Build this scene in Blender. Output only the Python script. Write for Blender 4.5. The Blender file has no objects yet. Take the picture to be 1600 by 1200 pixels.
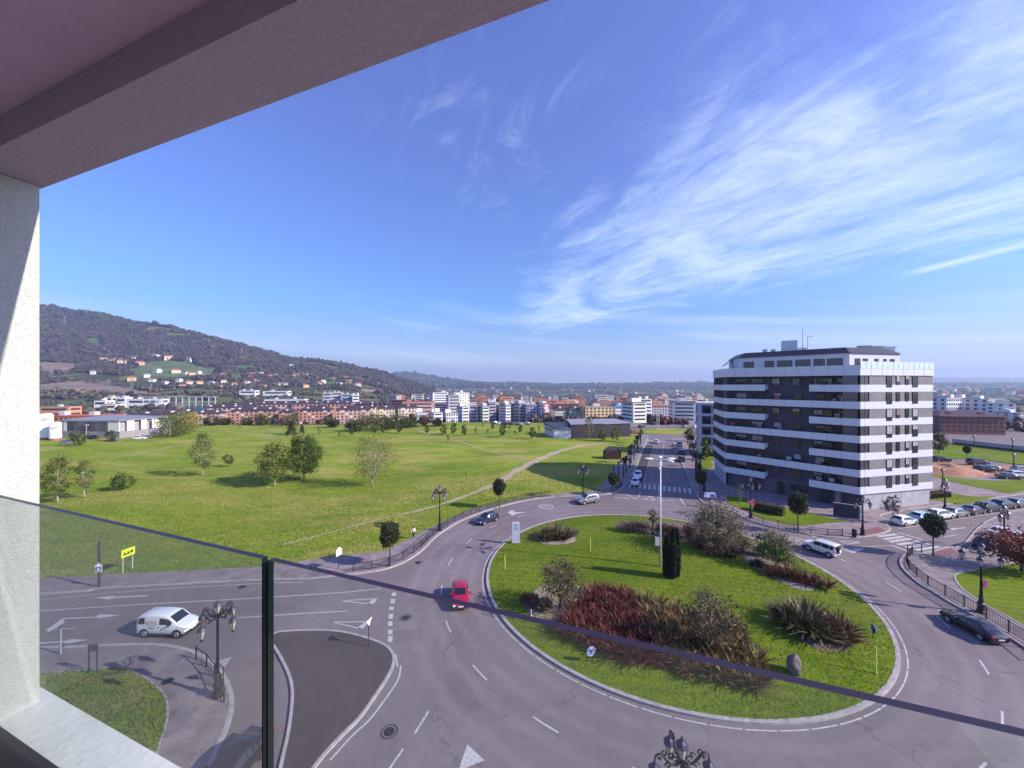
import bpy, bmesh, math, random
import numpy as np
from mathutils import Vector, Matrix, noise
from mathutils.geometry import tessellate_polygon
random.seed(7); rng = np.random.default_rng(7)
S = bpy.context.scene; COL = S.collection; R = math.radians
# ------------------------------------------------------------------ camera, light, exposure
H = 22.0; F = 600.0
cam = bpy.data.cameras.new("camera"); cam.sensor_width = 36; cam.lens = 36*F/1600
cam.clip_start = 0.05; cam.clip_end = 40000
co = bpy.data.objects.new("camera", cam); COL.objects.link(co)
co.location = (0, 0, H); co.rotation_euler = (R(90), 0, 0); S.camera = co
SUN_AZ = R(-16.0); SUN_EL = R(30.0)          # azimuth measured from +X
sd = Vector((math.cos(SUN_AZ)*math.cos(SUN_EL), math.sin(SUN_AZ)*math.cos(SUN_EL), math.sin(SUN_EL)))
sl = bpy.data.lights.new("sun", 'SUN'); sl.energy = 5.0; sl.angle = R(0.5); sl.color = (1.0, 0.90, 0.77)
so = bpy.data.objects.new("sun", sl); COL.objects.link(so)
so.rotation_euler = sd.to_track_quat('Z', 'Y').to_euler()
S.view_settings.view_transform = 'Standard'; S.view_settings.look = 'None'
S.view_settings.exposure = 0.62; S.view_settings.gamma = 1.0
S.cycles.max_bounces = 6; S.cycles.diffuse_bounces = 3; S.cycles.glossy_bounces = 3
S.cycles.transparent_max_bounces = 12; S.cycles.volume_bounces = 0
S.cycles.use_denoising = True

def NT(tree):
    n = tree.nodes; l = tree.links
    def new(t, **kw):
        x = n.new(t)
        for k, v in kw.items():
            if k.startswith('i_'): x.inputs[k[2:].replace('_', ' ')].default_value = v
            elif k.startswith('n'): x.inputs[int(k[1:])].default_value = v
            else: setattr(x, k, v)
        return x
    return n, l, new
def math_(new, l, op, a, b=None, c=None, clamp=False):
    m = new('ShaderNodeMath', operation=op); m.use_clamp = clamp
    for i, v in enumerate((a, b, c)):
        if v is None: continue
        if isinstance(v, (int, float)): m.inputs[i].default_value = v
        else: l.new(v, m.inputs[i])
    return m.outputs[0]
def world():
    w = bpy.data.worlds.new("World"); S.world = w; w.use_nodes = True
    n, l, new = NT(w.node_tree); n.clear()
    M = lambda *a, **k: math_(new, l, *a, **k)
    sky = new('ShaderNodeTexSky', sky_type='NISHITA', sun_disc=False, sun_elevation=SUN_EL,
              sun_rotation=R(90)-SUN_AZ, altitude=200, air_density=1.0, dust_density=0.6, ozone_density=3.0)
    tc = new('ShaderNodeTexCoord'); sp = new('ShaderNodeSeparateXYZ'); l.new(tc.outputs['Generated'], sp.inputs[0])
    x, y, z = sp.outputs
    # the clear sky turns violet overhead and pale near the horizon
    rmp = new('ShaderNodeValToRGB'); l.new(z, rmp.inputs[0]); e = rmp.color_ramp.elements
    e[0].position = 0.0; e[0].color = (0.80, 0.80, 0.98, 1); e[1].position = 0.62; e[1].color = (1.15, 1.06, 1.75, 1)
    a = e.new(0.07); a.color = (0.74, 0.80, 1.10, 1)
    a = e.new(0.20); a.color = (0.70, 0.98, 1.42, 1)
    a = e.new(0.40); a.color = (0.92, 1.02, 1.62, 1)
    mul = new('ShaderNodeMix', data_type='RGBA', blend_type='MULTIPLY'); mul.inputs[0].default_value = 1
    l.new(sky.outputs[0], mul.inputs[6]); l.new(rmp.outputs[0], mul.inputs[7])
    # cirrus: a high flat layer, seen as direction / height
    zc = M('ADD', M('MAXIMUM', z, 0.0), 0.03)
    px = M('DIVIDE', x, zc); py = M('DIVIDE', y, zc)
    ca, sa = math.cos(R(60)), math.sin(R(60))       # streaks run along (.5,-.87)
    s_ = M('SUBTRACT', M('MULTIPLY', px, ca), M('MULTIPLY', py, sa))
    t_ = M('ADD', M('MULTIPLY', px, sa), M('MULTIPLY', py, ca))
    def nz(ss, ts, detail, dist, seed, rough=0.6):
        cb = new('ShaderNodeCombineXYZ'); l.new(M('MULTIPLY', s_, ss), cb.inputs[0]); l.new(M('MULTIPLY', t_, ts), cb.inputs[1]); cb.inputs[2].default_value = seed
        q = new('ShaderNodeTexNoise'); q.inputs['Scale'].default_value = 1; q.inputs['Detail'].default_value = detail
        q.inputs['Roughness'].default_value = rough; q.inputs['Distortion'].default_value = dist
        l.new(cb.outputs[0], q.inputs['Vector']); return q.outputs[0]
    def sm(v, a, b):
        mr = new('ShaderNodeMapRange', interpolation_type='SMOOTHSTEP'); l.new(v, mr.inputs[0])
        mr.inputs[1].default_value = a; mr.inputs[2].default_value = b; return mr.outputs[0]
    n1 = nz(0.8, 1.3, 9, 1.6, 2.3, .60); n2 = nz(1.5, 3.4, 10, 2.2, 8.0, 0.70); n3 = nz(12, 15, 7, 1.4, 5.0, 0.8)
    dens = M('ADD', M('ADD', M('MULTIPLY', n1, 0.54), M('MULTIPLY', n2, 0.38)), M('MULTIPLY', n3, 0.16))
    core = M('MULTIPLY', sm(t_, 0.55, 1.85), M('SUBTRACT', 1.0, sm(t_, 3.0, 4.6)))
    core = M('MULTIPLY', core, sm(px, -0.45, 0.65))
    thr = M('SUBTRACT', dens, M('SUBTRACT', 0.70, M('MULTIPLY', core, 0.34)))
    c1 = M('MULTIPLY', sm(thr, -0.05, 0.42), 0.80)
    # faint wisps left of the main bank and thin veils near the horizon
    wm = M('MULTIPLY', sm(M('ABSOLUTE', M('SUBTRACT', px, -0.1)), 0.5, 0.05), sm(M('ABSOLUTE', M('SUBTRACT', py, 1.55)), 0.8, 0.2))
    c2 = M('MULTIPLY', M('MULTIPLY', sm(n2, 0.48, 0.85), wm), 0.32)
    cb = new('ShaderNodeCombineXYZ'); l.new(M('MULTIPLY', x, 2.0), cb.inputs[0]); l.new(M('ADD', M('MULTIPLY', z, 26.0), M('MULTIPLY', x, 3.0)), cb.inputs[1]); cb.inputs[2].default_value = 3.1
    q = new('ShaderNodeTexNoise'); q.inputs['Scale'].default_value = 1; q.inputs['Detail'].default_value = 5; q.inputs['Distortion'].default_value = 0.5; l.new(cb.outputs[0], q.inputs['Vector'])
    low = M('MULTIPLY', M('SUBTRACT', 1.0, sm(z, 0.10, 0.24)), sm(z, 0.0, 0.06))
    c3 = M('MULTIPLY', M('MULTIPLY', sm(q.outputs[0], 0.45, 0.8), low), 0.5)
    # the short vapour trail on the right
    tr = M('ABSOLUTE', M('SUBTRACT', z, M('ADD', 0.195, M('MULTIPLY', M('SUBTRACT', x, 0.70), 0.22))))
    c4 = M('MULTIPLY', M('MULTIPLY', sm(tr, 0.009, 0.0), sm(x, 0.688, 0.73)), M('MULTIPLY', n3, 1.2))
    c5 = M('MULTIPLY', M('SUBTRACT', 1.0, sm(z, -0.02, 0.17)), 0.42)
    cl = M('MINIMUM', M('ADD', M('ADD', M('MAXIMUM', M('MAXIMUM', c1, c2), c5), c3), c4), 0.93)
    mx = new('ShaderNodeMix', data_type='RGBA'); l.new(cl, mx.inputs[0]); l.new(mul.outputs[2], mx.inputs[6])
    mx.inputs[7].default_value = (6.2, 7.3, 9.2, 1)
    bg = new('ShaderNodeBackground'); l.new(mx.outputs[2], bg.inputs[0]); bg.inputs[1].default_value = 0.100
    out = new('ShaderNodeOutputWorld'); l.new(bg.outputs[0], out.inputs[0])
world()

# ------------------------------------------------------------------ materials
MATS = {}
def mat(name, col, rough=0.8, metal=0.0, var=0.0, vs=3.0, col2=None, lo=0.35, hi=0.65, bump=0.0, bs=40.0, spec=0.5, coat=0.0, emit=None, coord='Object', detail=6, stretch=None):
    if name in MATS: return MATS[name]
    m = bpy.data.materials.new(name); m.use_nodes = True; MATS[name] = m
    n, l, new = NT(m.node_tree); b = n['Principled BSDF']
    c4 = tuple(col)+(1,); b.inputs['Base Color'].default_value = c4
    b.inputs['Roughness'].default_value = rough; b.inputs['Metallic'].default_value = metal
    b.inputs['Specular IOR Level'].default_value = spec; b.inputs['Coat Weight'].default_value = coat
    b.inputs['Coat Roughness'].default_value = 0.05
    if col2 is not None or var or bump:
        tc = new('ShaderNodeTexCoord'); src = tc.outputs[coord]
        if stretch:
            mp = new('ShaderNodeMapping'); mp.inputs['Scale'].default_value = stretch; l.new(src, mp.inputs[0]); src = mp.outputs[0]
    if col2 is not None or var:
        q = new('ShaderNodeTexNoise'); q.inputs['Scale'].default_value = vs; q.inputs['Detail'].default_value = detail
        q.inputs['Roughness'].default_value = 0.65; l.new(src, q.inputs['Vector'])
        r = new('ShaderNodeValToRGB'); l.new(q.outputs[0], r.inputs[0]); e = r.color_ramp.elements
        e[0].position = lo; e[1].position = hi
        if col2 is None:
            e[0].color = tuple(c*(1-var) for c in col)+(1,); e[1].color = tuple(min(1, c*(1+var)) for c in col)+(1,)
        else: e[0].color = c4; e[1].color = tuple(col2)+(1,)
        l.new(r.outputs[0], b.inputs['Base Color'])
    if bump:
        q2 = new('ShaderNodeTexNoise'); q2.inputs['Scale'].default_value = bs; q2.inputs['Detail'].default_value = 4; l.new(src, q2.inputs['Vector'])
        bp = new('ShaderNodeBump'); bp.inputs['Strength'].default_value = min(1, bump); bp.inputs['Distance'].default_value = 0.02*max(1, bump)
        l.new(q2.outputs[0], bp.inputs['Height']); l.new(bp.outputs[0], b.inputs['Normal'])
    if emit:
        b.inputs['Emission Color'].default_value = tuple(emit[:3])+(1,); b.inputs['Emission Strength'].default_value = emit[3]
    return m
def leafmat(name, col, col2, trans=0.12, vs=1.5, rough=0.6):
    if name in MATS: return MATS[name]
    m = mat(name, col, rough, col2=col2, vs=vs, lo=0.3, hi=0.7, spec=0.25)
    n, l, new = NT(m.node_tree); b = n['Principled BSDF']; out = n['Material Output']
    t = new('ShaderNodeBsdfTranslucent'); cr = b.inputs['Base Color'].links[0].from_socket; l.new(cr, t.inputs[0])
    mx = new('ShaderNodeMixShader'); mx.inputs[0].default_value = trans; l.new(b.outputs[0], mx.inputs[1]); l.new(t.outputs[0], mx.inputs[2]); l.new(mx.outputs[0], out.inputs[0])
    return m
def glassmat(name, tint, ior=1.5, milky_film=0.0):
    m = bpy.data.materials.new(name); m.use_nodes = True; MATS[name] = m
    n, l, new = NT(m.node_tree); n.remove(n['Principled BSDF']); out = n['Material Output']
    tr = new('ShaderNodeBsdfTransparent'); tr.inputs[0].default_value = tuple(tint)+(1,)
    gl = new('ShaderNodeBsdfGlossy'); gl.inputs['Roughness'].default_value = 0.0
    fr = new('ShaderNodeFresnel'); gm = new('ShaderNodeNewGeometry'); ir = new('ShaderNodeMapRange'); l.new(gm.outputs['Backfacing'], ir.inputs[0]); ir.inputs[3].default_value = ior; ir.inputs[4].default_value = 1/ior; l.new(ir.outputs[0], fr.inputs[0])
    mx = new('ShaderNodeMixShader'); l.new(fr.outputs[0], mx.inputs[0]); l.new(tr.outputs[0], mx.inputs[1]); l.new(gl.outputs[0], mx.inputs[2]); l.new(mx.outputs[0], out.inputs[0])
    if milky_film:      # slightly dusty pale film that paints in a milky reflection, thicker in streaks
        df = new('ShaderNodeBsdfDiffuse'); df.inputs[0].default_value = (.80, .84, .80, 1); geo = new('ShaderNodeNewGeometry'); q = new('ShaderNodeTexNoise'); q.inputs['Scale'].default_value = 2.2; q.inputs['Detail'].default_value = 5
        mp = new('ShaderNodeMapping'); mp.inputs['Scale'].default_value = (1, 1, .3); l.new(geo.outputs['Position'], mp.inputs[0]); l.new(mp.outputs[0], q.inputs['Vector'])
        mr = new('ShaderNodeMapRange'); l.new(q.outputs[0], mr.inputs[0]); mr.inputs[1].default_value = .3; mr.inputs[2].default_value = .7; mr.inputs[3].default_value = milky_film*.25; mr.inputs[4].default_value = milky_film
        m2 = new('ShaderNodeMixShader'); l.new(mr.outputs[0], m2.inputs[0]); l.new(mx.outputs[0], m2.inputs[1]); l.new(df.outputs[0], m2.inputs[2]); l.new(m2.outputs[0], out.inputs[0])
    return m

# ------------------------------------------------------------------ mesh builder
class MB:
    def __init__(s): s.v = []; s.f = []; s.m = []; s.cur = 0
    def add(s, vs, fs, mi=None):
        o = len(s.v); s.v.extend([tuple(v) for v in vs]); mi = s.cur if mi is None else mi
        for f in fs: s.f.append([o+i for i in f]); s.m.append(mi)
        return s
    def box(s, c, d, rz=0, mi=None, M=None):
        x, y, z = d[0]/2, d[1]/2, d[2]/2; ca, sa = math.cos(rz), math.sin(rz); vs = []
        for i in range(8):
            a = x if i & 1 else -x; b = y if i & 2 else -y; e = z if i & 4 else -z
            p = Vector((c[0]+a*ca-b*sa, c[1]+a*sa+b*ca, c[2]+e)); vs.append(M @ p if M else p)
        return s.add(vs, [(0,2,3,1),(4,5,7,6),(0,1,5,4),(1,3,7,5),(3,2,6,7),(2,0,4,6)], mi)
    def prism(s, poly, z0, z1, mi=None, mtop=None, bottom=False):
        n = len(poly); a = sum(poly[i][0]*poly[(i+1)%n][1]-poly[(i+1)%n][0]*poly[i][1] for i in range(n))
        if a < 0: poly = list(poly)[::-1]
        vs = [(p[0], p[1], z0) for p in poly]+[(p[0], p[1], z1) for p in poly]
        s.add(vs, [(i, (i+1)%n, n+(i+1)%n, n+i) for i in range(n)], mi)
        tri = tessellate_polygon([[Vector((p[0], p[1], 0)) for p in poly]])
        tv = [(p[0], p[1], z1) for p in poly]; fs = []
        for t in tri:
            p, q, r = (poly[k] for k in t)
            if (q[0]-p[0])*(r[1]-p[1])-(q[1]-p[1])*(r[0]-p[0]) < 0: t = (t[0], t[2], t[1])
            fs.append(t)
        s.add(tv, fs, mi if mtop is None else mtop)
        if bottom: s.add([(p[0], p[1], z0) for p in poly], [tuple(reversed(f)) for f in fs], mi)
        return s
    def tube(s, pts, rad, n=8, mi=None, cap=True):
        pts = [Vector(p) for p in pts]; k = len(pts)
        if isinstance(rad, (int, float)): rad = [rad]*k
        vs = []; up = None
        for i, p in enumerate(pts):
            t = (pts[min(i+1, k-1)]-pts[max(i-1, 0)]).normalized()
            if up is None: up = t.orthogonal().normalized()
            u = (up-t*up.dot(t))
            u = u.normalized() if u.length > 1e-6 else t.orthogonal().normalized()
            up = u; w = t.cross(u)
            for j in range(n):
                a = 2*math.pi*j/n; vs.append(p+(u*math.cos(a)+w*math.sin(a))*rad[i])
        fs = [(i*n+j, i*n+(j+1)%n, (i+1)*n+(j+1)%n, (i+1)*n+j) for i in range(k-1) for j in range(n)]
        if cap: fs += [tuple(reversed(range(n))), tuple((k-1)*n+j for j in range(n))]
        return s.add(vs, fs, mi)
    def lathe(s, prof, n=12, c=(0, 0, 0), mi=None):
        return s.tube2([(c[0], c[1], c[2]+z) for r, z in prof], [r for r, z in prof], n, mi)
    def tube2(s, cs, rs, n, mi=None):
        vs = [(c[0]+r*math.cos(2*math.pi*j/n), c[1]+r*math.sin(2*math.pi*j/n), c[2]) for c, r in zip(cs, rs) for j in range(n)]; k = len(cs)
        fs = [(i*n+j, i*n+(j+1)%n, (i+1)*n+(j+1)%n, (i+1)*n+j) for i in range(k-1) for j in range(n)]
        fs += [tuple(reversed(range(n))), tuple((k-1)*n+j for j in range(n))]
        return s.add(vs, fs, mi)
    def ribbon(s, pts, w, z, mi=None, thick=0.0, off=0.0, closed=False):
        """flat strip along 2-D points, left/right offset by off +- w/2; z number or function"""
        P = [Vector((p[0], p[1])) for p in pts]; k = len(P); L = []; Rr = []
        for i in range(k):
            if closed: t = (P[(i+1)%k]-P[(i-1)%k])
            else: t = (P[min(i+1, k-1)]-P[max(i-1, 0)])
            t.normalize(); nn = Vector((-t.y, t.x)); L.append(P[i]+nn*(off+w/2)); Rr.append(P[i]+nn*(off-w/2))
        zf = z if callable(z) else (lambda a, b: z)
        vs = [(p.x, p.y, zf(p.x, p.y)) for p in L]+[(p.x, p.y, zf(p.x, p.y)) for p in Rr]
        m = k if closed else k-1
        s.add(vs, [(k+i, k+(i+1)%k, (i+1)%k, i) for i in range(m)], mi)
        if thick:
            lo = [(v[0], v[1], v[2]-thick) for v in vs]; o = len(vs)
            s.add(vs+lo, [(i, (i+1)%k, o+(i+1)%k, o+i) for i in range(m)]+[(o+k+i, o+k+(i+1)%k, k+(i+1)%k, k+i) for i in range(m)], mi)
            if not closed: s.add([vs[0], vs[k], lo[k], lo[0]], [(0, 3, 2, 1)], mi); s.add([vs[k-1], vs[2*k-1], lo[2*k-1], lo[k-1]], [(0, 1, 2, 3)], mi)
        return s
    def build(s, name, mats, parent=None, smooth=False, loc=None):
        me = bpy.data.meshes.new(name); me.from_pydata(s.v, [], s.f)
        if not isinstance(mats, (list, tuple)): mats = [mats]
        for m in mats: me.materials.append(m)
        if len(mats) > 1: me.polygons.foreach_set('material_index', s.m)
        if smooth: me.polygons.foreach_set('use_smooth', [True]*len(s.f))
        me.update(); return link(name, me, parent, loc)
def link(name, me, parent=None, loc=None):
    o = bpy.data.objects.new(name, me); COL.objects.link(o)
    if parent: o.parent = parent
    if loc: o.location = loc
    return o
def npmesh(name, v, f, mats, mi=None, smooth=False):
    """fast mesh from numpy arrays; f (n,3) or (n,4)"""
    me = bpy.data.meshes.new(name); k = f.shape[1]; n = len(f)
    me.vertices.add(len(v)); me.vertices.foreach_set('co', np.asarray(v, 'f').ravel())
    me.loops.add(n*k); me.loops.foreach_set('vertex_index', f.astype('i').ravel())
    me.polygons.add(n); me.polygons.foreach_set('loop_start', np.arange(0, n*k, k, dtype='i')); me.polygons.foreach_set('loop_total', np.full(n, k, 'i'))
    for m in (mats if isinstance(mats, (list, tuple)) else [mats]): me.materials.append(m)
    if mi is not None: me.polygons.foreach_set('material_index', np.asarray(mi, 'i'))
    if smooth: me.polygons.foreach_set('use_smooth', np.ones(n, bool))
    me.update(); me.validate(); return me
def tag(o, label=None, cat=None, group=None, kind=None):
    if label: o['label'] = label
    if cat: o['category'] = cat
    if group: o['group'] = group
    if kind: o['kind'] = kind
    return o
def thing(name, label, cat, loc=(0, 0, 0), rz=0, group=None):
    o = bpy.data.objects.new(name, None); COL.objects.link(o); o.location = loc; o.rotation_euler = (0, 0, rz)
    o.empty_display_size = 0.3
    return tag(o, label, cat, group)
def dup(root, loc, rz=0, label=None, group=None, scale=None):
    r = root.copy(); COL.objects.link(r); r.location = loc; r.rotation_euler = (0, 0, rz)
    if scale: r.scale = (scale,)*3 if isinstance(scale, (int, float)) else scale
    if label: r['label'] = label
    if group: r['group'] = group
    for ch in list(root.children):
        c = ch.copy(); COL.objects.link(c); c.parent = r
        for g in ch.children:
            d = g.copy(); COL.objects.link(d); d.parent = c
    return r
def G(px, py, z=0.0):
    d = (H-z)*F/(py-600.0); return Vector(((px-800.0)*d/F, d, z))
def GG(lst): return [G(a, b).to_2d() for a, b in lst]
def lerp(a, b, t): return a+(b-a)*t
def smooth_line(P, step=6, closed=False):
    P = [Vector((p[0], p[1])) for p in P]; n = len(P); out = []
    for i in range(n if closed else n-1):
        if closed: a, b, c, d = P[(i-1)%n], P[i], P[(i+1)%n], P[(i+2)%n]
        else: a, b, c, d = P[max(i-1, 0)], P[i], P[i+1], P[min(i+2, n-1)]
        for k in range(step):
            t = k/step; out.append(0.5*((2*b)+(c-a)*t+(2*a-5*b+4*c-d)*t*t+(3*b-a-3*c+d)*t**3))
    if not closed: out.append(P[-1])
    return out
def resample(P, d):
    out = [P[0]]; acc = 0
    for a, b in zip(P, P[1:]):
        L = (b-a).length
        while acc+L >= d:
            t = (d-acc)/L; a = a+(b-a)*t; out.append(a); L = (b-a).length; acc = 0
        acc += L
    return out
def inpoly(x, y, poly):
    c = False; n = len(poly); j = n-1
    for i in range(n):
        xi, yi = poly[i][0], poly[i][1]; xj, yj = poly[j][0], poly[j][1]
        if (yi > y) != (yj > y) and x < (xj-xi)*(y-yi)/(yj-yi)+xi: c = not c
        j = i
    return c
# ------------------------------------------------------------------ ground outlines (metres, camera foot at the origin)
RC = Vector((16.9, 44.6)); RR = 19.7                     # roundabout island
KERB_L = smooth_line([Vector((-170, 25.5)), Vector((-90, 36.5))]+GG([(57, 929), (155, 920), (212, 917), (400, 907), (480, 905), (525, 900), (567, 896), (605, 889), (635, 877), (660, 860), (680, 840), (700, 826), (730, 810), (775, 794), (830, 781), (880, 776), (915, 774.5), (945, 773), (966, 768), (976, 760), (984, 750), (992, 732), (1000, 711), (1009, 691), (1012, 683.5), (1010, 680.5), (1003, 678.5)]), 5)
IN_L = smooth_line([Vector((-170, 29.5)), Vector((-90, 40))]+GG([(57, 905), (212, 897), (400, 887), (480, 877), (555, 867), (600, 862), (640, 842), (680, 822), (730, 800), (780, 787), (830, 777), (880, 772), (925, 768), (942, 757), (959, 732), (974, 715), (992, 695), (1000, 682), (1001, 679.5), (995, 678)]), 5)
MID_L = smooth_line([Vector((-170, 27)), Vector((-90, 37.8))]+GG([(57, 921), (212, 910.5), (400, 901), (480, 896), (525, 890), (567, 886), (605, 880), (640, 861), (665, 846), (690, 826), (730, 806.5), (780, 790.5), (830, 779.5), (880, 774.3), (925, 771.5), (958, 762), (974, 740), (985, 718), (999, 693), (1004, 683), (1002, 679)]), 3)
ZONE = MID_L+[Vector((52, 172)), Vector((50, 176)), Vector((50, 184)), Vector((60, 196)), Vector((62, 214)), Vector((420, 214)), Vector((420, -80)), Vector((-170, -80))]
FAR_PATCH = []
zx = np.array([p.x for p in ZONE]); zy = np.array([p.y for p in ZONE])
def inzone(X, Y):
    c = np.zeros(X.shape, bool); n = len(zx); j = n-1
    for i in range(n):
        if zy[i] != zy[j]:
            c ^= ((zy[i] > Y) != (zy[j] > Y)) & (X < (zx[j]-zx[i])*(Y-zy[i])/(zy[j]-zy[i])+zx[i])
        j = i
    return c
# terrain profile --------------------------------------------------
SKY_U = [-2400, -1100, -735, -675, -650, -600, -550, -500, -450, -405, -350, -308, -289, -233, -205, -186, -148, -120, -90]
SKY_P = [476, 470, 477, 483, 489, 497, 507, 517, 531, 543, 556, 564, 569, 581, 584, 590, 603, 609, 616]
YK = [0, 190, 215, 320, 400, 600, 900, 1200, 1500, 1700, 2300, 3000, 4000, 4600, 6000, 8500, 12000]
def profile_left(s):   # s: 0..1 how high the hill stands on this bearing
    return [0, 0, -1, -11.5, -13.5, -16, -14+34*s, -10+104*s, 0+240*s, -12+392*s, -20+380*s, -20+200*s, 0, 20, 0, 0, 0]
PROF_MID = [0, 0, 0, -9, -14, -20, -28, -33, -36, -37, -34, -28, -8, 14, 6, 0, 0]
PROF_RIGHT = [0, 0, -1.5, -7, -10, -16, -22, -24, -22, -18, -8, 6, 14, 0, 20, 170, 60]
KU = [-2400, -1100, -735, -650, -600, -550, -500, -450, -405, -350, -308, -289, -233, -205, -186, -148, -120, -90, -40, 60, 250, 420, 560, 800, 1600, 2600]
TAB = []
for u in KU:
    if u <= -120:
        zs = 22+(600-np.interp(u, SKY_U, SKY_P))*1700/600; p = profile_left(max(0.0, (zs+12)/392))
        t = min(1, max(0, (u+289)/169.0)); p = [lerp(a, b, t*t) for a, b in zip(p, PROF_MID)]
        p[9] = zs
    elif u <= 420: p = list(PROF_MID)
    else:
        t = min(1, (u-420)/140.0); p = [lerp(a, b, t) for a, b in zip(PROF_MID, PROF_RIGHT)]
    if -205 < u < 0:      # blue ridge behind the foot of the hill
        e = {-186: 140, -148: 135, -120: 92, -90: 55, -40: 28}.get(u, 130); p[13] = e; p[12] = e*0.4
    TAB.append(p)
TAB = np.array(TAB)
def smoothnoise(X, Y, s, seed):
    """cheap vectorised value noise"""
    def h(i, j): return np.mod(np.sin(i*127.1+j*311.7+seed*74.7)*43758.5453, 1.0)
    x = X/s; y = Y/s; i = np.floor(x); j = np.floor(y); fx = x-i; fy = y-j; fx = fx*fx*(3-2*fx); fy = fy*fy*(3-2*fy)
    return (h(i, j)*(1-fx)+h(i+1, j)*fx)*(1-fy)+(h(i, j+1)*(1-fx)+h(i+1, j+1)*fx)*fy
def terrain(X, Y):
    X = np.asarray(X, float); Y = np.asarray(Y, float)
    u = np.clip(X/np.maximum(Y, 40.0)*F, KU[0], KU[-1]); k = np.clip(np.searchsorted(KU, u)-1, 0, len(KU)-2)
    ku = np.array(KU, float); t = (u-ku[k])/(ku[k+1]-ku[k])
    Yc = np.clip(Y, 0, 11999); yk = np.array(YK, float); m = np.clip(np.searchsorted(yk, Yc, side='right')-1, 0, len(YK)-2); q = (Yc-yk[m])/(yk[m+1]-yk[m])
    q = np.where(m > 4, q*q*(3-2*q)*0.5+q*0.5, q)
    z = (TAB[k, m]*(1-q)+TAB[k, m+1]*q)*(1-t)+(TAB[k+1, m]*(1-q)+TAB[k+1, m+1]*q)*t
    far = np.clip((Y-700)/900, 0, 1)
    z = z+far*((smoothnoise(X, Y, 330, 1)-.5)*26+(smoothnoise(X, Y, 140, 2)-.5)*12)*np.clip(z/120+.15, 0.1, 1.2)
    far2 = np.clip((Y-3500)/900, 0, 1)
    z = z+far2*((smoothnoise(X, Y, 900, 4)-.5)*34+(smoothnoise(X, Y, 380, 5)-.5)*14)*np.where(u < 420, 1, .5)
    near = np.clip((Y-50)/15, 0, 1)*np.clip((230-Y)/30, 0, 1)*np.clip((-X+(Y-60)*.35)/14, 0, 1)
    z = z+near*((smoothnoise(X, Y, 34, 7)-.45)*1.7+(smoothnoise(X, Y, 13, 8)-.5)*.5)+0.10*np.clip((260-Y)/40, 0, 1)
    return z
def th(x, y): return float(terrain(np.array([x]), np.array([y]))[0])

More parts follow.
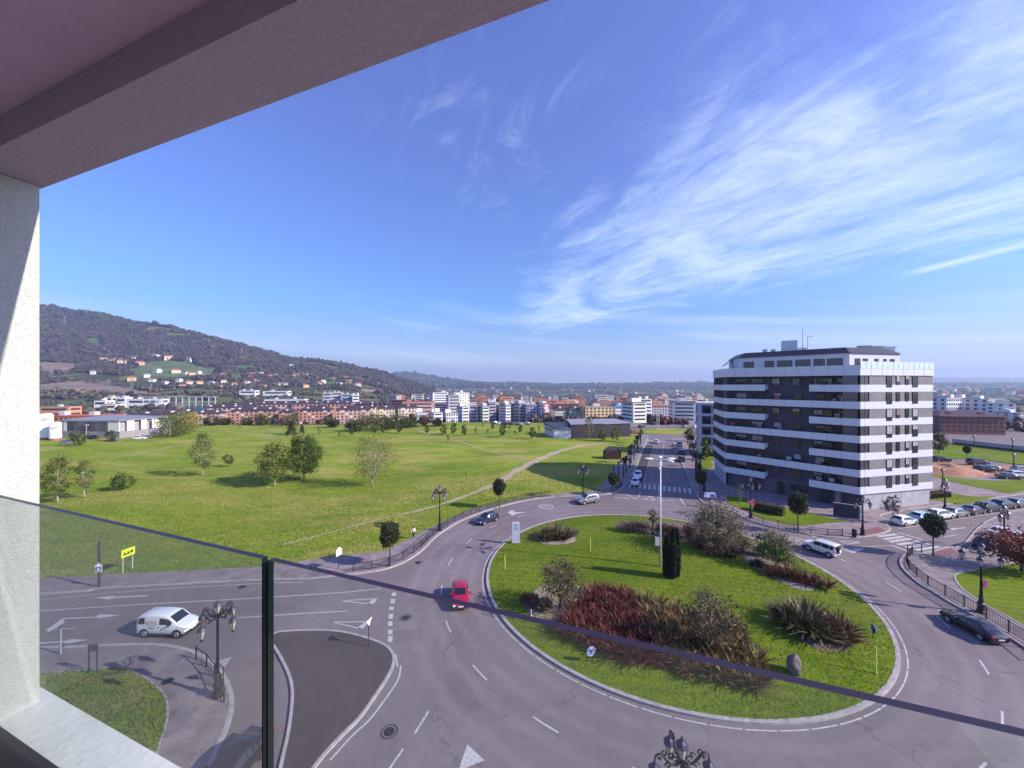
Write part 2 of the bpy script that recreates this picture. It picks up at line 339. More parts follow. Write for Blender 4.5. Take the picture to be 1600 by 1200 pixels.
# procedural ground materials ---------------------------------------
def grassmat(name, base, lush, dry, dryamt=0.5, hills=False, stripe=None):
    m = bpy.data.materials.new(name); m.use_nodes = True; MATS[name] = m
    n, l, new = NT(m.node_tree); b = n['Principled BSDF']; b.inputs['Roughness'].default_value = 0.95; b.inputs['Specular IOR Level'].default_value = 0.1
    geo = new('ShaderNodeNewGeometry'); pos = geo.outputs['Position']
    def noise_(scale, detail, rough=0.6, dist=0.0, st=None, rot=0):
        src = pos
        if st:
            mp = new('ShaderNodeMapping'); mp.inputs['Scale'].default_value = st; mp.inputs['Rotation'].default_value = (0, 0, rot); l.new(pos, mp.inputs[0]); src = mp.outputs[0]
        q = new('ShaderNodeTexNoise'); q.inputs['Scale'].default_value = scale; q.inputs['Detail'].default_value = detail
        q.inputs['Roughness'].default_value = rough; q.inputs['Distortion'].default_value = dist; l.new(src, q.inputs['Vector']); return q.outputs[0]
    def ramp(v, a, b_):
        mr = new('ShaderNodeMapRange', interpolation_type='SMOOTHSTEP'); l.new(v, mr.inputs[0]); mr.inputs[1].default_value = a; mr.inputs[2].default_value = b_; return mr.outputs[0]
    def mix(fac, a, b_):
        x = new('ShaderNodeMix', data_type='RGBA')
        if isinstance(fac, float): x.inputs[0].default_value = fac
        else: l.new(fac, x.inputs[0])
        for i, v in ((6, a), (7, b_)):
            if isinstance(v, tuple): x.inputs[i].default_value = v+(1,)
            else: l.new(v, x.inputs[i])
        return x.outputs[2]
    M = lambda *a, **k: math_(new, l, *a, **k)
    c = mix(ramp(noise_(0.06, 7, .68, .5, st=(1, 2.2, 1)), 0.42, 0.60), base, lush)
    c = mix(M('MULTIPLY', ramp(noise_(0.035, 7, .68, .5, st=(1, 2.4, 1)), 0.47, 0.60), dryamt), c, dry)
    c = mix(M('MULTIPLY', ramp(noise_(0.35, 6, .7, .3, st=(1, 3.0, 1), rot=.25), 0.46, 0.62), dryamt*.6), c, dry)
    c = mix(M('MULTIPLY', ramp(noise_(2.2, 6, .75), 0.38, 0.66), 0.6 if hills else .3), c, tuple(x*.55 for x in lush))
    c = mix(M('MULTIPLY', ramp(noise_(9, 4, .75), 0.45, 0.75), 0.55 if hills else .25), c, tuple(min(1, x*1.7) for x in base))
    if stripe:
        w = new('ShaderNodeTexWave', wave_type='BANDS', bands_direction='Y'); mp = new('ShaderNodeMapping'); mp.inputs['Rotation'].default_value = (0, 0, stripe); l.new(pos, mp.inputs[0]); l.new(mp.outputs[0], w.inputs[0])
        w.inputs['Scale'].default_value = 0.32; w.inputs['Distortion'].default_value = 2.5; w.inputs['Detail'].default_value = 3
        c = mix(M('MULTIPLY', w.outputs[1], 0.28), c, tuple(x*.6 for x in lush))
    if hills:
        sp = new('ShaderNodeSeparateXYZ'); l.new(pos, sp.inputs[0]); yy = sp.outputs[1]; xx = sp.outputs[0]
        far = M('ADD', M('DIVIDE', M('SUBTRACT', yy, 214), 16), M('MULTIPLY', M('SUBTRACT', noise_(0.03, 3), .5), 2.0)); far = M('MINIMUM', M('MAXIMUM', far, 0.0), 1.0)
        wood = mix(ramp(noise_(0.012, 8, .7, .6), .4, .6), (0.045, 0.055, 0.032), (0.085, 0.080, 0.050))
        vor = new('ShaderNodeTexVoronoi'); vor.inputs['Scale'].default_value = 0.013; l.new(pos, vor.inputs['Vector'])
        sv = new('ShaderNodeSeparateXYZ'); l.new(vor.outputs['Color'], sv.inputs[0])
        meadow = mix(ramp(noise_(0.008, 4), .45, .6), (0.095, 0.135, 0.045), (0.17, 0.145, 0.085))
        hc = mix(ramp(sv.outputs[0], 0.50, 0.60), wood, meadow)
        c = mix(far, c, hc)
    l.new(c, b.inputs['Base Color'])
    hgt = M('ADD', noise_(5, 6, .75), M('MULTIPLY', noise_(0.8, 4, .6), 1.5))
    bp = new('ShaderNodeBump'); bp.inputs['Strength'].default_value = 0.7; bp.inputs['Distance'].default_value = 0.12; l.new(hgt, bp.inputs['Height']); l.new(bp.outputs[0], b.inputs['Normal'])
    return m
def asphaltmat(name, c0, c1, crack=True):
    m = bpy.data.materials.new(name); m.use_nodes = True; MATS[name] = m
    n, l, new = NT(m.node_tree); b = n['Principled BSDF']; b.inputs['Roughness'].default_value = 0.82; b.inputs['Specular IOR Level'].default_value = 0.35
    geo = new('ShaderNodeNewGeometry'); pos = geo.outputs['Position']; M = lambda *a, **k: math_(new, l, *a, **k)
    def nz(s, d, r=.6, dist=0):
        q = new('ShaderNodeTexNoise'); q.inputs['Scale'].default_value = s; q.inputs['Detail'].default_value = d; q.inputs['Roughness'].default_value = r; q.inputs['Distortion'].default_value = dist; l.new(pos, q.inputs['Vector']); return q.outputs[0]
    def ramp(v, a, b_):
        mr = new('ShaderNodeMapRange', interpolation_type='SMOOTHSTEP'); l.new(v, mr.inputs[0]); mr.inputs[1].default_value = a; mr.inputs[2].default_value = b_; return mr.outputs[0]
    def mix(f, a, b_):
        x = new('ShaderNodeMix', data_type='RGBA'); l.new(f, x.inputs[0])
        for i, v in ((6, a), (7, b_)):
            if isinstance(v, tuple): x.inputs[i].default_value = v+(1,)
            else: l.new(v, x.inputs[i])
        return x.outputs[2]
    c = mix(ramp(nz(.09, 5, .6, .6), .3, .7), c0, c1)
    # tyre-darkened and polished rings round the island
    sp = new('ShaderNodeSeparateXYZ'); l.new(pos, sp.inputs[0])
    dx = M('SUBTRACT', sp.outputs[0], RC.x); dy = M('SUBTRACT', sp.outputs[1], RC.y)
    rad = M('SQRT', M('ADD', M('MULTIPLY', dx, dx), M('MULTIPLY', dy, dy))); rad = M('ADD', rad, M('MULTIPLY', M('SUBTRACT', nz(.12, 3), .5), 1.6))
    wv = M('SINE', M('MULTIPLY', rad, 3.0)); on = M('MULTIPLY', ramp(rad, 20.5, 21.5), M('SUBTRACT', 1.0, ramp(rad, 28, 30)))
    c = mix(M('MULTIPLY', M('MULTIPLY', ramp(wv, -.2, 1), on), .2), c, tuple(x*1.5 for x in c1))
    c = mix(M('MULTIPLY', ramp(nz(1.3, 6, .8), .42, .75), .40), c, tuple(x*.62 for x in c0))
    c = mix(M('MULTIPLY', ramp(nz(38, 3, .8), .5, .8), .5), c, tuple(x*1.7 for x in c1))
    c = mix(M('MULTIPLY', ramp(nz(.45, 8, .75, 1.5), .55, .72), .45), c, tuple(x*.60 for x in c0))
    if crack:
        nq = new('ShaderNodeTexNoise'); nq.inputs['Scale'].default_value = .35; nq.inputs['Detail'].default_value = 5; l.new(pos, nq.inputs['Vector']); va = new('ShaderNodeVectorMath', operation='MULTIPLY_ADD'); l.new(nq.outputs['Color'], va.inputs[0]); va.inputs[1].default_value = (5, 5, 0); l.new(pos, va.inputs[2])
        mp = new('ShaderNodeMapping'); l.new(va.outputs[0], mp.inputs[0]); mp.inputs['Rotation'].default_value = (0, 0, .5)
        v = new('ShaderNodeTexVoronoi', feature='DISTANCE_TO_EDGE'); v.inputs['Scale'].default_value = .075; l.new(mp.outputs[0], v.inputs['Vector'])
        ck = M('MULTIPLY', M('SUBTRACT', 1.0, ramp(v.outputs[0], .0016, .0055)), ramp(nz(.16, 3), .42, .52))
        c = mix(M('MULTIPLY', ck, .30), c, (0.02, 0.018, 0.02))
    l.new(c, b.inputs['Base Color'])
    bp = new('ShaderNodeBump'); bp.inputs['Strength'].default_value = 0.25; bp.inputs['Distance'].default_value = 0.01; l.new(nz(60, 3), bp.inputs['Height']); l.new(bp.outputs[0], b.inputs['Normal'])
    return m
def pavemat(name, c0, c1, scale=2.5, rot=0.0, mortar=(0.13, 0.115, 0.12)):
    m = bpy.data.materials.new(name); m.use_nodes = True; MATS[name] = m
    n, l, new = NT(m.node_tree); b = n['Principled BSDF']; b.inputs['Roughness'].default_value = 0.85
    geo = new('ShaderNodeNewGeometry'); mp = new('ShaderNodeMapping'); l.new(geo.outputs['Position'], mp.inputs[0]); mp.inputs['Rotation'].default_value = (0, 0, rot)
    br = new('ShaderNodeTexBrick'); l.new(mp.outputs[0], br.inputs['Vector']); br.inputs['Scale'].default_value = scale
    br.inputs['Color1'].default_value = tuple(c0)+(1,); br.inputs['Color2'].default_value = tuple(c1)+(1,); br.inputs['Mortar'].default_value = tuple(mortar)+(1,); br.inputs['Mortar Size'].default_value = 0.012
    q = new('ShaderNodeTexNoise'); q.inputs['Scale'].default_value = .6; q.inputs['Detail'].default_value = 7; q.inputs['Roughness'].default_value = .7; l.new(geo.outputs['Position'], q.inputs['Vector'])
    mr = new('ShaderNodeMapRange'); l.new(q.outputs[0], mr.inputs[0]); mr.inputs[1].default_value = .35; mr.inputs[2].default_value = .7; mr.inputs[3].default_value = .62; mr.inputs[4].default_value = 1.25
    x = new('ShaderNodeVectorMath', operation='SCALE'); l.new(br.outputs[0], x.inputs[0]); l.new(mr.outputs[0], x.inputs['Scale']); l.new(x.outputs[0], b.inputs['Base Color'])
    return m
GRASS_F = grassmat('field_grass', (0.225, 0.295, 0.028), (0.125, 0.215, 0.012), (0.43, 0.34, 0.12), .68, hills=True)
GRASS_I = grassmat('mown_grass', (0.160, 0.228, 0.012), (0.105, 0.170, 0.007), (0.24, 0.22, 0.06), .28, stripe=R(12))
ASPH = asphaltmat('asphalt', (0.160, 0.130, 0.139), (0.210, 0.174, 0.184))
ASPH_D = asphaltmat('dark_asphalt', (0.052, 0.040, 0.045), (0.090, 0.070, 0.076), crack=False)
PAVE = pavemat('paving', (0.29, 0.235, 0.245), (0.23, 0.185, 0.195), 2.6, .3)
PAVE_P = pavemat('pink_paving', (0.33, 0.255, 0.27), (0.26, 0.20, 0.22), 3.2, .9)
KERBM = mat('kerb_stone', (0.36, 0.33, 0.34), .8, var=.2, vs=2)
PAINT = mat('road_paint', (0.56, 0.54, 0.55), .6, col2=(0.24, 0.21, 0.22), vs=6, lo=.42, hi=.72)
TACT = mat('tactile_paving', (0.20, 0.085, 0.10), .85, var=.2, vs=4)
DIRT = mat('red_dirt', (0.30, 0.115, 0.06), .95, col2=(0.40, 0.24, 0.15), vs=.5, bump=1, bs=3)
TRAIL = mat('trail_earth', (.33, .255, .16), .95, col2=(.42, .35, .26), vs=.5, bump=.6, bs=6)
GRAVEL = mat('gravel', (0.40, 0.34, 0.30), .95, col2=(0.24, 0.19, 0.17), vs=6, bump=1, bs=25)
SOIL = mat('bed_soil', (0.10, 0.065, 0.05), .95, col2=(0.20, 0.15, 0.11), vs=2, bump=1, bs=15)
# terrain sheet ------------------------------------------------------
def axis(a0, a1, step, lo, hi, g):
    c = list(np.arange(a0, a1+.001, step)); s = step; x = a0
    left = []
    while x > lo: s *= g; x -= s; left.append(x)
    s = step; x = c[-1]; right = []
    while x < hi: s *= g; x += s; right.append(x)
    return np.array(left[::-1]+c+right)
ax = axis(-150, 75, 1.25, -9000, 11000, 1.045); ay = axis(22, 216, 1.25, -300, 12000, 1.035)
XX, YY = np.meshgrid(ax, ay); ZZ = terrain(XX, YY)
ZZ = np.where(inzone(XX, YY), -0.6, ZZ)
ny, nx = XX.shape; idx = np.arange(nx*ny).reshape(ny, nx)
fc = np.stack([idx[:-1, :-1], idx[:-1, 1:], idx[1:, 1:], idx[1:, :-1]], -1).reshape(-1, 4)
tag(link('terrain', npmesh('terrain', np.stack([XX, YY, ZZ], -1).reshape(-1, 3), fc, GRASS_F, smooth=True)), kind='structure')
tag(MB().prism(ZONE, -.02, 0.0).build('road', ASPH), kind='structure')

def slab(name, poly, z0, z1, m, kind='structure', side=None):
    o = MB().prism(poly, z0, z1, 0, 1 if side else 0).build(name, [side, m] if side else m); return tag(o, kind=kind)
def kerb(pts, closed=False, w=.16, z=.15, off=0.0): tag(MB().ribbon(pts, w, z, thick=.2, off=off, closed=closed).build('kerb', KERBM), kind='structure')
# pavement along the field
slab('pavement', KERB_L+IN_L[::-1], -.7, .14, PAVE); kerb(KERB_L, off=-.02)
# roundabout island
circ = [RC+Vector((math.cos(a), math.sin(a)))*RR for a in np.linspace(0, 2*math.pi, 145)[:-1]]
def dome(x, y):
    r = (Vector((x, y))-RC).length/RR; return .13+.85*max(0, 1-r*r)*.55
v = [(RC.x, RC.y, dome(RC.x, RC.y))]; nr = 14; na = 72
for i in range(1, nr+1):
    for j in range(na):
        a = 2*math.pi*j/na; r = (RR-.15)*i/nr; x = RC.x+r*math.cos(a); y = RC.y+r*math.sin(a); v.append((x, y, dome(x, y)))
f = [(0, 1+j, 1+(j+1)%na) for j in range(na)]
for i in range(nr-1):
    for j in range(na): f.append((1+i*na+j, 1+(i+1)*na+j, 1+(i+1)*na+(j+1)%na, 1+i*na+(j+1)%na))
b = MB(); b.add(v, f); tag(b.build('grass_island', GRASS_I, smooth=True), kind='structure')
kerb(circ, True, .30, .15)
def arc(r, a0, a1, n=8): return [RC+Vector((math.cos(a), math.sin(a)))*r for a in np.linspace(a0, a1, n)]
def GI(px, py):           # ground point on the domed island
    p = G(px, py, .4); return Vector((p.x, p.y, dome(p.x, p.y)))
# bottom left corner block
CB_K = smooth_line([Vector((-150, 26)), Vector((-60, 30.6))]+GG([(60, 1014), (95, 1013.5), (150, 1011), (200, 1009), (250, 1009.5), (292, 1017), (322, 1030), (342, 1048), (357, 1072), (363, 1100), (357, 1130), (345, 1160), (328, 1200), (312, 1260), (300, 1330)]), 5)
CB = CB_K+[Vector((-15, 8)), Vector((-150, 8))]
slab('pavement', CB, -.1, .14, PAVE); kerb(CB_K, off=-.02, w=.28)
CB_G = smooth_line([Vector((-150, 20)), Vector((-60, 26))]+GG([(58, 1056), (100, 1052), (136, 1050), (180, 1046), (212, 1054), (240, 1072), (258, 1092), (262, 1116), (258, 1140), (248, 1170), (235, 1220)]), 5)
slab('grass_verge', CB_G+[Vector((-19, 14)), Vector((-150, 10))], .1, .17, GRASS_F)
tag(MB().ribbon(CB_G, .12, .185, thick=.06).build('kerb', KERBM), kind='structure')
# dark traffic island
TI = smooth_line(GG([(422, 1002), (430, 991), (455, 987.5), (505, 986.5), (540, 990), (575, 999), (602, 1010), (614, 1024), (614, 1040), (605, 1060), (582, 1095), (560, 1125), (530, 1155), (495, 1195), (460, 1250), (436, 1280), (432, 1240), (440, 1195), (450, 1150), (455, 1115), (457, 1085), (453, 1060), (442, 1035), (430, 1014)]), 5, closed=True)
slab('traffic_island', TI, -.05, .12, ASPH_D); kerb(TI, True, .2, .135)
# ---- right: kerb round the plaza of the apartment block
KB = smooth_line(GG([(1048, 684), (1056, 703), (1067, 729), (1079, 753), (1089, 774), (1098, 786), (1115, 793), (1145, 800), (1165, 811), (1192, 820), (1240, 831), (1270, 837), (1305, 840.5), (1342, 840), (1367, 836.5), (1384, 832.5), (1391, 827), (1386, 820), (1387, 813.5)])+[Vector((64.5, 65.5)), Vector((95, 74.5)), Vector((160, 93))], 5)
PZ = KB+[Vector((160, 98)), Vector((120, 87)), Vector((95, 130)), Vector((80, 150))]
slab('plaza', PZ, -.1, .14, PAVE_P); kerb(KB, off=.02, w=.2)
LG = smooth_line(GG([(1136, 777), (1160, 779), (1200, 788), (1250, 799), (1300, 811), (1322, 816), (1290, 819), (1250, 822.5), (1215, 818), (1180, 808), (1160, 797), (1140, 789)]), 4, closed=True)
slab('lawn', LG, .1, .17, GRASS_I)
# tactile corners
for q in ([(1352, 838.5), (1366, 836), (1385, 830.5), (1372, 824), (1345, 831)], [(1093, 777), (1100, 784), (1112, 783), (1108, 770), (1094, 770)]): slab('tactile_paving', GG(q), .12, .146, TACT)
# ---- right: south-east block with fence and lawn
SE_K = smooth_line([Vector((110, 74.5)), Vector((80, 63.4))]+GG([(1505, 851.5), (1480, 856), (1458, 863), (1438, 866), (1422, 865), (1412, 869), (1407, 877), (1410, 888), (1421, 900), (1438, 914), (1457, 925), (1484, 942), (1515, 959), (1550, 980), (1600, 1012), (1660, 1052)])+[Vector((44, 24)), Vector((40, 12)), Vector((38, -20))], 5)
SE = SE_K+[Vector((150, -20)), Vector((150, 85))]
slab('pavement', SE, -.1, .14, PAVE); kerb(SE_K, off=.02, w=.2)
SE_G = smooth_line(GG([(1640, 874), (1580, 882), (1545, 889), (1517, 894), (1497, 898.5), (1492, 904), (1497, 914), (1507, 925), (1540, 947), (1575, 966), (1610, 987), (1680, 1030)]), 5)
slab('lawn', SE_G+[Vector((54, 20)), Vector((120, 20)), Vector((120, 50))], .1, .17, GRASS_I)
tag(MB().ribbon(SE_G, .14, .185, thick=.06).build('kerb', KERBM), kind='structure')
slab('tactile_paving', GG([(1456, 868), (1470, 872), (1498, 866), (1486, 858), (1462, 862)]), .12, .146, TACT)
# ---- right background: lawns, lane, dirt car park
def bg(name, pts, m, z=.12, side=None, sm=True):
    p = smooth_line(GG(pts), 4, closed=True) if sm else GG(pts); return slab(name, p, -.05, z, m)
bg('lawn', [(1440, 775), (1459, 773), (1480, 771), (1520, 777), (1556, 777), (1530, 783), (1500, 788), (1475, 785), (1450, 781)], GRASS_I, .18)
bg('lawn', [(1440, 742), (1462, 742), (1500, 748), (1560, 752), (1640, 750), (1640, 762), (1600, 768), (1575, 772), (1540, 765), (1500, 757), (1465, 747)], GRASS_I, .17)
bg('dirt_ground', [(1440, 728), (1465, 722), (1500, 724), (1640, 733), (1640, 752), (1560, 752), (1510, 750), (1465, 742)], DIRT, .11)
bg('lawn', [(1440, 716), (1458, 700), (1470, 689), (1500, 694), (1560, 701), (1700, 712), (1700, 727), (1600, 727), (1540, 719), (1480, 717)], GRASS_I, .16)
# ---- far road: lawns between pavement and the next building, far roundabout
bg('lawn', [(1085, 711), (1096, 706), (1115, 713), (1112, 722), (1095, 722)], GRASS_I, .18)
bg('lawn', [(1092, 724), (1112, 724), (1112, 732), (1098, 734)], GRASS_I, .18)
bg('grass_island', [(985, 674.5), (1010, 671), (1050, 670), (1080, 672), (1086, 675.5), (1060, 678), (1020, 678.5), (995, 677)], GRASS_F, .25)
bg('pavement', [(985, 664), (1040, 661), (1120, 663), (1120, 668), (1040, 666), (990, 668)], PAVE, .14)
# earth trail over the field
TP = smooth_line(GG([(440, 853), (500, 838), (562, 821), (620, 806), (680, 791), (735, 774), (778, 757), (800, 742.5), (822, 730), (842, 720), (868, 708), (902, 699), (930, 694), (955, 692)]), 8)
TP = resample(TP, 1.0); b = MB(); n = len(TP)
bw = [0.16+1.0*min(1, max(0, i-14)/45) for i in range(n)]
P = []
for i, p in enumerate(TP):
    t = (TP[min(i+1, n-1)]-TP[max(0, i-1)]).normalized(); nn = Vector((-t.y, t.x)); w = bw[i]*(1+.25*math.sin(i*.7)+.15*math.sin(i*1.9))
    for k in (-1, -.33, .33, 1): q = p+nn*w*k; P.append((q.x, q.y, th(q.x, q.y)+(.05 if abs(k) < .5 else .035)))
b.add(P, [(4*i+k, 4*i+k+1, 4*i+5+k, 4*i+4+k) for i in range(n-1) for k in range(3)]); tag(b.build('path', TRAIL, smooth=True), kind='structure')
for pts in ([(330, 675), (400, 680), (460, 685.5), (520, 688)], [(640, 668), (740, 700), (800, 716), (835, 722)], [(170, 720), (240, 707), (330, 690)]):
    L = resample(smooth_line(GG(pts), 8), 2.0); b = MB(); b.ribbon(L, .8, lambda x, y: th(x, y)+.06); tag(b.build('path', TRAIL, smooth=True), kind='structure')
# paved yard of the left hall, street behind the field
b = MB(); b.prism(GG([(-60, 700), (60, 700), (120, 694), (235, 690), (262, 681), (252, 672), (-60, 672)]), -.3, .25); tag(b.build('paved_yard', ASPH), kind='structure')
# ------------------------------------------------------------------ markings (one object: the road paint)
Z1 = .006; mk = MB()
for k in range(24):
    a = math.atan2(42-RC.y, -7.6-RC.x)+k*2*math.pi/24
    if 1.2 < (a % (2*math.pi)) < 1.75: continue
    mk.ribbon(arc(24.7, a, a+.078, 5), .13, Z1)
for k in range(60):
    a = k*2*math.pi/60; mk.ribbon(arc(20.25, a+.004, a+.1, 5), .10, Z1)
def line(pts, w=.13): mk.ribbon(resample(smooth_line(GG(pts), 6), .5) if len(pts) > 2 else GG(pts), w, Z1)
def poly(pts):
    p = GG(pts); q = MB(); q.prism(p, 0, Z1); mk.v += []; o = len(p)*2; fs = [f for f in q.f if all(i >= o for i in f)]
    mk.add(q.v, fs)
line([(-100, 965), (57, 955), (212, 945), (400, 934.5), (530, 926), (600, 919)]); line([(370, 965.5), (467, 959), (550, 954.5)])
line([(57, 929+9), (212, 917+6), (400, 907+5), (480, 905+5)], .1)
poly([(147, 934), (180, 930.5), (178, 932.5), (230, 930), (230, 931.6), (178, 934.4), (170, 937)])
poly([(97, 966), (150, 963.6), (157, 959.5), (187, 961.3), (152, 966.5), (152, 964.8), (97, 967.7)])
poly([(60, 1004), (105, 1001.5), (110, 998.5), (139, 1000), (100, 1006), (102, 1003.5), (60, 1006)])
poly([(72, 984), (97, 967), (102, 972), (76, 988)]); line([(84, 983.5), (118, 982)], .1)
for a, bq, c in (((533, 939), (590, 935), (583, 944.3)), ((519, 972), (577, 971.5), (566, 983))):
    line([a, bq], .12); line([a, c], .12); poly([bq, c, (c[0]-9, c[1]-.2), (bq[0]-7, bq[1]+.6)])
for y0, y1, x in ((926, 931, 616), (936, 943, 614), (948, 953, 612), (959, 967, 611), (971, 978, 610), (984, 991, 610), (994, 1003, 610)): poly([(x-3.5, y0), (x+3.5, y0), (x+3, y1), (x-4, y1)])
# white edge of the slip lane and traffic island
mk.ribbon([p for p in TI if p.x < -13.2 and p.y < 32.6][::-1], .12, Z1, off=.33)
line([(626, 1040), (622, 1062), (600, 1095), (577, 1125), (548, 1152), (508, 1197)], .13); line([(548, 996), (600, 1004.5)], .0001); line([(618, 1022), (621, 1042)], .12)
line([(670, 1111), (648, 1146)]); line([(630, 1170), (606, 1205)]); line([(457, 988), (515, 984)], .1); line([(530, 990), (570, 999)], .12)
# far road: centre line, lanes, crossing, give-way marks
d = Vector((55.3-25.8, 157-85.2)).normalized(); nrm = Vector((d.y, -d.x)); O = Vector((25.8, 85.2))
def RF(s, t, O=O, d=d, nrm=nrm): q = O+d*s+nrm*t; return q
def rq(s0, s1, t0, t1):
    q = [RF(s0, t0), RF(s0, t1), RF(s1, t1), RF(s1, t0)]; mk.add([(p.x, p.y, Z1) for p in q], [(0, 1, 2, 3)])
for i in range(13): rq(-3.6, .6, .35+i*.98, .85+i*.98)
rq(1.6, 1.95, 3.2, 6.3); rq(1.6, 75, 6.42, 6.56); rq(-9, -4.2, 6.4, 6.55); rq(1.6, 9, 2.95, 3.1)
for i in range(11): rq(9.6+i*1.9, 10.2+i*1.9, 2.95, 3.12)
for i in range(8): rq(3+i*9, 5+i*9, 9.7, 9.82)
rq(2, 76, .35, .47); rq(2, 76, 12.75, 12.87)
for t in (4.7, 8.2, 11.3):
    for s in (11, 45): rq(s, s+1.7, t-.07, t+.07); rq(s+.9, s+1.15, t-.5, t+.5)
for i in range(11): rq(69, 71.5, .6+i*1.15, 1.2+i*1.15)
for i in range(7): mk.ribbon([p+Vector((0, .3)) for p in GG([(966+i*14-5, 778.5+i*.7), (966+i*14+4, 779+i*.7)])], .3, Z1)
for a, bq in (((1017, 775), (1006, 781)), ((1017, 775), (1023, 782)), ((1006, 781), (1023, 782)), ((980, 773), (992, 778)), ((1001, 769), (997, 777)), ((1063, 779), (1071, 791)), ((1032, 773), (1031, 786))): line([a, bq], .22)
def ringmark(cx, cy, r, w):
    c = G(cx, cy).to_2d(); mk.ribbon([c+Vector((math.cos(a), math.sin(a)))*r for a in np.linspace(0, 6.283, 25)[:-1]], w, Z1, closed=True)
ringmark(853, 791.5, 1.25, .2); line([(846, 792), (860, 790.5)], .3); ringmark(1245.5, 844, .95, .2); line([(1241, 844), (1250, 844)], .25)
poly([(793, 801), (800, 797), (806, 800.5), (826, 799.5), (806, 803), (801, 806)]); line([(1073+2, 756), (1073+2, 756.5)], .1)
# right arm: crossing, lanes, arrows, triangular hatch
for a, bq in (((1372, 838.3), (1401, 834.6)), ((1381, 842.6), (1412, 838.3)), ((1390, 846.6), (1423, 841.6)), ((1403, 851), (1438, 845.6)), ((1415, 855.2), (1452, 849.8)), ((1431, 859.6), (1467, 854.2)), ((1446, 864), (1481, 858.6))): line([a, bq], .55)
line([(1403, 832), (1442, 843.5)], .3); line([(1393, 852), (1427, 864.5)], .35)
line([(1405, 826), (1470, 815), (1600, 795), (1660, 786)], .12)
line([(1475, 839), (1495.5, 835.4)]); line([(1534, 829), (1543.5, 827)]); line([(1560, 823.5), (1570, 821.6)]); line([(1590, 818), (1600, 816)])
poly([(1482, 827), (1491, 824.5), (1489, 825.6), (1508, 824), (1508, 825.2), (1491, 827), (1493, 828.4)])
poly([(1310, 856), (1352, 857), (1334, 864.5)]); line([(1310, 856), (1393, 852)], .12)
line([(1312, 845), (1346, 847.4)], .2); line([(1346, 847.4), (1324, 850)], .2); line([(1324, 850), (1312, 845)], .2)
for i in range(5): mk.ribbon(GG([(1268+i*14, 837+i*4.6), (1277+i*14, 840+i*4.6)]), .28, Z1)
poly([(730, 1163), (757, 1188), (716, 1205)])
tag(mk.build('road_markings', PAINT), kind='structure')
b = MB(); q = [RF(1.6, .5), RF(1.6, 2.93), RF(58, 2.93), RF(58, .5)]; b.add([(p.x, p.y, .003) for p in q], [(0, 1, 2, 3)]); tag(b.build('dark_lane', ASPH_D), kind='structure')
b = MB()      # repair patches and trench scars in the carriageway
for (x, y, w, h_, r) in ((-9.2, 33.6, 2.6, 1.6, .1), (-3.6, 27.5, 1.4, 4.2, .5), (9.5, 20.3, 5.0, 1.1, -.15), (47.6, 47.5, 1.6, 3.4, .3), (-24, 37.6, 6.0, .9, .09), (33, 66.5, 3.5, 1.0, -.2), (44.5, 27.5, 1.2, 2.6, .1), (4, 69, 3.0, .8, .35)): M4 = Matrix.Translation((x, y, .003))@Matrix.Rotation(r, 4, 'Z'); b.add([M4@Vector(c) for c in ((-w/2, -h_/2, 0), (w/2, -h_/2, 0), (w/2, h_/2, 0), (-w/2, h_/2, 0))], [(0, 1, 2, 3)])
tag(b.build('road_patches', asphaltmat('patch_asphalt', (0.150, 0.120, 0.132), (0.185, 0.150, 0.163), crack=False)), kind='structure')
# manhole covers
IRON = mat('cast_iron', (0.03, 0.025, 0.03), .6, .4)
ml = {(608, 1143): 'large round manhole cover with dark surround beside the dark traffic island', (634, 965): 'manhole cover in the left arm beyond the dashed give-way blocks', (378, 917): 'manhole cover near the field kerb left of the glass joint', (653, 879): 'manhole cover in the lane beside the first round-topped tree', (262, 1064): 'manhole cover in the paved corner beside the grass verge'}
for (x, y), lb in ml.items():
    z = .146 if x == 262 else .006; p = G(x, y, z); r = .36 if x != 608 else .34
    b = MB(); b.prism([(r*math.cos(a), r*math.sin(a)) for a in np.linspace(0, 6.283, 21)[:-1]], -.004, .004)
    if x in (608, 634): b.ribbon([(1.45*r*math.cos(a), 1.45*r*math.sin(a)) for a in np.linspace(0, 6.283, 25)[:-1]], .08, .003, closed=True)
    o = b.build('manhole_cover', IRON); o.location = p; tag(o, lb, 'manhole cover', 'round manhole covers')
slab('lawn', [Vector((121, 52)), Vector((121, 74)), Vector((420, 162)), Vector((420, -60)), Vector((121, -60))], .05, .165, GRASS_I)
slab('lawn', [Vector((150, 106)), Vector((420, 186)), Vector((420, 213)), Vector((292, 213))], .02, .12, GRASS_F)
# ------------------------------------------------------------------ own balcony (facade direction U, outward normal N)
U = Vector((.933, -.359)); U.normalize(); N = Vector((-U.y, U.x))
def BP(a, n): q = U*a+N*n; return (q.x, q.y)
A0 = U.dot(Vector((-2.176, 1.762)))                       # side wall plane
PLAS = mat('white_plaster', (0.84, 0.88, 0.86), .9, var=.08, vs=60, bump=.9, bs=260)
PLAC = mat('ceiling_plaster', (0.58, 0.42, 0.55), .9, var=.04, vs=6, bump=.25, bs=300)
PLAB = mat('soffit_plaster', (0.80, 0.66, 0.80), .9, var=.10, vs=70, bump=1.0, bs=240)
SILL = mat('white_sill', (0.86, 0.89, 0.90), .45, var=.05, vs=1.5, bump=.3, bs=30)
bal = thing('apartment_balcony', 'white plastered balcony of the near building framing the view', 'balcony')
def bbox(name, a0, a1, n0, n1, z0, z1, m, bev=.004):
    b = MB(); b.prism([BP(a0, n0), BP(a1, n0), BP(a1, n1), BP(a0, n1)], z0, z1, bottom=True); return b.build(name, m, bal)
bbox('side_wall', A0-.35, A0, -1.6, .868, H-1.46, H+.91, PLAS)
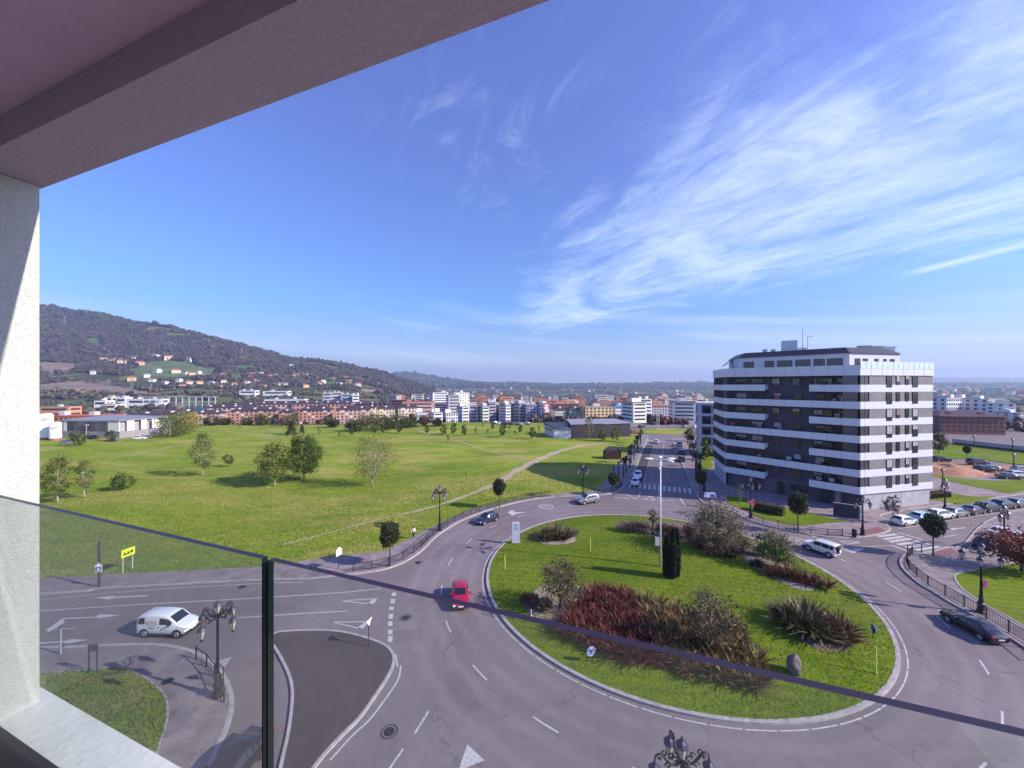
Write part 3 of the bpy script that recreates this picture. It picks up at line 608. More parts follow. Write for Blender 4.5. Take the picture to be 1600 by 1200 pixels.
bbox('lintel', A0-.6, 2.2, .67, .885, H+.913, H+1.5, PLAB)
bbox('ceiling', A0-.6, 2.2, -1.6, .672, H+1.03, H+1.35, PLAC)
bbox('floor', A0-.6, 1.2, -1.6, .64, H-1.75, H-1.47, mat('floor_tile', (.25, .22, .24), .5))
bbox('ledge', A0-.6, 2.2, .735, .905, H-1.72, H-1.45, SILL)
bbox('channel', A0-.0, 2.2, .64, .735, H-1.72, H-1.44, mat('dark_channel', (.035, .025, .035), .4, .3))
bbox('back_wall', A0-.6, 3.4, -1.9, -1.6, H-1.76, H+1.35, mat('room_wall', (.16, .11, .13), .8))
bbox('slab', A0-.6, 2.2, -1.6, .9, H-2.1, H-1.76, PLAS)
GEDGE = mat('glass_edge', (0.030, 0.022, 0.050), .4, spec=.2); GEND = mat('glass_end', (0.006, 0.018, 0.018), .4, spec=.2)
GLASS = glassmat('railing_glass', (0.95, 0.98, 0.965), milky_film=.025); GLASS2 = glassmat('railing_glass_milky', (0.945, 0.98, 0.96), milky_film=.15)  # left pane: milky reflection painted in as a stronger pale film
rail = thing('glass_railing', 'frameless glass balustrade with dark polished edge crossing the foreground', 'railing')
J = U.dot(Vector((-.634, .99)))
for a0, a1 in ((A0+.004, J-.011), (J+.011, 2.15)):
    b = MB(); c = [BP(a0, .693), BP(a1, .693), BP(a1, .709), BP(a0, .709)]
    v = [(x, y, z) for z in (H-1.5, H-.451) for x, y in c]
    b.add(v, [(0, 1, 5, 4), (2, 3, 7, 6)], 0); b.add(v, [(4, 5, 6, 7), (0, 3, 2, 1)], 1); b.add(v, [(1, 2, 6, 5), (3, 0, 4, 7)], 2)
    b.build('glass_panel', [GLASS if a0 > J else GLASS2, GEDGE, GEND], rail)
b = MB(); b.box((0, 0, 0), (.012, .018, 1.03), math.atan2(U.y, U.x)); o = b.build('joint_seal', mat('seal', (.012, .035, .035), .3), rail); o.location = (*BP(J, .701), H-.975)
# ------------------------------------------------------------------ main apartment block
WHT = mat('white_panel', (0.68, 0.68, 0.74), .45, var=.03, vs=.4); GRY = mat('grey_cladding', (0.20, 0.185, 0.215), .7, var=.12, vs=.6)
DRK = mat('dark_cladding', (0.085, 0.070, 0.105), .7, var=.15, vs=.5); STN = mat('stone_cladding', (0.46, 0.45, 0.49), .7, col2=(.34, .33, .37), vs=1.2)
WIN = mat('window_glass', (0.020, 0.020, 0.032), .06, spec=.9, var=.5, vs=.3); FRM = mat('dark_frame', (0.022, 0.018, 0.026), .5)
CUR = mat('window_blind', (0.42, 0.40, 0.43), .8); BRN = mat('room_behind', (0.12, 0.065, 0.06), .8, col2=(.03, .022, .035), vs=.8, lo=.45, hi=.6)
RFD = mat('dark_roof', (0.028, 0.024, 0.034), .45, var=.2, vs=2); SEAM = mat('panel_joint', (0.22, 0.21, 0.26), .8)
RAILG = glassmat('parapet_glass', (0.80, 0.90, 0.90)); CURB = mat('blind_brown', (0.30, 0.22, 0.20), .8)
mainb = thing('apartment_block', 'tall white banded apartment block with dark facade beside the roundabout', 'apartment building')
P0, P1, P2, P3, P4 = Vector((49.6, 94.5)), Vector((46.0, 83.0)), Vector((59.7, 65.9)), Vector((76.6, 69.9)), Vector((71.5, 92.0)); P5 = Vector((57.5, 96.4))
OUT = [P0, P1, P2, P3, P4, P5]
def inset(poly, d):
    n = len(poly); o = []
    for i in range(n):
        a, b_, c = poly[i-1], poly[i], poly[(i+1)%n]; e1 = (b_-a).normalized(); e2 = (c-b_).normalized()
        n1 = Vector((-e1.y, e1.x)); n2 = Vector((-e2.y, e2.x)); bis = (n1+n2).normalized(); o.append(b_+bis*(d/max(.3, bis.dot(n1))))
    return o
# orientation: P0..P5 runs counter-clockwise, so +normal (left) is inward
ZF = [3.0+2.94*i for i in range(8)]; ZT = 25.3            # floor lines: band bottoms
e12 = (P2-P1).normalized(); n12 = Vector((-e12.y, e12.x)); e23 = (P3-P2).normalized(); n23 = Vector((-e23.y, e23.x)); e01 = (P1-P0).normalized(); n01 = Vector((-e01.y, e01.x))
L12 = (P2-P1).length; L23 = (P3-P2).length; L01 = (P1-P0).length
dep = 1.9
core = [P0+n01*.05, P1+n01*.05+n12*dep-e12*0, P1+n12*dep+e12*.6, P2+n12*dep+e23*0+e12*.2, P2+e23*2.1+n23*.06, P3+n23*.06+e23*-.0, P4, P5]
core = [P0+n01*.06, P1+n01*.06+e12*.25, P1+n12*dep+e12*.9, P2+e23*2.15+n23*dep*.95-e12*0, P2+e23*2.2+n23*.06, P3+n23*.06, P4, P5]
MB().prism(core, 3.0, 24.0, bottom=True).build('wall', [DRK], mainb)
gcore = [P0+n01*.3, P1+n01*.5+n12*.6, P1+n12*1.5+e12*.8, P2+n12*2.2+e23*.7, P2+e23*.9+n23*.35, P3+n23*.35, P4, P5]
MB().prism(gcore, 0, 3.0).build('ground_floor_wall', mat('dark_base', (.15, .115, .155), .7, var=.15, vs=.6), mainb)
def wbox(b, p, e, nn, s0, s1, d0, d1, z0, z1, mi=0):
    """box on a facade: s along e, d inward along nn"""
    q = [p+e*s0+nn*d0, p+e*s1+nn*d0, p+e*s1+nn*d1, p+e*s0+nn*d1]; b.prism([(v.x, v.y) for v in q], z0, z1, mi, bottom=True)
# stone and pale ground floor claddings
b = MB(); wbox(b, P2, e23, n23, 1.2, L23-.4, .0+.28, .34, 0, 3.0)
for s in (5.5, 10): wbox(b, P2, e23, n23, s, s+.08, .25, .3, 0, 2.98)
b.build('stone_cladding', STN, mainb)
b = MB(); wbox(b, P0, e01, n01, .2, L01-.2, .2, .3, 0, 3.0); b.build('pale_cladding', mat('pale_cladding', (.42, .40, .46), .7), mainb)
for s0, w_, m_, nm in ((9.4, .9, FRM, 'door'), (11.6, 2.6, WIN, 'shop_window'), (16.1, 1.2, FRM, 'door'), (18.3, .8, SEAM, 'door'), (5.4, .8, FRM, 'door')):
    b = MB(); wbox(b, P1+n12*1.4, e12, n12, s0, s0+w_, -.12, .3, .05 if nm == 'door' else 1.2, 2.6); b.build(nm, m_, mainb)
# balcony bands per floor on the long facade, end facade and sunny facade
def band(name, segs, z0, z1, t=.14, seam=2.25):
    """segs: list of polylines (outer line, inward is left)"""
    b = MB()
    for p, e, nn, s0, s1 in segs:
        wbox(b, p, e, nn, s0, s1, 0, t, z0, z1, 0)
        k = max(1, round((s1-s0)/seam))
        for i in range(1, k): s = s0+(s1-s0)*i/k; wbox(b, p, e, nn, s-.015, s+.015, -.012, 0, z0+.01, z1-.01, 1)
        if z1-z0 < 1.5: wbox(b, p, e, nn, s0, s1, .14, 1.9 if nn is n12 else .3, z0, z0+.25, 2)
    return b.build(name, [WHT, SEAM, DRK], mainb)
bh = 1.25
for k in range(7):
    z0 = ZF[k]-.02; full = k % 2 == 1
    if k == 0 or not full: segs = [(P1, e12, n12, .0, 7.6), (P2, -e12, n12, .0, 7.1)]; segs = [(P1, e12, n12, .0, 7.6), (P1, e12, n12, L12-7.1, L12)]
    else: segs = [(P1, e12, n12, 0, L12)]
    for i, sg in enumerate(segs): band('balcony', [sg], z0-(.22 if sg[3] > 0 else 0)*0, z0+bh)
    band('balcony', [(P0, e01, n01, 0, L01)], z0, z0+bh)
    band('balcony', [(P2, e23, n23, .16, 2.2)], z0, z0+bh, seam=1.0)
    # side returns of the short balconies
    if len(segs) == 2:
        for s in (7.46, L12-7.1): b = MB(); wbox(b, P1, e12, n12, s, s+.13, .142, dep, z0, z0+bh); b.build('balcony_return', WHT, mainb)
    b = MB(); wbox(b, P2, e23, n23, 2.2, L23, 0, .1, z0, z0+bh); b.build('white_band', WHT, mainb)
    b = MB(); wbox(b, P2, e23, n23, 2.2, L23, .03, .1, z0+bh, ZF[k+1]-.02 if k < 6 else 23.5); b.build('grey_band', GRY, mainb)
    # corner glazing between bands
    b = MB(); zt = ZF[k+1]-.02 if k < 6 else 23.5
    wbox(b, P2, e23, n23, 0.25, 2.15, .12, .16, z0+bh, zt, 0); wbox(b, P1, e12, n12, L12-2.3, L12-.3, .12, .16, z0+bh, zt, 0)
    for s in (.25, 1.2, 2.1): wbox(b, P2, e23, n23, s, s+.06, .09, .12, z0+bh, zt, 1)
    b.build('corner_glazing', [mat('balcony_glass', (.05, .05, .075), .08, spec=.9), FRM], mainb)
    # rear balcony at the right end
    b = MB(); e34 = (P4-P3).normalized(); n34 = Vector((-e34.y, e34.x)); q = P3-n34*1.25
    wbox(b, q+e34*.9, e34, n34, 0, 9, 0, .13, z0+.05, z0+bh); wbox(b, q+e34*.9, -n34*-1, e34, 0, 1.25, 0, .13, z0+.05, z0+bh); b.build('balcony', WHT, mainb)
# parapet all round the top
b = MB(); OP = inset(OUT, -.12)
for i in range(4):
    p, q = OP[i], OP[(i+1)%6]; e = (q-p).normalized(); L = (q-p).length; nn = Vector((-e.y, e.x)); wbox(b, p, e, nn, 0 if i == 0 else -.0, L, 0, .15, 23.5, 25.3, 0)
    for j in range(1, int(L/2.2)): s = L*j/int(L/2.2); wbox(b, p, e, nn, s-.015, s+.015, -.012, 0, 23.52, 25.28, 1)
b.prism([(v.x, v.y) for v in inset(OP, .16)], 23.9, 24.2, 2, bottom=True); b.build('parapet', [WHT, SEAM, GRY], mainb)
b = MB()
for i in (2,):
    p, q = OP[i], OP[i+1]; e = (q-p).normalized(); L = (q-p).length; nn = Vector((-e.y, e.x))
    for j in range(14): wbox(b, p, e, nn, L*j/14+.06, L*(j+1)/14-.06, -.03, 0, 24.6, 25.9)
b.build('glass_balustrade', mat('pale_glass', (.62, .74, .76), .1), mainb)
# penthouse
PH = inset(OUT, 3.0); PH[3] = P3+n23*3.0-e23*3.2; PH[4] = P4-e23*3
pw = MB(); pw.prism([(v.x, v.y) for v in PH], 24.2, 27.6); pw.build('penthouse_wall', mat('penthouse_white', (.62, .61, .68), .8), mainb)
rp = inset(PH, -.25); rq_ = inset(PH, 1.3); b = MB(); n6 = len(rp)
vs = [(p.x, p.y, 27.6) for p in rp]+[(p.x, p.y, 28.75) for p in rq_]
b.add(vs, [(i, (i+1)%n6, n6+(i+1)%n6, n6+i) for i in range(n6)]+[tuple(range(n6, 2*n6)), tuple(range(n6))[::-1]]); roof = b.build('roof', RFD, mainb)
# chimneys, lift box, cooling units and aerials
cc = sum(rq_, Vector((0, 0)))/n6
def rbox(name, x, y, w, d, h, m, z=28.7, cap=None):
    b = MB(); b.box((0, 0, h/2), (w, d, h), -.5); 
    if cap: b.box((0, 0, h+.08), (w*1.25, d*1.25, .14), -.5)
    o = b.build(name, m, roof); o.location = (x, y, z)
def RP(px, Y): return ((px-800)*Y/F, Y)
rbox('lift_housing', *RP(1233, 82), 2.6, 2.2, 2.6, WHT, z=28.6); rbox('roof_box', *RP(1252, 81), 1.6, 1.3, .9, WHT)
for px, Y in ((1350, 75), (1369, 76), (1388, 77)): rbox('vent', *RP(px, Y), 1.7, 1.3, .75, WHT, z=28.55, cap=1)
for px, Y in ((1195, 84), (1208, 84)): rbox('vent', *RP(px, Y), .8, .6, .7, WHT, cap=1)
b = MB(); x, y = RP(1254, 78); b.tube([(x, y, 28.6), (x, y, 33.2)], .04, 6); b.build('aerial', FRM, roof)
b = MB(); x, y = RP(1262, 78); b.tube([(x, y, 28.6), (x, y, 31.6)], .045, 6); b.tube([(x, y, 31.5), (x+1.1, y, 31.7)], .03, 6)
for i in range(5): b.box((x+.2+i*.2, y, 31.6+.03*i), (.03, .5, .03))
b.build('aerial', SEAM, roof)
# windows
def window(p, e, nn, s, w, z, h, d, parent, glass=WIN, frame=FRM, blind=0.0, t=.05):
    """frame ring proud of the wall with a pane inside; s,z lower left"""
    q = p+e*s+nn*d; ang = math.atan2(e.y, e.x); fr = MB(); f_ = .06
    for c, dd in (((w/2, 0, f_/2), (w, t*2, f_)), ((w/2, 0, h-f_/2), (w, t*2, f_)), ((f_/2, 0, h/2), (f_, t*2, h-2*f_)), ((w-f_/2, 0, h/2), (f_, t*2, h-2*f_)), ((w/2, 0, h/2), (f_*.8, t*1.8, h-2*f_))): fr.box(c, dd)
    o = fr.build('window', frame, parent); o.location = (q.x, q.y, z); o.rotation_euler = (0, 0, ang)
    g = MB(); g.box((w/2, 0, h/2), (w-f_, t*.8, h-f_)); g.build('pane', glass, o)
    if blind:
        bl = MB(); bl.box((w*.5, -.012, h-h*blind/2), (w-.14, t*.9, h*blind-.1)); bl.build('blind', CUR if random.random() < .7 else CURB, o)
    return o
rw = random.Random(3)
for k in range(7):
    z = ZF[k]+.35
    for s, w in ((9.0, 1.3), (12.4, 1.2), (15.8, 1.3)):      # dark recess, mid facade
        if k % 2 and False: continue
        window(P1+n12*dep, e12, n12, s-.7+(k%2)*.25, w, ZF[k]+1.05, 1.45, -.02, mainb, blind=rw.choice((0, 0, .4, .7)))
    for s, w in ((1.6, 2.0), (4.6, 2.1)):                      # doors behind the left balconies
        window(P1+n12*dep, e12, n12, s, w, ZF[k]+.3, 2.15, -.02, mainb, glass=BRN if rw.random() < .4 else WIN, blind=rw.choice((0, .3, .5)))
    for s, w in ((L12-6.4, 2.3), (L12-3.4, 2.2)): window(P1+n12*dep, e12, n12, s, w, ZF[k]+.3, 2.15, -.02, mainb, glass=BRN if rw.random() < .6 else WIN)
    zt = ZF[k]-.02+bh                                           # sunny facade: tall and narrow windows crossing both bands
    for s, w, lo in ((6.1, 1.25, .45), (8.4, .8, 0), (10.6, .8, 0), (12.3, 1.25, .45)):
        window(P2, e23, n23, s, w, zt-lo, 1.62+lo, -.02, mainb, blind=rw.choice((0, 0, 0, 0, .4, .7)))
    for s in (1.2, 4.0, 6.6, 9.0): window(P0, e01, n01, s, .7, zt-.1, 1.6, -.02, mainb)
e, L = (PH[2]-PH[1]).normalized(), (PH[2]-PH[1]).length; nn = Vector((-e.y, e.x))
for s, w in ((1.0, 2.0), (5.0, 1.7), (7.2, 2.6), (10.3, 2.4), (13.2, 1.7), (L-3.2, 2.3)): window(PH[1], e, nn, s, w, 25.2, 1.55, -.02, mainb)
e, L = (PH[3]-PH[2]).normalized(), (PH[3]-PH[2]).length; nn = Vector((-e.y, e.x))
for s, w in ((1.3, 1.2), (3.2, 1.1), (6.0, .9), (8.2, .7), (9.8, 1.1)): window(PH[2], e, nn, s, w, 25.3, 1.35, -.02, mainb)
# plants, screens and furniture on the balconies
rb_ = random.Random(9); LFB = mat('balcony_leaf', (.05, .09, .025), .8, var=.5, vs=9); TOW = mat('towel', (.35, .10, .09), .9)
for k in range(7):
    spots = [1.3, 3.9, 6.2, L12-5.8, L12-3.6, L12-1.6]+([9.5, 12.0] if k % 2 else [])
    for s in spots:
        if rb_.random() < .45: continue
        q = P1+e12*(s+rb_.uniform(-.6, .6))+n12*rb_.uniform(.35, .8); z = ZF[k]+.3; kind = rb_.choice(('plant', 'plant', 'chair', 'cloth'))
        b = MB()
        if kind == 'plant':
            for i in range(60): v_ = Vector((rb_.gauss(0, .22), rb_.gauss(0, .22), rb_.uniform(.6, 1.5))); a_ = Vector((rb_.uniform(-1, 1), rb_.uniform(-1, 1), rb_.uniform(-1, 1)))*.12; c_ = a_.orthogonal().normalized()*.09; b.add([v_+a_, v_+c_, v_-a_, v_-c_], [(0, 1, 2, 3)])
            b.lathe([(.14, 0), (.2, .5)], 8); o = b.build('balcony_plant', LFB, mainb)
        elif kind == 'chair': b.box((0, 0, .45), (.5, .5, .06)); b.box((0, .24, .95), (.5, .05, .9)); b.box((-.2, 0, .22), (.05, .4, .44)); b.box((.2, 0, .22), (.05, .4, .44)); o = b.build('balcony_chair', CURB, mainb)
        else: b.box((0, 0, 1.35), (.8, .04, .6)); b.box((0, 0, .7), (.04, .04, 1.4)); o = b.build('drying_cloth', rb_.choice((CUR, TOW, CURB)), mainb)
        o.location = (q.x, q.y, z); o.rotation_euler = (0, 0, math.atan2(e12.y, e12.x))
# awning at the left end of the roof terrace
b = MB(); q = G(1,601,0); x, y = RP(1143, 88); b.add([(x-1.6, y, 26.3), (x+.8, y, 27.9), (x+1.6, y+2.4, 27.9), (x-.8, y+2.4, 26.3), (x-1.6, y, 26.2), (x+.8, y, 27.8), (x+1.6, y+2.4, 27.8), (x-.8, y+2.4, 26.2)], [(0, 1, 2, 3), (7, 6, 5, 4), (0, 4, 5, 1), (1, 5, 6, 2), (2, 6, 7, 3), (3, 7, 4, 0)]); b.build('awning', CUR, mainb)
# low dark wall in front of the sunny corner
o = thing('low_wall', 'dark freestanding slab wall in front of the apartment block corner', 'wall', G(1303, 811)); rz = math.atan2(-.62, .78)
a, bq = G(1302, 806).to_2d(), G(1341, 812).to_2d(); o.location = (*a, 0); d_ = bq-a
b = MB(); b.box((d_.x/2, d_.y/2, 1.15), (d_.length, .28, 2.1), math.atan2(d_.y, d_.x)); b.build('wall_face', mat('charcoal_wall', (.045, .035, .055), .8, var=.2, vs=1), o)
b = MB(); b.box((d_.x/2, d_.y/2, 2.25), (d_.length+.06, .36, .1), math.atan2(d_.y, d_.x)); b.build('coping', mat('coping', (.22, .2, .25), .8), o)
b = MB(); b.box((d_.x+.2, d_.y, 1.15), (.3, .5, 2.2), 0); b.build('end_pier', mat('pier', (.40, .39, .42), .7), o)
# ------------------------------------------------------------------ neighbour block behind, school, hall, kiosk
o = thing('office_block', 'pale grey block with stacked loggias and thin columns left of the banded block', 'building', ((1090-800)*118/F, 118, 0), -.38); W_ = 12
b = MB(); b.box((W_/2+.2, 5.7, 8.0), (W_-.4, 9.8, 15.6)); b.build('wall', mat('slate_wall', (.10, .09, .14), .7), o)
for i in range(5):
    b = MB(); b.box((W_/2, 4.9, .9+i*3.25+2.0), (W_+.3, 11.2, .75)); b.build('floor_slab', mat('bluewhite', (.50, .51, .60), .6), o)
b = MB(); b.box((.55, -.35, 7.9), (1.1, .5, 15.4)); b.build('end_pier', MATS['bluewhite'], o)
for x in (3.9, 7.0): b = MB(); b.box((x, -.45, 8.5), (.28, .28, 14.6)); b.build('column', MATS['bluewhite'], o)
for i in range(4): b = MB(); b.box((2.6+.0, .78, 3.9+i*3.25), (1.8, .1, 1.6)); b.build('window', WIN, o)
b = MB(); b.box((W_/2, 5.1, 16.0), (W_-1, 10, .5)); b.build('roof', GRY, o)
# low school: white wedge and dark boxes
sc = thing('low_school_building', 'long low building with white wedge end and dark metal boxes at the field edge', 'building', (0, 0, 0))
q = [Vector((13.9, 165)), Vector((16.6, 151)), Vector((23.2, 150.6)), Vector((24, 166))]
b = MB(); b.prism(q, -.2, 4.6); b.build('wedge_wall', mat('white_render', (.66, .66, .76), .8), sc)
b = MB(); b.add([(13.6, 165.5, 5.6), (16.4, 150.6, 4.6), (23.6, 150.3, 4.5), (24.4, 166.5, 5.5), (13.6, 165.5, 4.6), (16.4, 150.6, 4.25), (23.6, 150.3, 4.2), (24.4, 166.5, 4.6)], [(0, 1, 2, 3), (0, 4, 5, 1), (1, 5, 6, 2), (2, 6, 7, 3), (3, 7, 4, 0)]); b.build('wedge_roof', RFD, sc)
for i in range(4): b = MB(); p = q[0].lerp(q[1], .15+i*.2); b.box((p.x-.05, p.y, 3.3), (.12, 2.2, 1.0), .19); b.build('window', WIN, sc)
DM = mat('dark_metal_wall', (.022, .015, .032), .6, var=.15, vs=.3)
b = MB(); b.prism([(23.4, 151), (37, 155), (36, 176), (24.6, 172)], -.2, 6.0); b.build('dark_wing', DM, sc)
b = MB(); b.prism([(37.02, 156.5), (49.6, 160.8), (48, 180), (36, 178)], -.2, 5.6); b.build('dark_wing', DM, sc)
b = MB(); b.prism([(23.0, 150.6), (37.2, 154.7), (36.3, 176.4), (24.2, 172.4)], 6.0, 6.25, bottom=True); b.prism([(37.3, 156.2), (49.9, 160.5), (48.3, 180.3), (36.6, 178)], 5.6, 5.85, bottom=True); b.build('roof', mat('zinc_roof', (.27, .25, .30), .5), sc)
b = MB(); b.box((44, 158.8, 2.2), (1.6, .3, 2.6), .33); b.build('door', FRM, sc)
# rusty steel kiosk
o = thing('steel_kiosk', 'rounded rust brown steel kiosk standing on the grass near the avenue', 'kiosk', (*G(955, 716.5).to_2d(), 0)); RU = mat('rust_steel', (.055, .022, .018), .8, var=.4, vs=2)
b = MB(); vs = []; pr = [(-2.0, 0), (-2.1, 1.6), (-1.7, 2.4), (-.6, 2.75), (.9, 2.75), (1.8, 2.5), (2.0, 1.5), (2.0, 0)]
for y in (-1.5, 1.5): vs += [(x, y, z) for x, z in pr]
b.add(vs, [tuple(range(8))[::-1], tuple(range(8, 16))]+[(i, i+1, 9+i, 8+i) for i in range(7)]); b.build('shell', RU, o)
for x in (-1.2, 0, 1.2): b = MB(); b.box((x, -1.53, 1.3), (.06, .06, 2.4)); b.build('rib', mat('rust_rib', (.11, .05, .035), .8), o)
b = MB(); b.box((2.4, .2, 1.4), (.5, 2.6, 2.8)); b.build('screen', RU, o)
# left sports hall and silos
ih = thing('grey_hall', 'long grey panelled hall with dark glazing and cream panels behind the field', 'building', (0, 0, 0))
c0, c1, c2 = Vector((-183, 155.3)), Vector((-156.6, 153.2)), Vector((-160, 174)); GW = mat('grey_panel_wall', (.27, .25, .28), .6, stretch=(1, 1, .1), var=.1, vs=2)
back = Vector((-188, 176)); zb = th(-170, 160)
b = MB(); b.prism([c0, c1, c2+Vector((8, 0)), back+Vector((0, 4))], zb-1, 2.9); b.build('wall', GW, ih)
e = (c1-c0).normalized(); nn = Vector((-e.y, e.x))
b = MB(); b.prism([c0+nn*.3, c1+nn*.3-e*1, c2+Vector((6, 0)), back], 2.9, 7.1); b.build('upper_wall', mat('grey_panel_light', (.36, .34, .38), .6, var=.1, vs=.5), ih)
b = MB(); b.prism([c0-nn*.2-e*.4, c1-nn*.2, c2+Vector((8.4, .4)), back+Vector((-1, 5))], 7.1, 7.5, bottom=True); b.build('roof', mat('zinc_light', (.26, .25, .28), .5), ih)
for i in range(7):
    b = MB(); wbox(b, c0, e, nn, 3.2+i*2.5, 5.4+i*2.5, .12, .3, 3.0, 6.7); b.build('window', mat('hall_glass', (.07, .06, .09), .2), ih)
b = MB(); wbox(b, c0, e, nn, 1.6, 3.0, .1, .3, 3, 6.9); b.build('cream_panel', mat('cream_panel', (.72, .70, .62), .7), ih)
e2 = (c2+Vector((8, 0))-c1).normalized(); n2 = Vector((-e2.y, e2.x))
b = MB(); wbox(b, c0, e, nn, 21.4, 26.2, .05, .3, 3.0, 6.9); b.build('cream_panel', MATS['cream_panel'], ih)
for s0, s1 in ((2.5, 5), (7.5, 9.5), (11.5, 14)): b = MB(); wbox(b, c1, e2, n2, s0, s1, -.05, .3, 3, 7.0); b.build('cream_panel', MATS['cream_panel'], ih)
SW = mat('silo_white', (.78, .76, .78), .5)
for px, Y, r, zt, lb in ((71, 150, 2.1, 10.5, 'taller white silo with round emblem beside the pilaster'), (86.5, 148, 1.7, 7.4, 'shorter white silo with round emblem next to the grey hall')):
    x = (px-800)*Y/F; o = thing('silo', lb, 'silo', (x, Y, 0), 0, 'white silos'); b = MB()
    b.lathe([(r*.98, -1), (r, .6), (r, zt-.5), (r*.8, zt-.1), (.1, zt)], 20); b.build('tank', SW, o, smooth=True)
    b = MB(); az = math.atan2(-Y, -x); C = Vector((math.cos(az), math.sin(az), 0)); T = Vector((-C.y, C.x, 0)); q = C*(r+.04)+Vector((0, 0, zt-2.1))
    for rr, w in ((.85, .14), (.35, .2)): b.tube([q+T*rr*math.cos(a)+Vector((0, 0, rr*.75*math.sin(a))) for a in np.linspace(0, 6.283, 17)], w/2, 5)
    b.build('emblem', mat('emblem_dark', (.06, .05, .10), .6), o)
    b = MB(); b.lathe([(r*1.03, -1), (r*1.03, 1.2)], 20); b.build('base_ring', mat('base_red', (.30, .12, .11), .7), o)
# ------------------------------------------------------------------ vehicles
TYRE = mat('tyre', (.012, .012, .014), .8); RIM = mat('rim', (.45, .45, .47), .35, .7); CGL = mat('car_glass', (.012, .012, .018), .05, spec=.9, coat=.5)
CHR = mat('headlight', (.75, .77, .8), .1, .2); RED = mat('tail_light', (.35, .015, .02), .25); BLK = mat('black_trim', (.016, .015, .018), .6); PLT = mat('number_plate', (.72, .72, .70), .5)
def paint(n, c, metal=.25): return mat('paint_'+n, c, .28, metal, coat=.8)
# stations: x, z bottom, belt, top, half width belt, half width top
KINDS = {
 'hatch': dict(L=4.0, wb=2.5, st=[(2.0, .42, .60, .62, .60, .55), (1.88, .22, .72, .76, .80, .62), (1.2, .18, .88, .93, .86, .70), (.85, .18, .92, .98, .87, .68), (.10, .18, .93, 1.42, .87, .60), (-.6, .18, .95, 1.47, .87, .60), (-1.45, .18, .98, 1.40, .86, .58), (-1.90, .24, .98, 1.02, .80, .66), (-2.0, .42, .80, .82, .72, .62)], cw=(.85, .10), rw=(-1.45, -1.90), sw=(.55, -1.40)),
 'sedan': dict(L=4.6, wb=2.75, st=[(2.3, .42, .58, .60, .62, .56), (2.15, .22, .70, .74, .84, .66), (1.3, .18, .86, .92, .90, .74), (.95, .18, .90, .96, .90, .70), (.15, .18, .91, 1.38, .90, .60), (-.6, .18, .92, 1.43, .90, .60), (-1.1, .18, .94, 1.36, .90, .60), (-1.7, .18, .96, 1.02, .88, .72), (-2.15, .24, .92, .97, .82, .70), (-2.3, .42, .76, .78, .74, .66)], cw=(.95, .15), rw=(-1.1, -1.7), sw=(.62, -1.30)),
 'suv': dict(L=4.4, wb=2.65, st=[(2.2, .45, .70, .72, .66, .60), (2.05, .26, .86, .90, .86, .70), (1.3, .24, 1.02, 1.08, .91, .76), (.95, .24, 1.05, 1.12, .92, .74), (.25, .24, 1.06, 1.60, .92, .66), (-.6, .24, 1.08, 1.66, .92, .66), (-1.65, .24, 1.12, 1.58, .91, .64), (-2.08, .28, 1.12, 1.16, .86, .72), (-2.2, .45, .90, .92, .78, .68)], cw=(.95, .25), rw=(-1.65, -2.08), sw=(.66, -1.65)),
 'van': dict(L=4.4, wb=2.9, st=[(2.2, .40, .72, .74, .66, .60), (2.08, .22, .90, .94, .84, .70), (1.5, .20, 1.08, 1.14, .89, .76), (1.3, .20, 1.10, 1.18, .90, .76), (.55, .20, 1.12, 1.74, .90, .72), (-.2, .20, 1.12, 1.84, .90, .74), (-1.9, .20, 1.12, 1.82, .90, .74), (-2.14, .22, 1.12, 1.70, .89, .72), (-2.2, .34, 1.10, 1.55, .86, .70)], cw=(1.3, .55), rw=(-2.14, -2.16), sw=(.95, -2.0)),
 'jeep': dict(L=3.7, wb=2.3, st=[(1.85, .50, .84, .86, .70, .66), (1.78, .34, 1.00, 1.03, .78, .72), (.9, .32, 1.05, 1.09, .80, .76), (.8, .32, 1.06, 1.10, .82, .74), (.42, .32, 1.08, 1.66, .82, .70), (-.3, .32, 1.08, 1.72, .82, .70), (-1.6, .32, 1.08, 1.70, .82, .70), (-1.78, .34, 1.08, 1.66, .81, .69), (-1.82, .5, 1.06, 1.55, .79, .68)], cw=(.8, .42), rw=(-1.78, -1.80), sw=(.62, -1.66)),
}
def interp(st, x):
    for a, b in zip(st, st[1:]):
        if b[0] <= x <= a[0]:
            t = (a[0]-x)/(a[0]-b[0]); return [lerp(a[i], b[i], t) for i in range(6)]
    return list(st[0] if x > st[0][0] else st[-1])
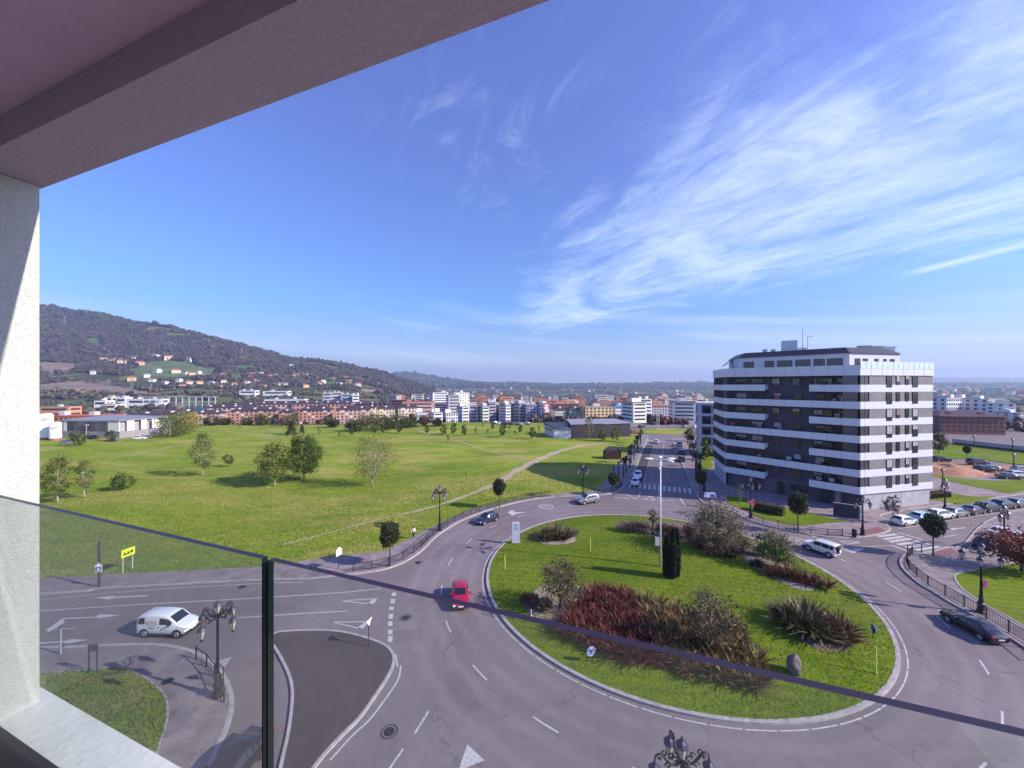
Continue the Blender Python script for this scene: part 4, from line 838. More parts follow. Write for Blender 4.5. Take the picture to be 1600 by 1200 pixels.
def make_car(kind, pm, label, loc, rz, cat='car', group=None, name='parked_car', two=None, small=False, driven=False, signs=False):
    K = KINDS[kind]; st = K['st']; o = thing(name, label, cat, loc, rz, group)
    xs = sorted(set([s[0] for s in st]+[lerp(st[i][0], st[i+1][0], .5) for i in range(len(st)-1)]), reverse=True); b = MB(); vs = []; rs = 12
    for x in xs:
        _, zb, be, tp, wb_, wt = interp(st, x); mid = lerp(zb, be, .55)
        half = [(0, zb), (wb_*.86, zb), (wb_*.97, zb+.12), (wb_*1.0, mid), (wb_*.975, be-.03), (lerp(wb_, wt, .96), lerp(be, tp, .90)) if tp-be > .15 else (lerp(wb_, wt, .7), lerp(be, tp, .6)), (wt*.80, tp), (0, tp+.02)]
        ring = half+[(-y, z) for y, z in half[-2:0:-1]]; vs += [(x, y, z) for y, z in ring]; rs = len(ring)
    n = len(xs); fs = [(i*rs+j, i*rs+(j+1)%rs, (i+1)*rs+(j+1)%rs, (i+1)*rs+j) for i in range(n-1) for j in range(rs)]
    fs += [tuple(reversed(range(rs))), tuple((n-1)*rs+j for j in range(rs))]
    b.add(vs, [tuple(reversed(f)) for f in fs]); body = b.build('body', pm, o, smooth=True)
    try: body.data.set_sharp_from_angle(angle=R(38))
    except Exception: pass
    def top(x):
        _, zb, be, tp, wb_, wt = interp(st, x); return tp, wt, be, wb_
    def glasspanel(name, x0, x1, f=.82, m=CGL):
        b = MB(); k = 5; vs = []
        for i in range(k):
            x = lerp(x0, x1, .08+.84*i/(k-1)); tp, wt, be, wb_ = top(x); sgn = 1 if x0 > 0 else -1
            vs += [(x+.015*sgn, -wt*f, tp+.012), (x+.015*sgn, 0, tp+.035), (x+.015*sgn, wt*f, tp+.012)]
        b.add(vs, [(3*i+j, 3*i+j+1, 3*i+4+j, 3*i+3+j) for i in range(k-1) for j in (0, 1)]); b.build(name, m, o, smooth=True)
    glasspanel('windshield', *K['cw'])
    if kind in ('van', 'jeep'):
        b = MB(); x = st[-2][0]-.03; be = st[-2][2]; b.box((x-.02, 0, lerp(be, st[-2][3], .5)), (.05, 1.2, .42)); b.build('rear_window', CGL, o)
    else: glasspanel('rear_window', *K['rw'])
    for sgn in (1, -1):
        a, c = K['sw']; cuts = [(a, lerp(a, c, .40)), (lerp(a, c, .43), lerp(a, c, .78)), (lerp(a, c, .81), c)] if kind != 'van' or signs is False else [(a, lerp(a, c, .36)), (lerp(a, c, .82), c)]
        if kind == 'sedan' or small: cuts = [(a, lerp(a, c, .46)), (lerp(a, c, .49), c)]
        for u0, u1 in cuts:
            b = MB(); vs = []; k = 4
            for i in range(k):
                x = lerp(u0, u1, i/(k-1)); tp, wt, be, wb_ = top(x); hh = tp-be
                y0 = wb_*.975; y1 = lerp(wb_, wt, .96)
                f0, f1 = .10, .80
                vs += [(x, sgn*(lerp(y0, y1, f0)+.018), be-.03+f0*(.93*hh+.03)), (x, sgn*(lerp(y0, y1, f1)+.018), be-.03+f1*(.93*hh+.03))]
            b.add(vs, [(2*i, 2*i+1, 2*i+3, 2*i+2) for i in range(k-1)]); b.build('side_window', CGL, o)
    # wheels
    r = .31 if kind in ('hatch', 'sedan') else .35
    for sx in (1, -1):
        for sy in (1, -1):
            x = sx*K['wb']/2; y = sy*(st[3][4]-.09); b = MB()
            b.tube([(x, y-.10, r), (x, y+.10, r)], [r, r], 18); w = b.build('wheel', TYRE, o)
            b = MB(); b.tube([(x, y+sy*.095, r), (x, y+sy*.125, r)], [r*.68, r*.62], 14); b.build('rim', RIM, w)
            if not small:
                b = MB(); b.tube([(x, sy*(st[3][4]+.004), r+.03), (x, sy*(st[3][4]-.12), r+.03)], [r*1.16, r*1.16], 18); b.build('wheel_arch', BLK, o)
    f0, f1, r0, r1 = st[0], st[1], st[-1], st[-2]
    for sy in (1, -1):
        b = MB(); b.box((lerp(f0[0], f1[0], .45), sy*(f1[4]-.16), f1[2]-.10), (.16, .26, .13), sy*-.25); b.build('headlight', CHR, o)
        b = MB(); b.box((lerp(r0[0], r1[0], .4), sy*(r1[4]-.12), r1[2]-.12 if kind not in ('van',) else .95), (.14, .20, .16 if kind != 'van' else .4), sy*.25); b.build('tail_light', RED, o)
        if not small:
            cx = K['sw'][0]-.1; tp, wt, be, wb_ = top(cx); b = MB(); b.box((cx, sy*(wb_+.10), be+.06), (.12, .2, .13)); b.build('mirror', BLK if kind == 'van' else pm, o)
            b = MB(); b.box((-.15, sy*(wb_+.008), be-.16), (.16, .02, .03)); b.build('door_handle', BLK, o)
    b = MB(); b.box((f0[0]+.005, 0, .52), (.05, .52, .11)); b.build('number_plate', PLT, o)
    b = MB(); b.box((r0[0]-.005, 0, .62), (.05, .52, .11)); b.build('number_plate', PLT, o)
    b = MB(); b.box((f0[0]-.06, 0, f0[1]+.02), (.16, 1.25, .22)); b.build('grille', BLK, o)
    if kind in ('van', 'suv', 'jeep') and not small:
        b = MB(); b.box((0, 0, .30), (K['L']*.93, (st[3][4])*2+.015, .16)); b.box((st[1][0]-.05, 0, .38), (.36, 1.62, .26)); b.build('bumper_trim', BLK, o)
    if signs:
        for sy in (1, -1):
            b = MB(); b.box((-.72, sy*.905, 1.30), (.95, .015, .42), 0); b.build('side_sticker', mat('sticker', (.62, .40, .36), .6, col2=(.72, .70, .70), vs=5), o)
            b = MB()
            for i, w in enumerate((.5, .62, .4)): b.box((-.75, sy*.912, .95-.09*i), (w, .012, .035))
            b.build('side_lettering', mat('letter_grey', (.45, .42, .45), .6), o)
    if kind == 'jeep':
        b = MB(); b.tube([(-1.86, 0, 1.0), (-2.06, 0, 1.0)], [.34, .34], 18); w = b.build('spare_wheel', TYRE, o); b = MB(); b.tube([(-2.05, 0, 1.0), (-2.09, 0, 1.0)], [.24, .22], 14); b.build('rim', mat('white_cover', (.75, .75, .77), .5), w)
        b = MB(); b.box((-1.80, 0, 1.34), (.08, 1.3, .5)); b.build('rear_door_glass', CGL, o)
    if driven:
        b = MB(); b.box((.1, 0, 1.0), (.3, 1.1, .2)); b.build('dashboard', BLK, o)
    return o
def hd(dx, dy): return math.atan2(dy, dx)
W_ = paint('white', (.74, .75, .78), 0); SIL = paint('silver', (.42, .41, .43), .7); DBL = paint('dark_blue', (.020, .030, .075), .3); BK = paint('black', (.012, .011, .018), .3)
RDp = paint('red', (.42, .010, .045), .2); LB = paint('light_blue', (.30, .48, .58), .3); DG = paint('dark_grey', (.06, .055, .07), .5); GRp = paint('grey', (.17, .16, .18), .5); ORp = paint('orange', (.45, .10, .03), .2); BR = paint('bronze', (.20, .15, .13), .6)
make_car('van', W_, 'white delivery van with stickers entering from the left road', (-30.4, 34.1, .01), hd(1, -.04), 'van', name='delivery_van', signs=True)
make_car('hatch', RDp, 'red hatchback coming round the roundabout behind the railing edge', (-5.25, 39.0, .01), hd(.16, -1), name='moving_car')
make_car('hatch', DBL, 'dark blue hatchback driving past the info pylon', (-4.0, 61.2, .01), hd(-.70, -.71), name='moving_car')
make_car('suv', SIL, 'silver and grey crossover beside the lamp at the avenue mouth', (14.0, 71.2, .01), hd(-.9, -.43), name='moving_car')
make_car('jeep', W_, 'small white off-roader with spare wheel on its back door', (40.3, 50.0, .01), hd(-.42, .91), name='moving_car')
make_car('sedan', BK, 'glossy black saloon driving along the right-hand fence', (41.0, 34.2, .01), hd(.04, 1), name='moving_car').scale = (.92,)*3
make_car('sedan', BK, 'dark saloon half hidden behind the glass joint at bottom left', (-15.7, 21.4, .01), hd(-.16, -1), name='moving_car')
make_car('hatch', paint('pale_blue_white', (.60, .66, .70), .1), 'pale hatchback stopped across the avenue crosswalk', (*RF(-1.0, 1.55), .01), hd(-d.x, -d.y), name='moving_car')
make_car('suv', W_, 'white fronted car waiting just behind the one on the crosswalk', (*RF(5.4, 1.6), .01), hd(-d.x, -d.y), name='moving_car')
# row parked along the right arm
ru = Vector((.956, .29)); row = [('hatch', W_, 'white'), ('suv', LB, 'light blue'), ('suv', W_, 'white'), ('hatch', SIL, 'silver'), ('sedan', DG, 'dark grey'), ('suv', DBL, 'dark blue'), ('suv', BK, 'black'), ('hatch', GRp, 'grey')]
words = ['white hatchback heading the kerb row nearest the crosswalk', 'light blue estate second in the kerb row', 'white tall car right of the light blue one', 'silver hatchback fourth in the kerb row', 'dark grey saloon in the middle of the kerb row', 'dark blue tall car towards the far end of the kerb row', 'black tall car near the end of the kerb row', 'grey hatchback last in the kerb row']
for i, (k, p, _) in enumerate(row):
    q = Vector((61.6, 60.3))+ru*4.42*i; make_car(k, p, words[i], (q.x, q.y, .01), hd(ru.x, ru.y)+.04*math.sin(i*2.1), group='cars parked along the right arm', small=i > 5)
for k, p, x, y, lb in (('suv', DBL, 1546, 856, 'dark blue car parked behind the red-leaved tree'), ('hatch', paint('mid_blue', (.10, .16, .38), .3), 1572, 851, 'mid blue car beside the dark blue one by the red-leaved tree'), ('suv', W_, 1588, 846, 'white car nearest the right edge in the second row'), ('sedan', W_, 1566, 838, 'white saloon behind the right double lamp')):
    q = G(x, y); make_car(k, p, lb, (q.x, q.y, .01), hd(ru.x, ru.y)+.06, group='cars parked opposite the kerb row')
for k, p, x, y, lb in (('van', DG, 1528, 727, 'dark van parked at the back of the dirt car park'), ('suv', BK, 1540, 738, 'black car parked in front of the dark van on dirt'), ('hatch', GRp, 1553, 736.5, 'grey car behind the black one on the dirt lot'), ('sedan', DG, 1577, 749, 'dark low car parked at the front of the dirt lot'), ('suv', W_, 1592, 747, 'white car parked right of the dark low one'), ('hatch', SIL, 1597, 738, 'silver car at the right edge of the dirt lot'), ('suv', BK, 1470, 722, 'dark car half hidden behind the red earth mound')):
    q = G(x, y); make_car(k, p, lb, (q.x, q.y, .13), hd(.98, -.12), group='cars in the dirt car park', small=True)
for s, t, k, p, lb in ((31, 11.6, 'suv', DG, 'dark car parked alone on the sunlit right side of the avenue'), (43, 11.7, 'suv', BK, 'first car of the dark parked line on the avenue'), (48.5, 11.7, 'hatch', GRp, 'second car of the dark parked line on the avenue'), (54, 11.7, 'hatch', DBL, 'third car of the dark parked line on the avenue'), (60, 11.7, 'suv', DG, 'farthest car of the dark parked line on the avenue'), (64, 4.0, 'hatch', W_, 'tiny white car waiting at the far end of the avenue')):
    q = RF(s, t); make_car(k, p, lb, (q.x, q.y, .01), hd(d.x, d.y), group='cars on the avenue', small=True)
for px, py, k, p, lb, rz in ((992, 677, 'hatch', ORp, 'small orange car at the mouth of the side street', .1), (146, 686.5, 'suv', BK, 'black car parked in front of the grey hall door', 0), (176, 691.5, 'sedan', DG, 'dark car behind the small round tree at the grey hall', 0), (219, 687, 'suv', W_, 'white car parked at the right end of the grey hall', .2), (229, 686, 'hatch', BR, 'bronze car right of the white one at the grey hall', .2), (104, 693.5, 'hatch', SIL, 'silver car half hidden by the birch at the grey hall', 0)):
    q = G(px, py, .25); make_car(k, p, lb, (q.x, q.y, .26), rz, small=True, group='cars by the background buildings')
# ------------------------------------------------------------------ ornate street lamps
LI = mat('lamp_iron', (.020, .016, .024), .5, .3); LGs = mat('lantern_glass', (.50, .44, .38), .25, spec=.6); LCap = mat('lantern_cap', (.055, .045, .085), .4, .3)
def lantern(parent, x, y, z, hang=True, s=1.0):
    b = MB(); h = [(.05, -.62), (.10, -.58), (.24, 0), (.25, .02)]; b.lathe([(r*s, z_*s) for r, z_ in h], 6); o = b.build('lantern', LGs, parent); o.location = (x, y, z)
    b = MB(); b.lathe([(r*s, z_*s) for r, z_ in [(.29, 0), (.29, .03), (.20, .16), (.09, .26), (.05, .36), (.02, .44)]], 6); b.build('cap', LCap, o)
    b = MB()
    for k in range(6):
        a = math.pi/3*k; b.tube([(.25*s*math.cos(a), .25*s*math.sin(a), .02), (.10*s*math.cos(a), .10*s*math.sin(a), -.6*s)], .014*s, 4)
    b.lathe([(.03*s, -.78*s), (.09*s, -.66*s), (.11*s, -.58*s)], 6); b.build('cage', LI, o); return o
def make_lamp(arms=4, h=6.8, label='', loc=(0, 0, 0), rz=0.0, name='street_lamp', single=False):
    o = thing(name, label, 'street lamp', loc, rz, 'ornate black street lamps'); b = MB()
    b.lathe([(.34, 0), (.34, .18), (.27, .24), (.25, .75), (.30, .80), (.30, .90), (.19, 1.0), (.15, 1.45), (.19, 1.5), (.13, 1.6)], 8); b.build('base', LI, o)
    zp = h-1.05; b = MB(); b.lathe([(.12, 1.6), (.085, 3.0), (.075, zp), (.12, zp+.02), (.12, zp+.10), (.06, zp+.16)], 10); b.build('pole', LI, o, smooth=True)
    b = MB(); b.lathe([(.17, 0), (.17, .18), (.12, .2)], 8); 
    if arms: lantern(o, 0, 0, h-.45+.0)
    else: lantern(o, 0, 0, h-.3, s=1.2)
    b = MB(); b.tube([(0, 0, zp), (0, 0, h-1.0)], .05, 6); b.build('finial', LI, o)
    for k in range(arms):
        a = 2*math.pi*k/arms+.3; c, s_ = math.cos(a), math.sin(a); b = MB()
        pr = [(.05, -.05), (.25, -.20), (.50, -.16), (.72, .06), (.90, .27), (1.05, .30), (1.17, .20), (1.20, .05)]
        b.tube([(r*c, r*s_, zp+z) for r, z in pr], [.065, .06, .055, .055, .05, .045, .04, .035], 6)
        for r0, z0, q in ((.30, .02, .15), (.62, -.22, .14), (.78, .30, .13), (.45, .20, .12), (.98, .08, .09)):
            b.tube([((r0+q*math.cos(t)*(1-t/9))*c, (r0+q*math.cos(t)*(1-t/9))*s_, zp+z0+q*math.sin(t)*(1-t/9)) for t in np.linspace(0, 5.5, 11)], .032, 5)
        ao = b.build('arm', LI, o, smooth=True); lantern(o, 1.20*c, 1.20*s_, zp-.38)
    return o
L0 = make_lamp(4, 6.8, 'big ornate lamp in front of the left road beside the glass joint', G(340, 1088, .14), R(65))
for (x, y), lb, rz in (((687, 829), 'ornate lamp on the curved field pavement near the walking person', .5), ((911, 779), 'ornate lamp behind the silver crossover at the avenue mouth', .2), ((1173, 809), 'ornate lamp with pink flowers before the banded block', .9), ((1533, 957), 'ornate lamp with round sign behind the black saloon', .35)):
    dup(L0, G(x, y, .14), rz, lb)
dup(L0, (7.35, 16.6, 0), R(75), 'lamp head rising into the bottom edge of the picture')
L2 = make_lamp(2, 5.9, 'two-armed lamp on the crosswalk corner before the sunny facade', G(1348, 836, .14), R(-10))
dup(L2, G(1476.5, 800.5, .14), .2, 'two-armed lamp behind the parked kerb row'); dup(L2, G(1569, 858, .14), .1, 'two-armed lamp among the cars by the red-leaved tree')
L1 = make_lamp(0, 4.3, 'single post lantern beside the red earth mound', G(1473, 765, .14)); L1['group'] = 'single lantern post lamps'
for (x, y), lb in (((1584, 735), 'single post lantern at the right end of the dirt lot'), ((1522, 699), 'far single post lantern before the brick block, left one'), ((1582, 706), 'far single post lantern near the right edge by the white wall'), ((1187-94, 750), 'single post lantern near the two walkers')):
    dup(L1, G(x, y, .14), 0, lb)
# avenue lamps, both sides
for i, (s, t, lb) in enumerate(((1, -2.2, 'single lantern nearest the crosswalk on the avenue left side'), (22, -1.4, 'single lantern between the palms on the avenue left side'), (-1.0, 15.0, 'single lantern nearest the crosswalk on the avenue right side'), (12, 15.2, 'single lantern amid palms on the avenue right side'), (26, 15.2, 'second lantern amid palms on the avenue right side'))):
    dup(L1, (*RF(s, t), .14), 0, lb)
b = MB(); pk = thing('flower_basket', 'pink flower basket hung on the lamp before the banded block', 'flowers', G(1173, 809, .14)+Vector((0, 0, 2.45)))
for i in range(260):
    v_ = Vector((random.gauss(0, .22), random.gauss(0, .22)-.1, random.gauss(.1, .18))); a = Vector((random.uniform(-1, 1), random.uniform(-1, 1), random.uniform(-1, 1)))*.06; c = a.orthogonal().normalized()*.06; b.add([v_+a, v_+c, v_-a, v_-c], [(0, 1, 2, 3)])
b.build('blossom', mat('pink_petal', (.75, .06, .38), .6), pk)
# tall floodlight mast on the island
p = GI(1032, 887); mp_ = thing('lighting_mast', 'tall white mast with four flat lamp heads on the roundabout island', 'street lamp', p)
b = MB(); b.lathe([(.12, 0), (.095, 4), (.06, 12.55)], 12); b.build('pole', mat('mast_white', (.60, .59, .62), .5, .2), mp_, smooth=True)
for k, a in enumerate((.15, 1.25, 2.95, 5.2)):
    b = MB(); c, s_ = math.cos(a), math.sin(a); b.tube([(0, 0, 12.4), (.5*c, .5*s_, 12.52), (.9*c, .9*s_, 12.55)], .035, 6); ar = b.build('arm', MATS['mast_white'], mp_)
    b = MB(); vs = []
    n_ = 16
    for z, q in ((12.50, .8), (12.56, 1.0), (12.66, .75)): vs += [((1.35+.52*q*math.cos(t))*c-.26*q*math.sin(t)*s_, (1.35+.52*q*math.cos(t))*s_+.26*q*math.sin(t)*c, z) for t in np.linspace(0, 6.283, n_+1)[:-1]]
    b.add(vs, [(i*n_+j, i*n_+(j+1)%n_, (i+1)*n_+(j+1)%n_, (i+1)*n_+j) for i in range(2) for j in range(n_)]+[tuple(range(n_))[::-1], tuple(range(2*n_, 3*n_))]); b.build('lamp_head', mat('head_white', (.85, .85, .85), .4), mp_, smooth=True)
b = MB(); b.box((0, 0, 12.1), (.25, .25, .5)); b.box((-.05, 0, 11.5), (.22, .2, .25)); b.build('sensor_box', MATS['head_white'], mp_)
b = MB(); b.box((-.38, 0, 2.9), (.5, .16, 1.0)); b.box((-.15, 0, 3.1), (.2, .05, .06)); b.build('control_box', mat('box_grey', (.42, .42, .47), .5), mp_)
# ------------------------------------------------------------------ vegetation
BARK = mat('bark', (.16, .13, .12), .9, var=.35, vs=6, bump=1, bs=12); BARKP = mat('pale_bark', (.40, .35, .32), .9, var=.3, vs=5); BARKD = mat('dark_bark', (.055, .04, .04), .9, var=.3, vs=8)
def leafs(C, sz, asp=1.7, up=0.0):
    """random little quads at points C (n,3); numpy"""
    n = len(C); a = rng.normal(size=(n, 3)); a[:, 2] += up; a /= np.linalg.norm(a, axis=1)[:, None]
    c = np.cross(a, rng.normal(size=(n, 3))); c /= np.linalg.norm(c, axis=1)[:, None]
    s = sz*rng.uniform(.6, 1.3, (n, 1)); a = a*s*asp*.5; c = c*s*.5
    v = np.stack([C-a, C+c*.9-a*.1, C+a, C-c*.9-a*.1], 1).reshape(-1, 3); return v, np.arange(4*n).reshape(n, 4)
def cloud(n, c, r, shell=.5):
    d = rng.normal(size=(n, 3)); d /= np.linalg.norm(d, axis=1)[:, None]; q = rng.uniform(shell, 1, (n, 1))**.7
    return np.array(c)+d*q*np.array(r)
def tree_parts(h, cw, ch, ncl, nl, sz, trunk_r, seed, shape='round', clr=.33, low=.28, droop=0):
    """returns trunk MB and leaf points; crown of width cw and height ch under top h"""
    rg = random.Random(seed); t = MB(); zc = h-ch/2; z0 = h-ch
    lean = (rg.uniform(-.03, .03)*h, rg.uniform(-.03, .03)*h)
    T = lambda z: Vector((lean[0]*z/h+.06*math.sin(z*1.3+seed), lean[1]*z/h+.06*math.cos(z*1.1), z))
    zz = np.linspace(0, h*.93, 9); t.tube([T(z) for z in zz], [trunk_r*(1.25 if i == 0 else 1-.88*i/8) for i in range(9)], 7)
    pts = []; tone = []
    for k in range(ncl):
        q = (k+.5)/ncl; z = z0+ch*(.04+.93*q); rel = (z-zc)/(ch/2)
        if shape == 'round': rr = math.sqrt(max(.02, 1-rel*rel))
        elif shape == 'cone': rr = max(.06, 1-q)*1.0
        elif shape == 'up': rr = max(.15, math.sin(math.pi*min(1, q*.8+.16))**.8)
        elif shape == 'willow': rr = max(.2, 1-rel*rel*.7)
        a = k*2.39996+rg.uniform(-.4, .4); r = cw/2*rr*rg.uniform(.45, 1.0); e = Vector((r*math.cos(a), r*math.sin(a), z)); st = T(max(z0*.75, z-r*.75-.1*ch))
        m1 = st.lerp(e, .55)+Vector((0, 0, .06*ch)); t.tube([st, m1, e], [trunk_r*.42*(1-q*.5), trunk_r*.25, trunk_r*.07], 5)
        for j in range(3):
            e2 = e+Vector((rg.uniform(-1, 1), rg.uniform(-1, 1), rg.uniform(-.5, 1)))*cw*.14; t.tube([m1, e2], [trunk_r*.16, trunk_r*.04], 4)
        R_ = cw*clr*.5*rg.uniform(.7, 1.25); m = int(nl/ncl*rg.uniform(.6, 1.4)); P = np.array(e)+rng.normal(size=(m, 3))*R_*np.array([.55, .55, .48]); P[:, 2] = np.maximum(P[:, 2], z0*.9); pts.append(P); tone += [k % 2 if rg.random() < .7 else 1-k % 2]*m
    return t, np.concatenate(pts), np.array(tone)
def make_tree(name, label, loc, h, cw, ch, mats, ncl=26, nl=3200, sz=.22, tr=.16, seed=1, shape='round', bark=None, cat='tree', group=None, clr=.33, up=0.0, rz=0):
    o = thing(name, label, cat, loc, rz, group); t, P, tn = tree_parts(h, cw, ch, ncl, nl, sz, tr, seed, shape, clr); t.build('trunk', bark or BARK, o, smooth=True)
    v, f = leafs(P, sz, up=up); link('crown', npmesh('crown', v, f, mats, mi=tn), o); return o
G1 = leafmat('leaf_green', (.095, .150, .018), (.048, .085, .012)); G2 = leafmat('leaf_dark', (.030, .058, .012), (.018, .036, .009)); G3 = leafmat('leaf_fresh', (.20, .23, .045), (.13, .17, .03))
G4 = leafmat('leaf_olive', (.12, .10, .045), (.19, .155, .085)); G4b = leafmat('leaf_olive_dark', (.050, .038, .022), (.085, .068, .035)); GT = leafmat('leaf_topiary', (.030, .040, .016), (.055, .060, .022)); GT2 = leafmat('leaf_topiary_light', (.085, .085, .035), (.05, .055, .02))
GB = leafmat('leaf_bud', (.19, .18, .05), (.11, .12, .03)); RL = leafmat('leaf_red', (.20, .035, .025), (.11, .02, .018)); RL2 = leafmat('leaf_red_light', (.36, .12, .07), (.22, .06, .04))
GGY = leafmat('leaf_greygreen', (.17, .145, .095), (.27, .235, .16)); CYP = leafmat('leaf_cypress', (.014, .024, .010), (.026, .038, .014)); PUR = leafmat('leaf_purple', (.10, .045, .05), (.17, .085, .08))
def FP(px, py):       # point on the field surface seen at a pixel of the photograph
    p = G(px, py)
    for _ in range(4): p = G(px, py, th(p.x, p.y))
    return p
TF = 'trees on the open field'
make_tree('birch_tree', 'loose young birch nearest the white pilaster', FP(90, 785), 13.5*.62, 4.6, 6.6, [G1, GB], 26, 3600, .17, .12, 3, 'up', BARKP, group=TF)
make_tree('birch_tree', 'thin leaning birch right of the one by the pilaster', FP(132, 778), 7.2, 3.4, 5.4, [GB, G1], 22, 1300, .16, .10, 4, 'up', BARKP, group=TF)
make_tree('poplar_tree', 'tall slender pale tree alone in the left field', FP(316, 743), 10.0, 4.4, 8.4, [GB, G1], 32, 2600, .19, .13, 5, 'up', BARKP, group=TF, clr=.36)
make_tree('maple_tree', 'mid green round tree left of the darkest one', FP(429, 760), 11.0*.82, 6.6, 6.9, [G1, G3], 36, 6500, .21, .16, 6, 'round', BARKP, group=TF, clr=.34)
make_tree('maple_tree', 'darkest green round tree in the middle field', FP(475, 752), 9.9, 6.9, 8.0, [G2, G1], 40, 6500, .22, .17, 17, 'round', group=TF, clr=.34)
make_tree('ash_tree', 'sparse fresh green tree right of the darkest one', FP(582, 760), 10.6, 8.4, 8.6, [GB, G3], 40, 3600, .18, .13, 8, 'round', BARKP, group=TF, clr=.42)
make_tree('small_tree', 'small bushy sapling between the slender and mid green trees', FP(357, 729), 2.9, 2.6, 2.2, [G1, G2], 10, 700, .16, .06, 9, group=TF)
make_tree('bush', 'round dark bush in the field near the birches', FP(190, 765), 3.0, 3.8, 2.7, [G1, G2], 16, 1700, .17, .08, 10, cat='bush', group=TF)
make_tree('conifer', 'brownish conifer pair at the far middle of the field', FP(455, 680), 6.0, 4.6, 5.8, [G4b, GT], 22, 1500, .3, .12, 11, 'cone', group=TF)
make_tree('conifer', 'small dark conifer right of the brownish one', FP(472, 677), 3.6, 2.8, 3.4, [GT, G2], 12, 600, .25, .08, 12, 'cone', group=TF)
make_tree('willow_tree', 'leftmost of three spreading pale willows by the hall', FP(266, 683), 8.2, 11, 7.4, [GB, G1], 24, 1800, .36, .2, 13, 'round', BARKP, group=TF)
make_tree('willow_tree', 'middle spreading pale willow by the hall', FP(278, 681), 8.0, 9, 7.0, [GB, G3], 22, 1600, .36, .2, 14, 'round', BARKP, group=TF)
make_tree('willow_tree', 'right spreading pale willow by the hall', FP(291, 678), 9.2, 12, 8.2, [G3, GB], 24, 2000, .36, .2, 15, 'round', BARKP, group=TF)
make_tree('birch_tree', 'pale thin tree at the far field edge before the brick row', FP(460, 669), 8.0, 5.2, 7.0, [GB, GGY], 18, 800, .3, .12, 21, 'up', group=TF)
make_tree('small_tree', 'round green tree in front of the left hall door', FP(124, 696), 5.0, 5.4, 4.4, [G2, G1], 18, 1200, .25, .12, 16, group=TF)
make_tree('small_tree', 'small round tree beside the dark car at the hall', FP(173, 689), 3.8, 3.6, 3.2, [G1, G2], 14, 800, .25, .12, 18, group=TF)
# small trees at the far edge of the field
protoA = make_tree('sapling', 'dark green sapling at the left end of the far row', FP(598, 678), 4.2, 2.5, 3.6, [G2, G1], 12, 620, .24, .08, 31, 'up', group='saplings along the far field edge')
protoB = make_tree('sapling', 'thin pale sapling near the white offices', FP(690, 681), 3.6, 1.7, 2.8, [G3, G1], 9, 320, .20, .05, 32, 'up', group='saplings along the far field edge')
edge = [(605, 675, 1.25, 0), (612, 671, 1.0, 0), (624, 678, 1.2, 0), (633, 671, 1.2, 0), (643, 670, .9, 0), (651, 672, .9, 1), (667, 678, .9, 0), (709, 679, 1.25, 0), (694, 680, 1.2, 0), (725, 681, 1.1, 0), (743, 681, 1.0, 1), (762, 680, .8, 1), (786, 683, 1.25, 0), (832, 686, 1.1, 0), (805, 682, .7, 1), (850-8, 676, .8, 1), (813, 677, .9, 0), (796, 674, .9, 1), (530, 684, .8, 1), (549, 681, .9, 0), (585, 678, .7, 0), (770, 672, .8, 0), (754, 668, .7, 1), (700, 692, .7, 1), (421, 668, .7, 1), (375, 671, .7, 1), (545-32, 668, 1.5, 1), (480+34, 668, 1.5, 1), (557, 672, 1.2, 0), (498, 680, .9, 1)]
places = ['before the willow thicket', 'by the white offices', 'left of the far car park', 'facing the red and white block', 'in front of the low school']
for i, (x, y, s, k) in enumerate(edge): dup((protoA, protoB)[k], FP(x, y), i*1.3, '%s sapling %s, %s in height' % (('dark leafy', 'thin pale')[k], places[min(4, max(0, (x-520)//65))], 'tall' if s > 1.1 else 'middling' if s > .85 else 'short'), scale=s)
# thicket behind the field edge
for x, y, w, h_, s, mm in ((572, 673, 13, 7.5, 41, [G1, G4]), (556, 673, 9, 5, 42, [G2, G4b]), (588, 671, 11, 7, 43, [G1, G2]), (604, 669, 9, 6, 44, [G4, G1]), (620, 668, 10, 6.5, 45, [G4b, G1]), (640, 667, 9, 5, 46, [G4b, G2]), (330, 664, 9, 5, 47, [G2, G4b]), (408, 664, 9, 6, 48, [G4b, G1]), (447, 664, 8, 5.5, 49, [G4b, G4]), (520, 667, 6, 4, 50, [G4b, G2]), (352, 663, 6, 3.5, 51, [G4b, G2]), (386, 663, 7, 3.5, 52, [G4b, G4]), (662, 664, 5, 5, 53, [PUR, G4b]), (684, 665, 5, 3.6, 54, [PUR, G2])):
    make_tree('bush', {41: 'large spreading bush at the left of the far thicket', 42: 'dark low bush left of the far thicket', 43: 'tall green bush in the middle of the far thicket', 44: 'olive bush right of the tall green one', 45: 'brown green bush near the right of the thicket', 46: 'dark bush at the right end of the thicket', 47: 'dark tree between the two leftmost brick houses', 48: 'brownish bush before the second brick building', 49: 'olive bush at the gap in the brick row', 50: 'dark bush before the third brick building', 51: 'small dark bush left of the brick row', 52: 'low olive bush before the brick row', 53: 'dark purple tree left of the white offices', 54: 'dark purple bush before the white offices'}[s], FP(x, y+1), h_, w, h_*.92, mm, 18, 1300, .42, .12, s, cat='bush', group='bushes behind the field edge')
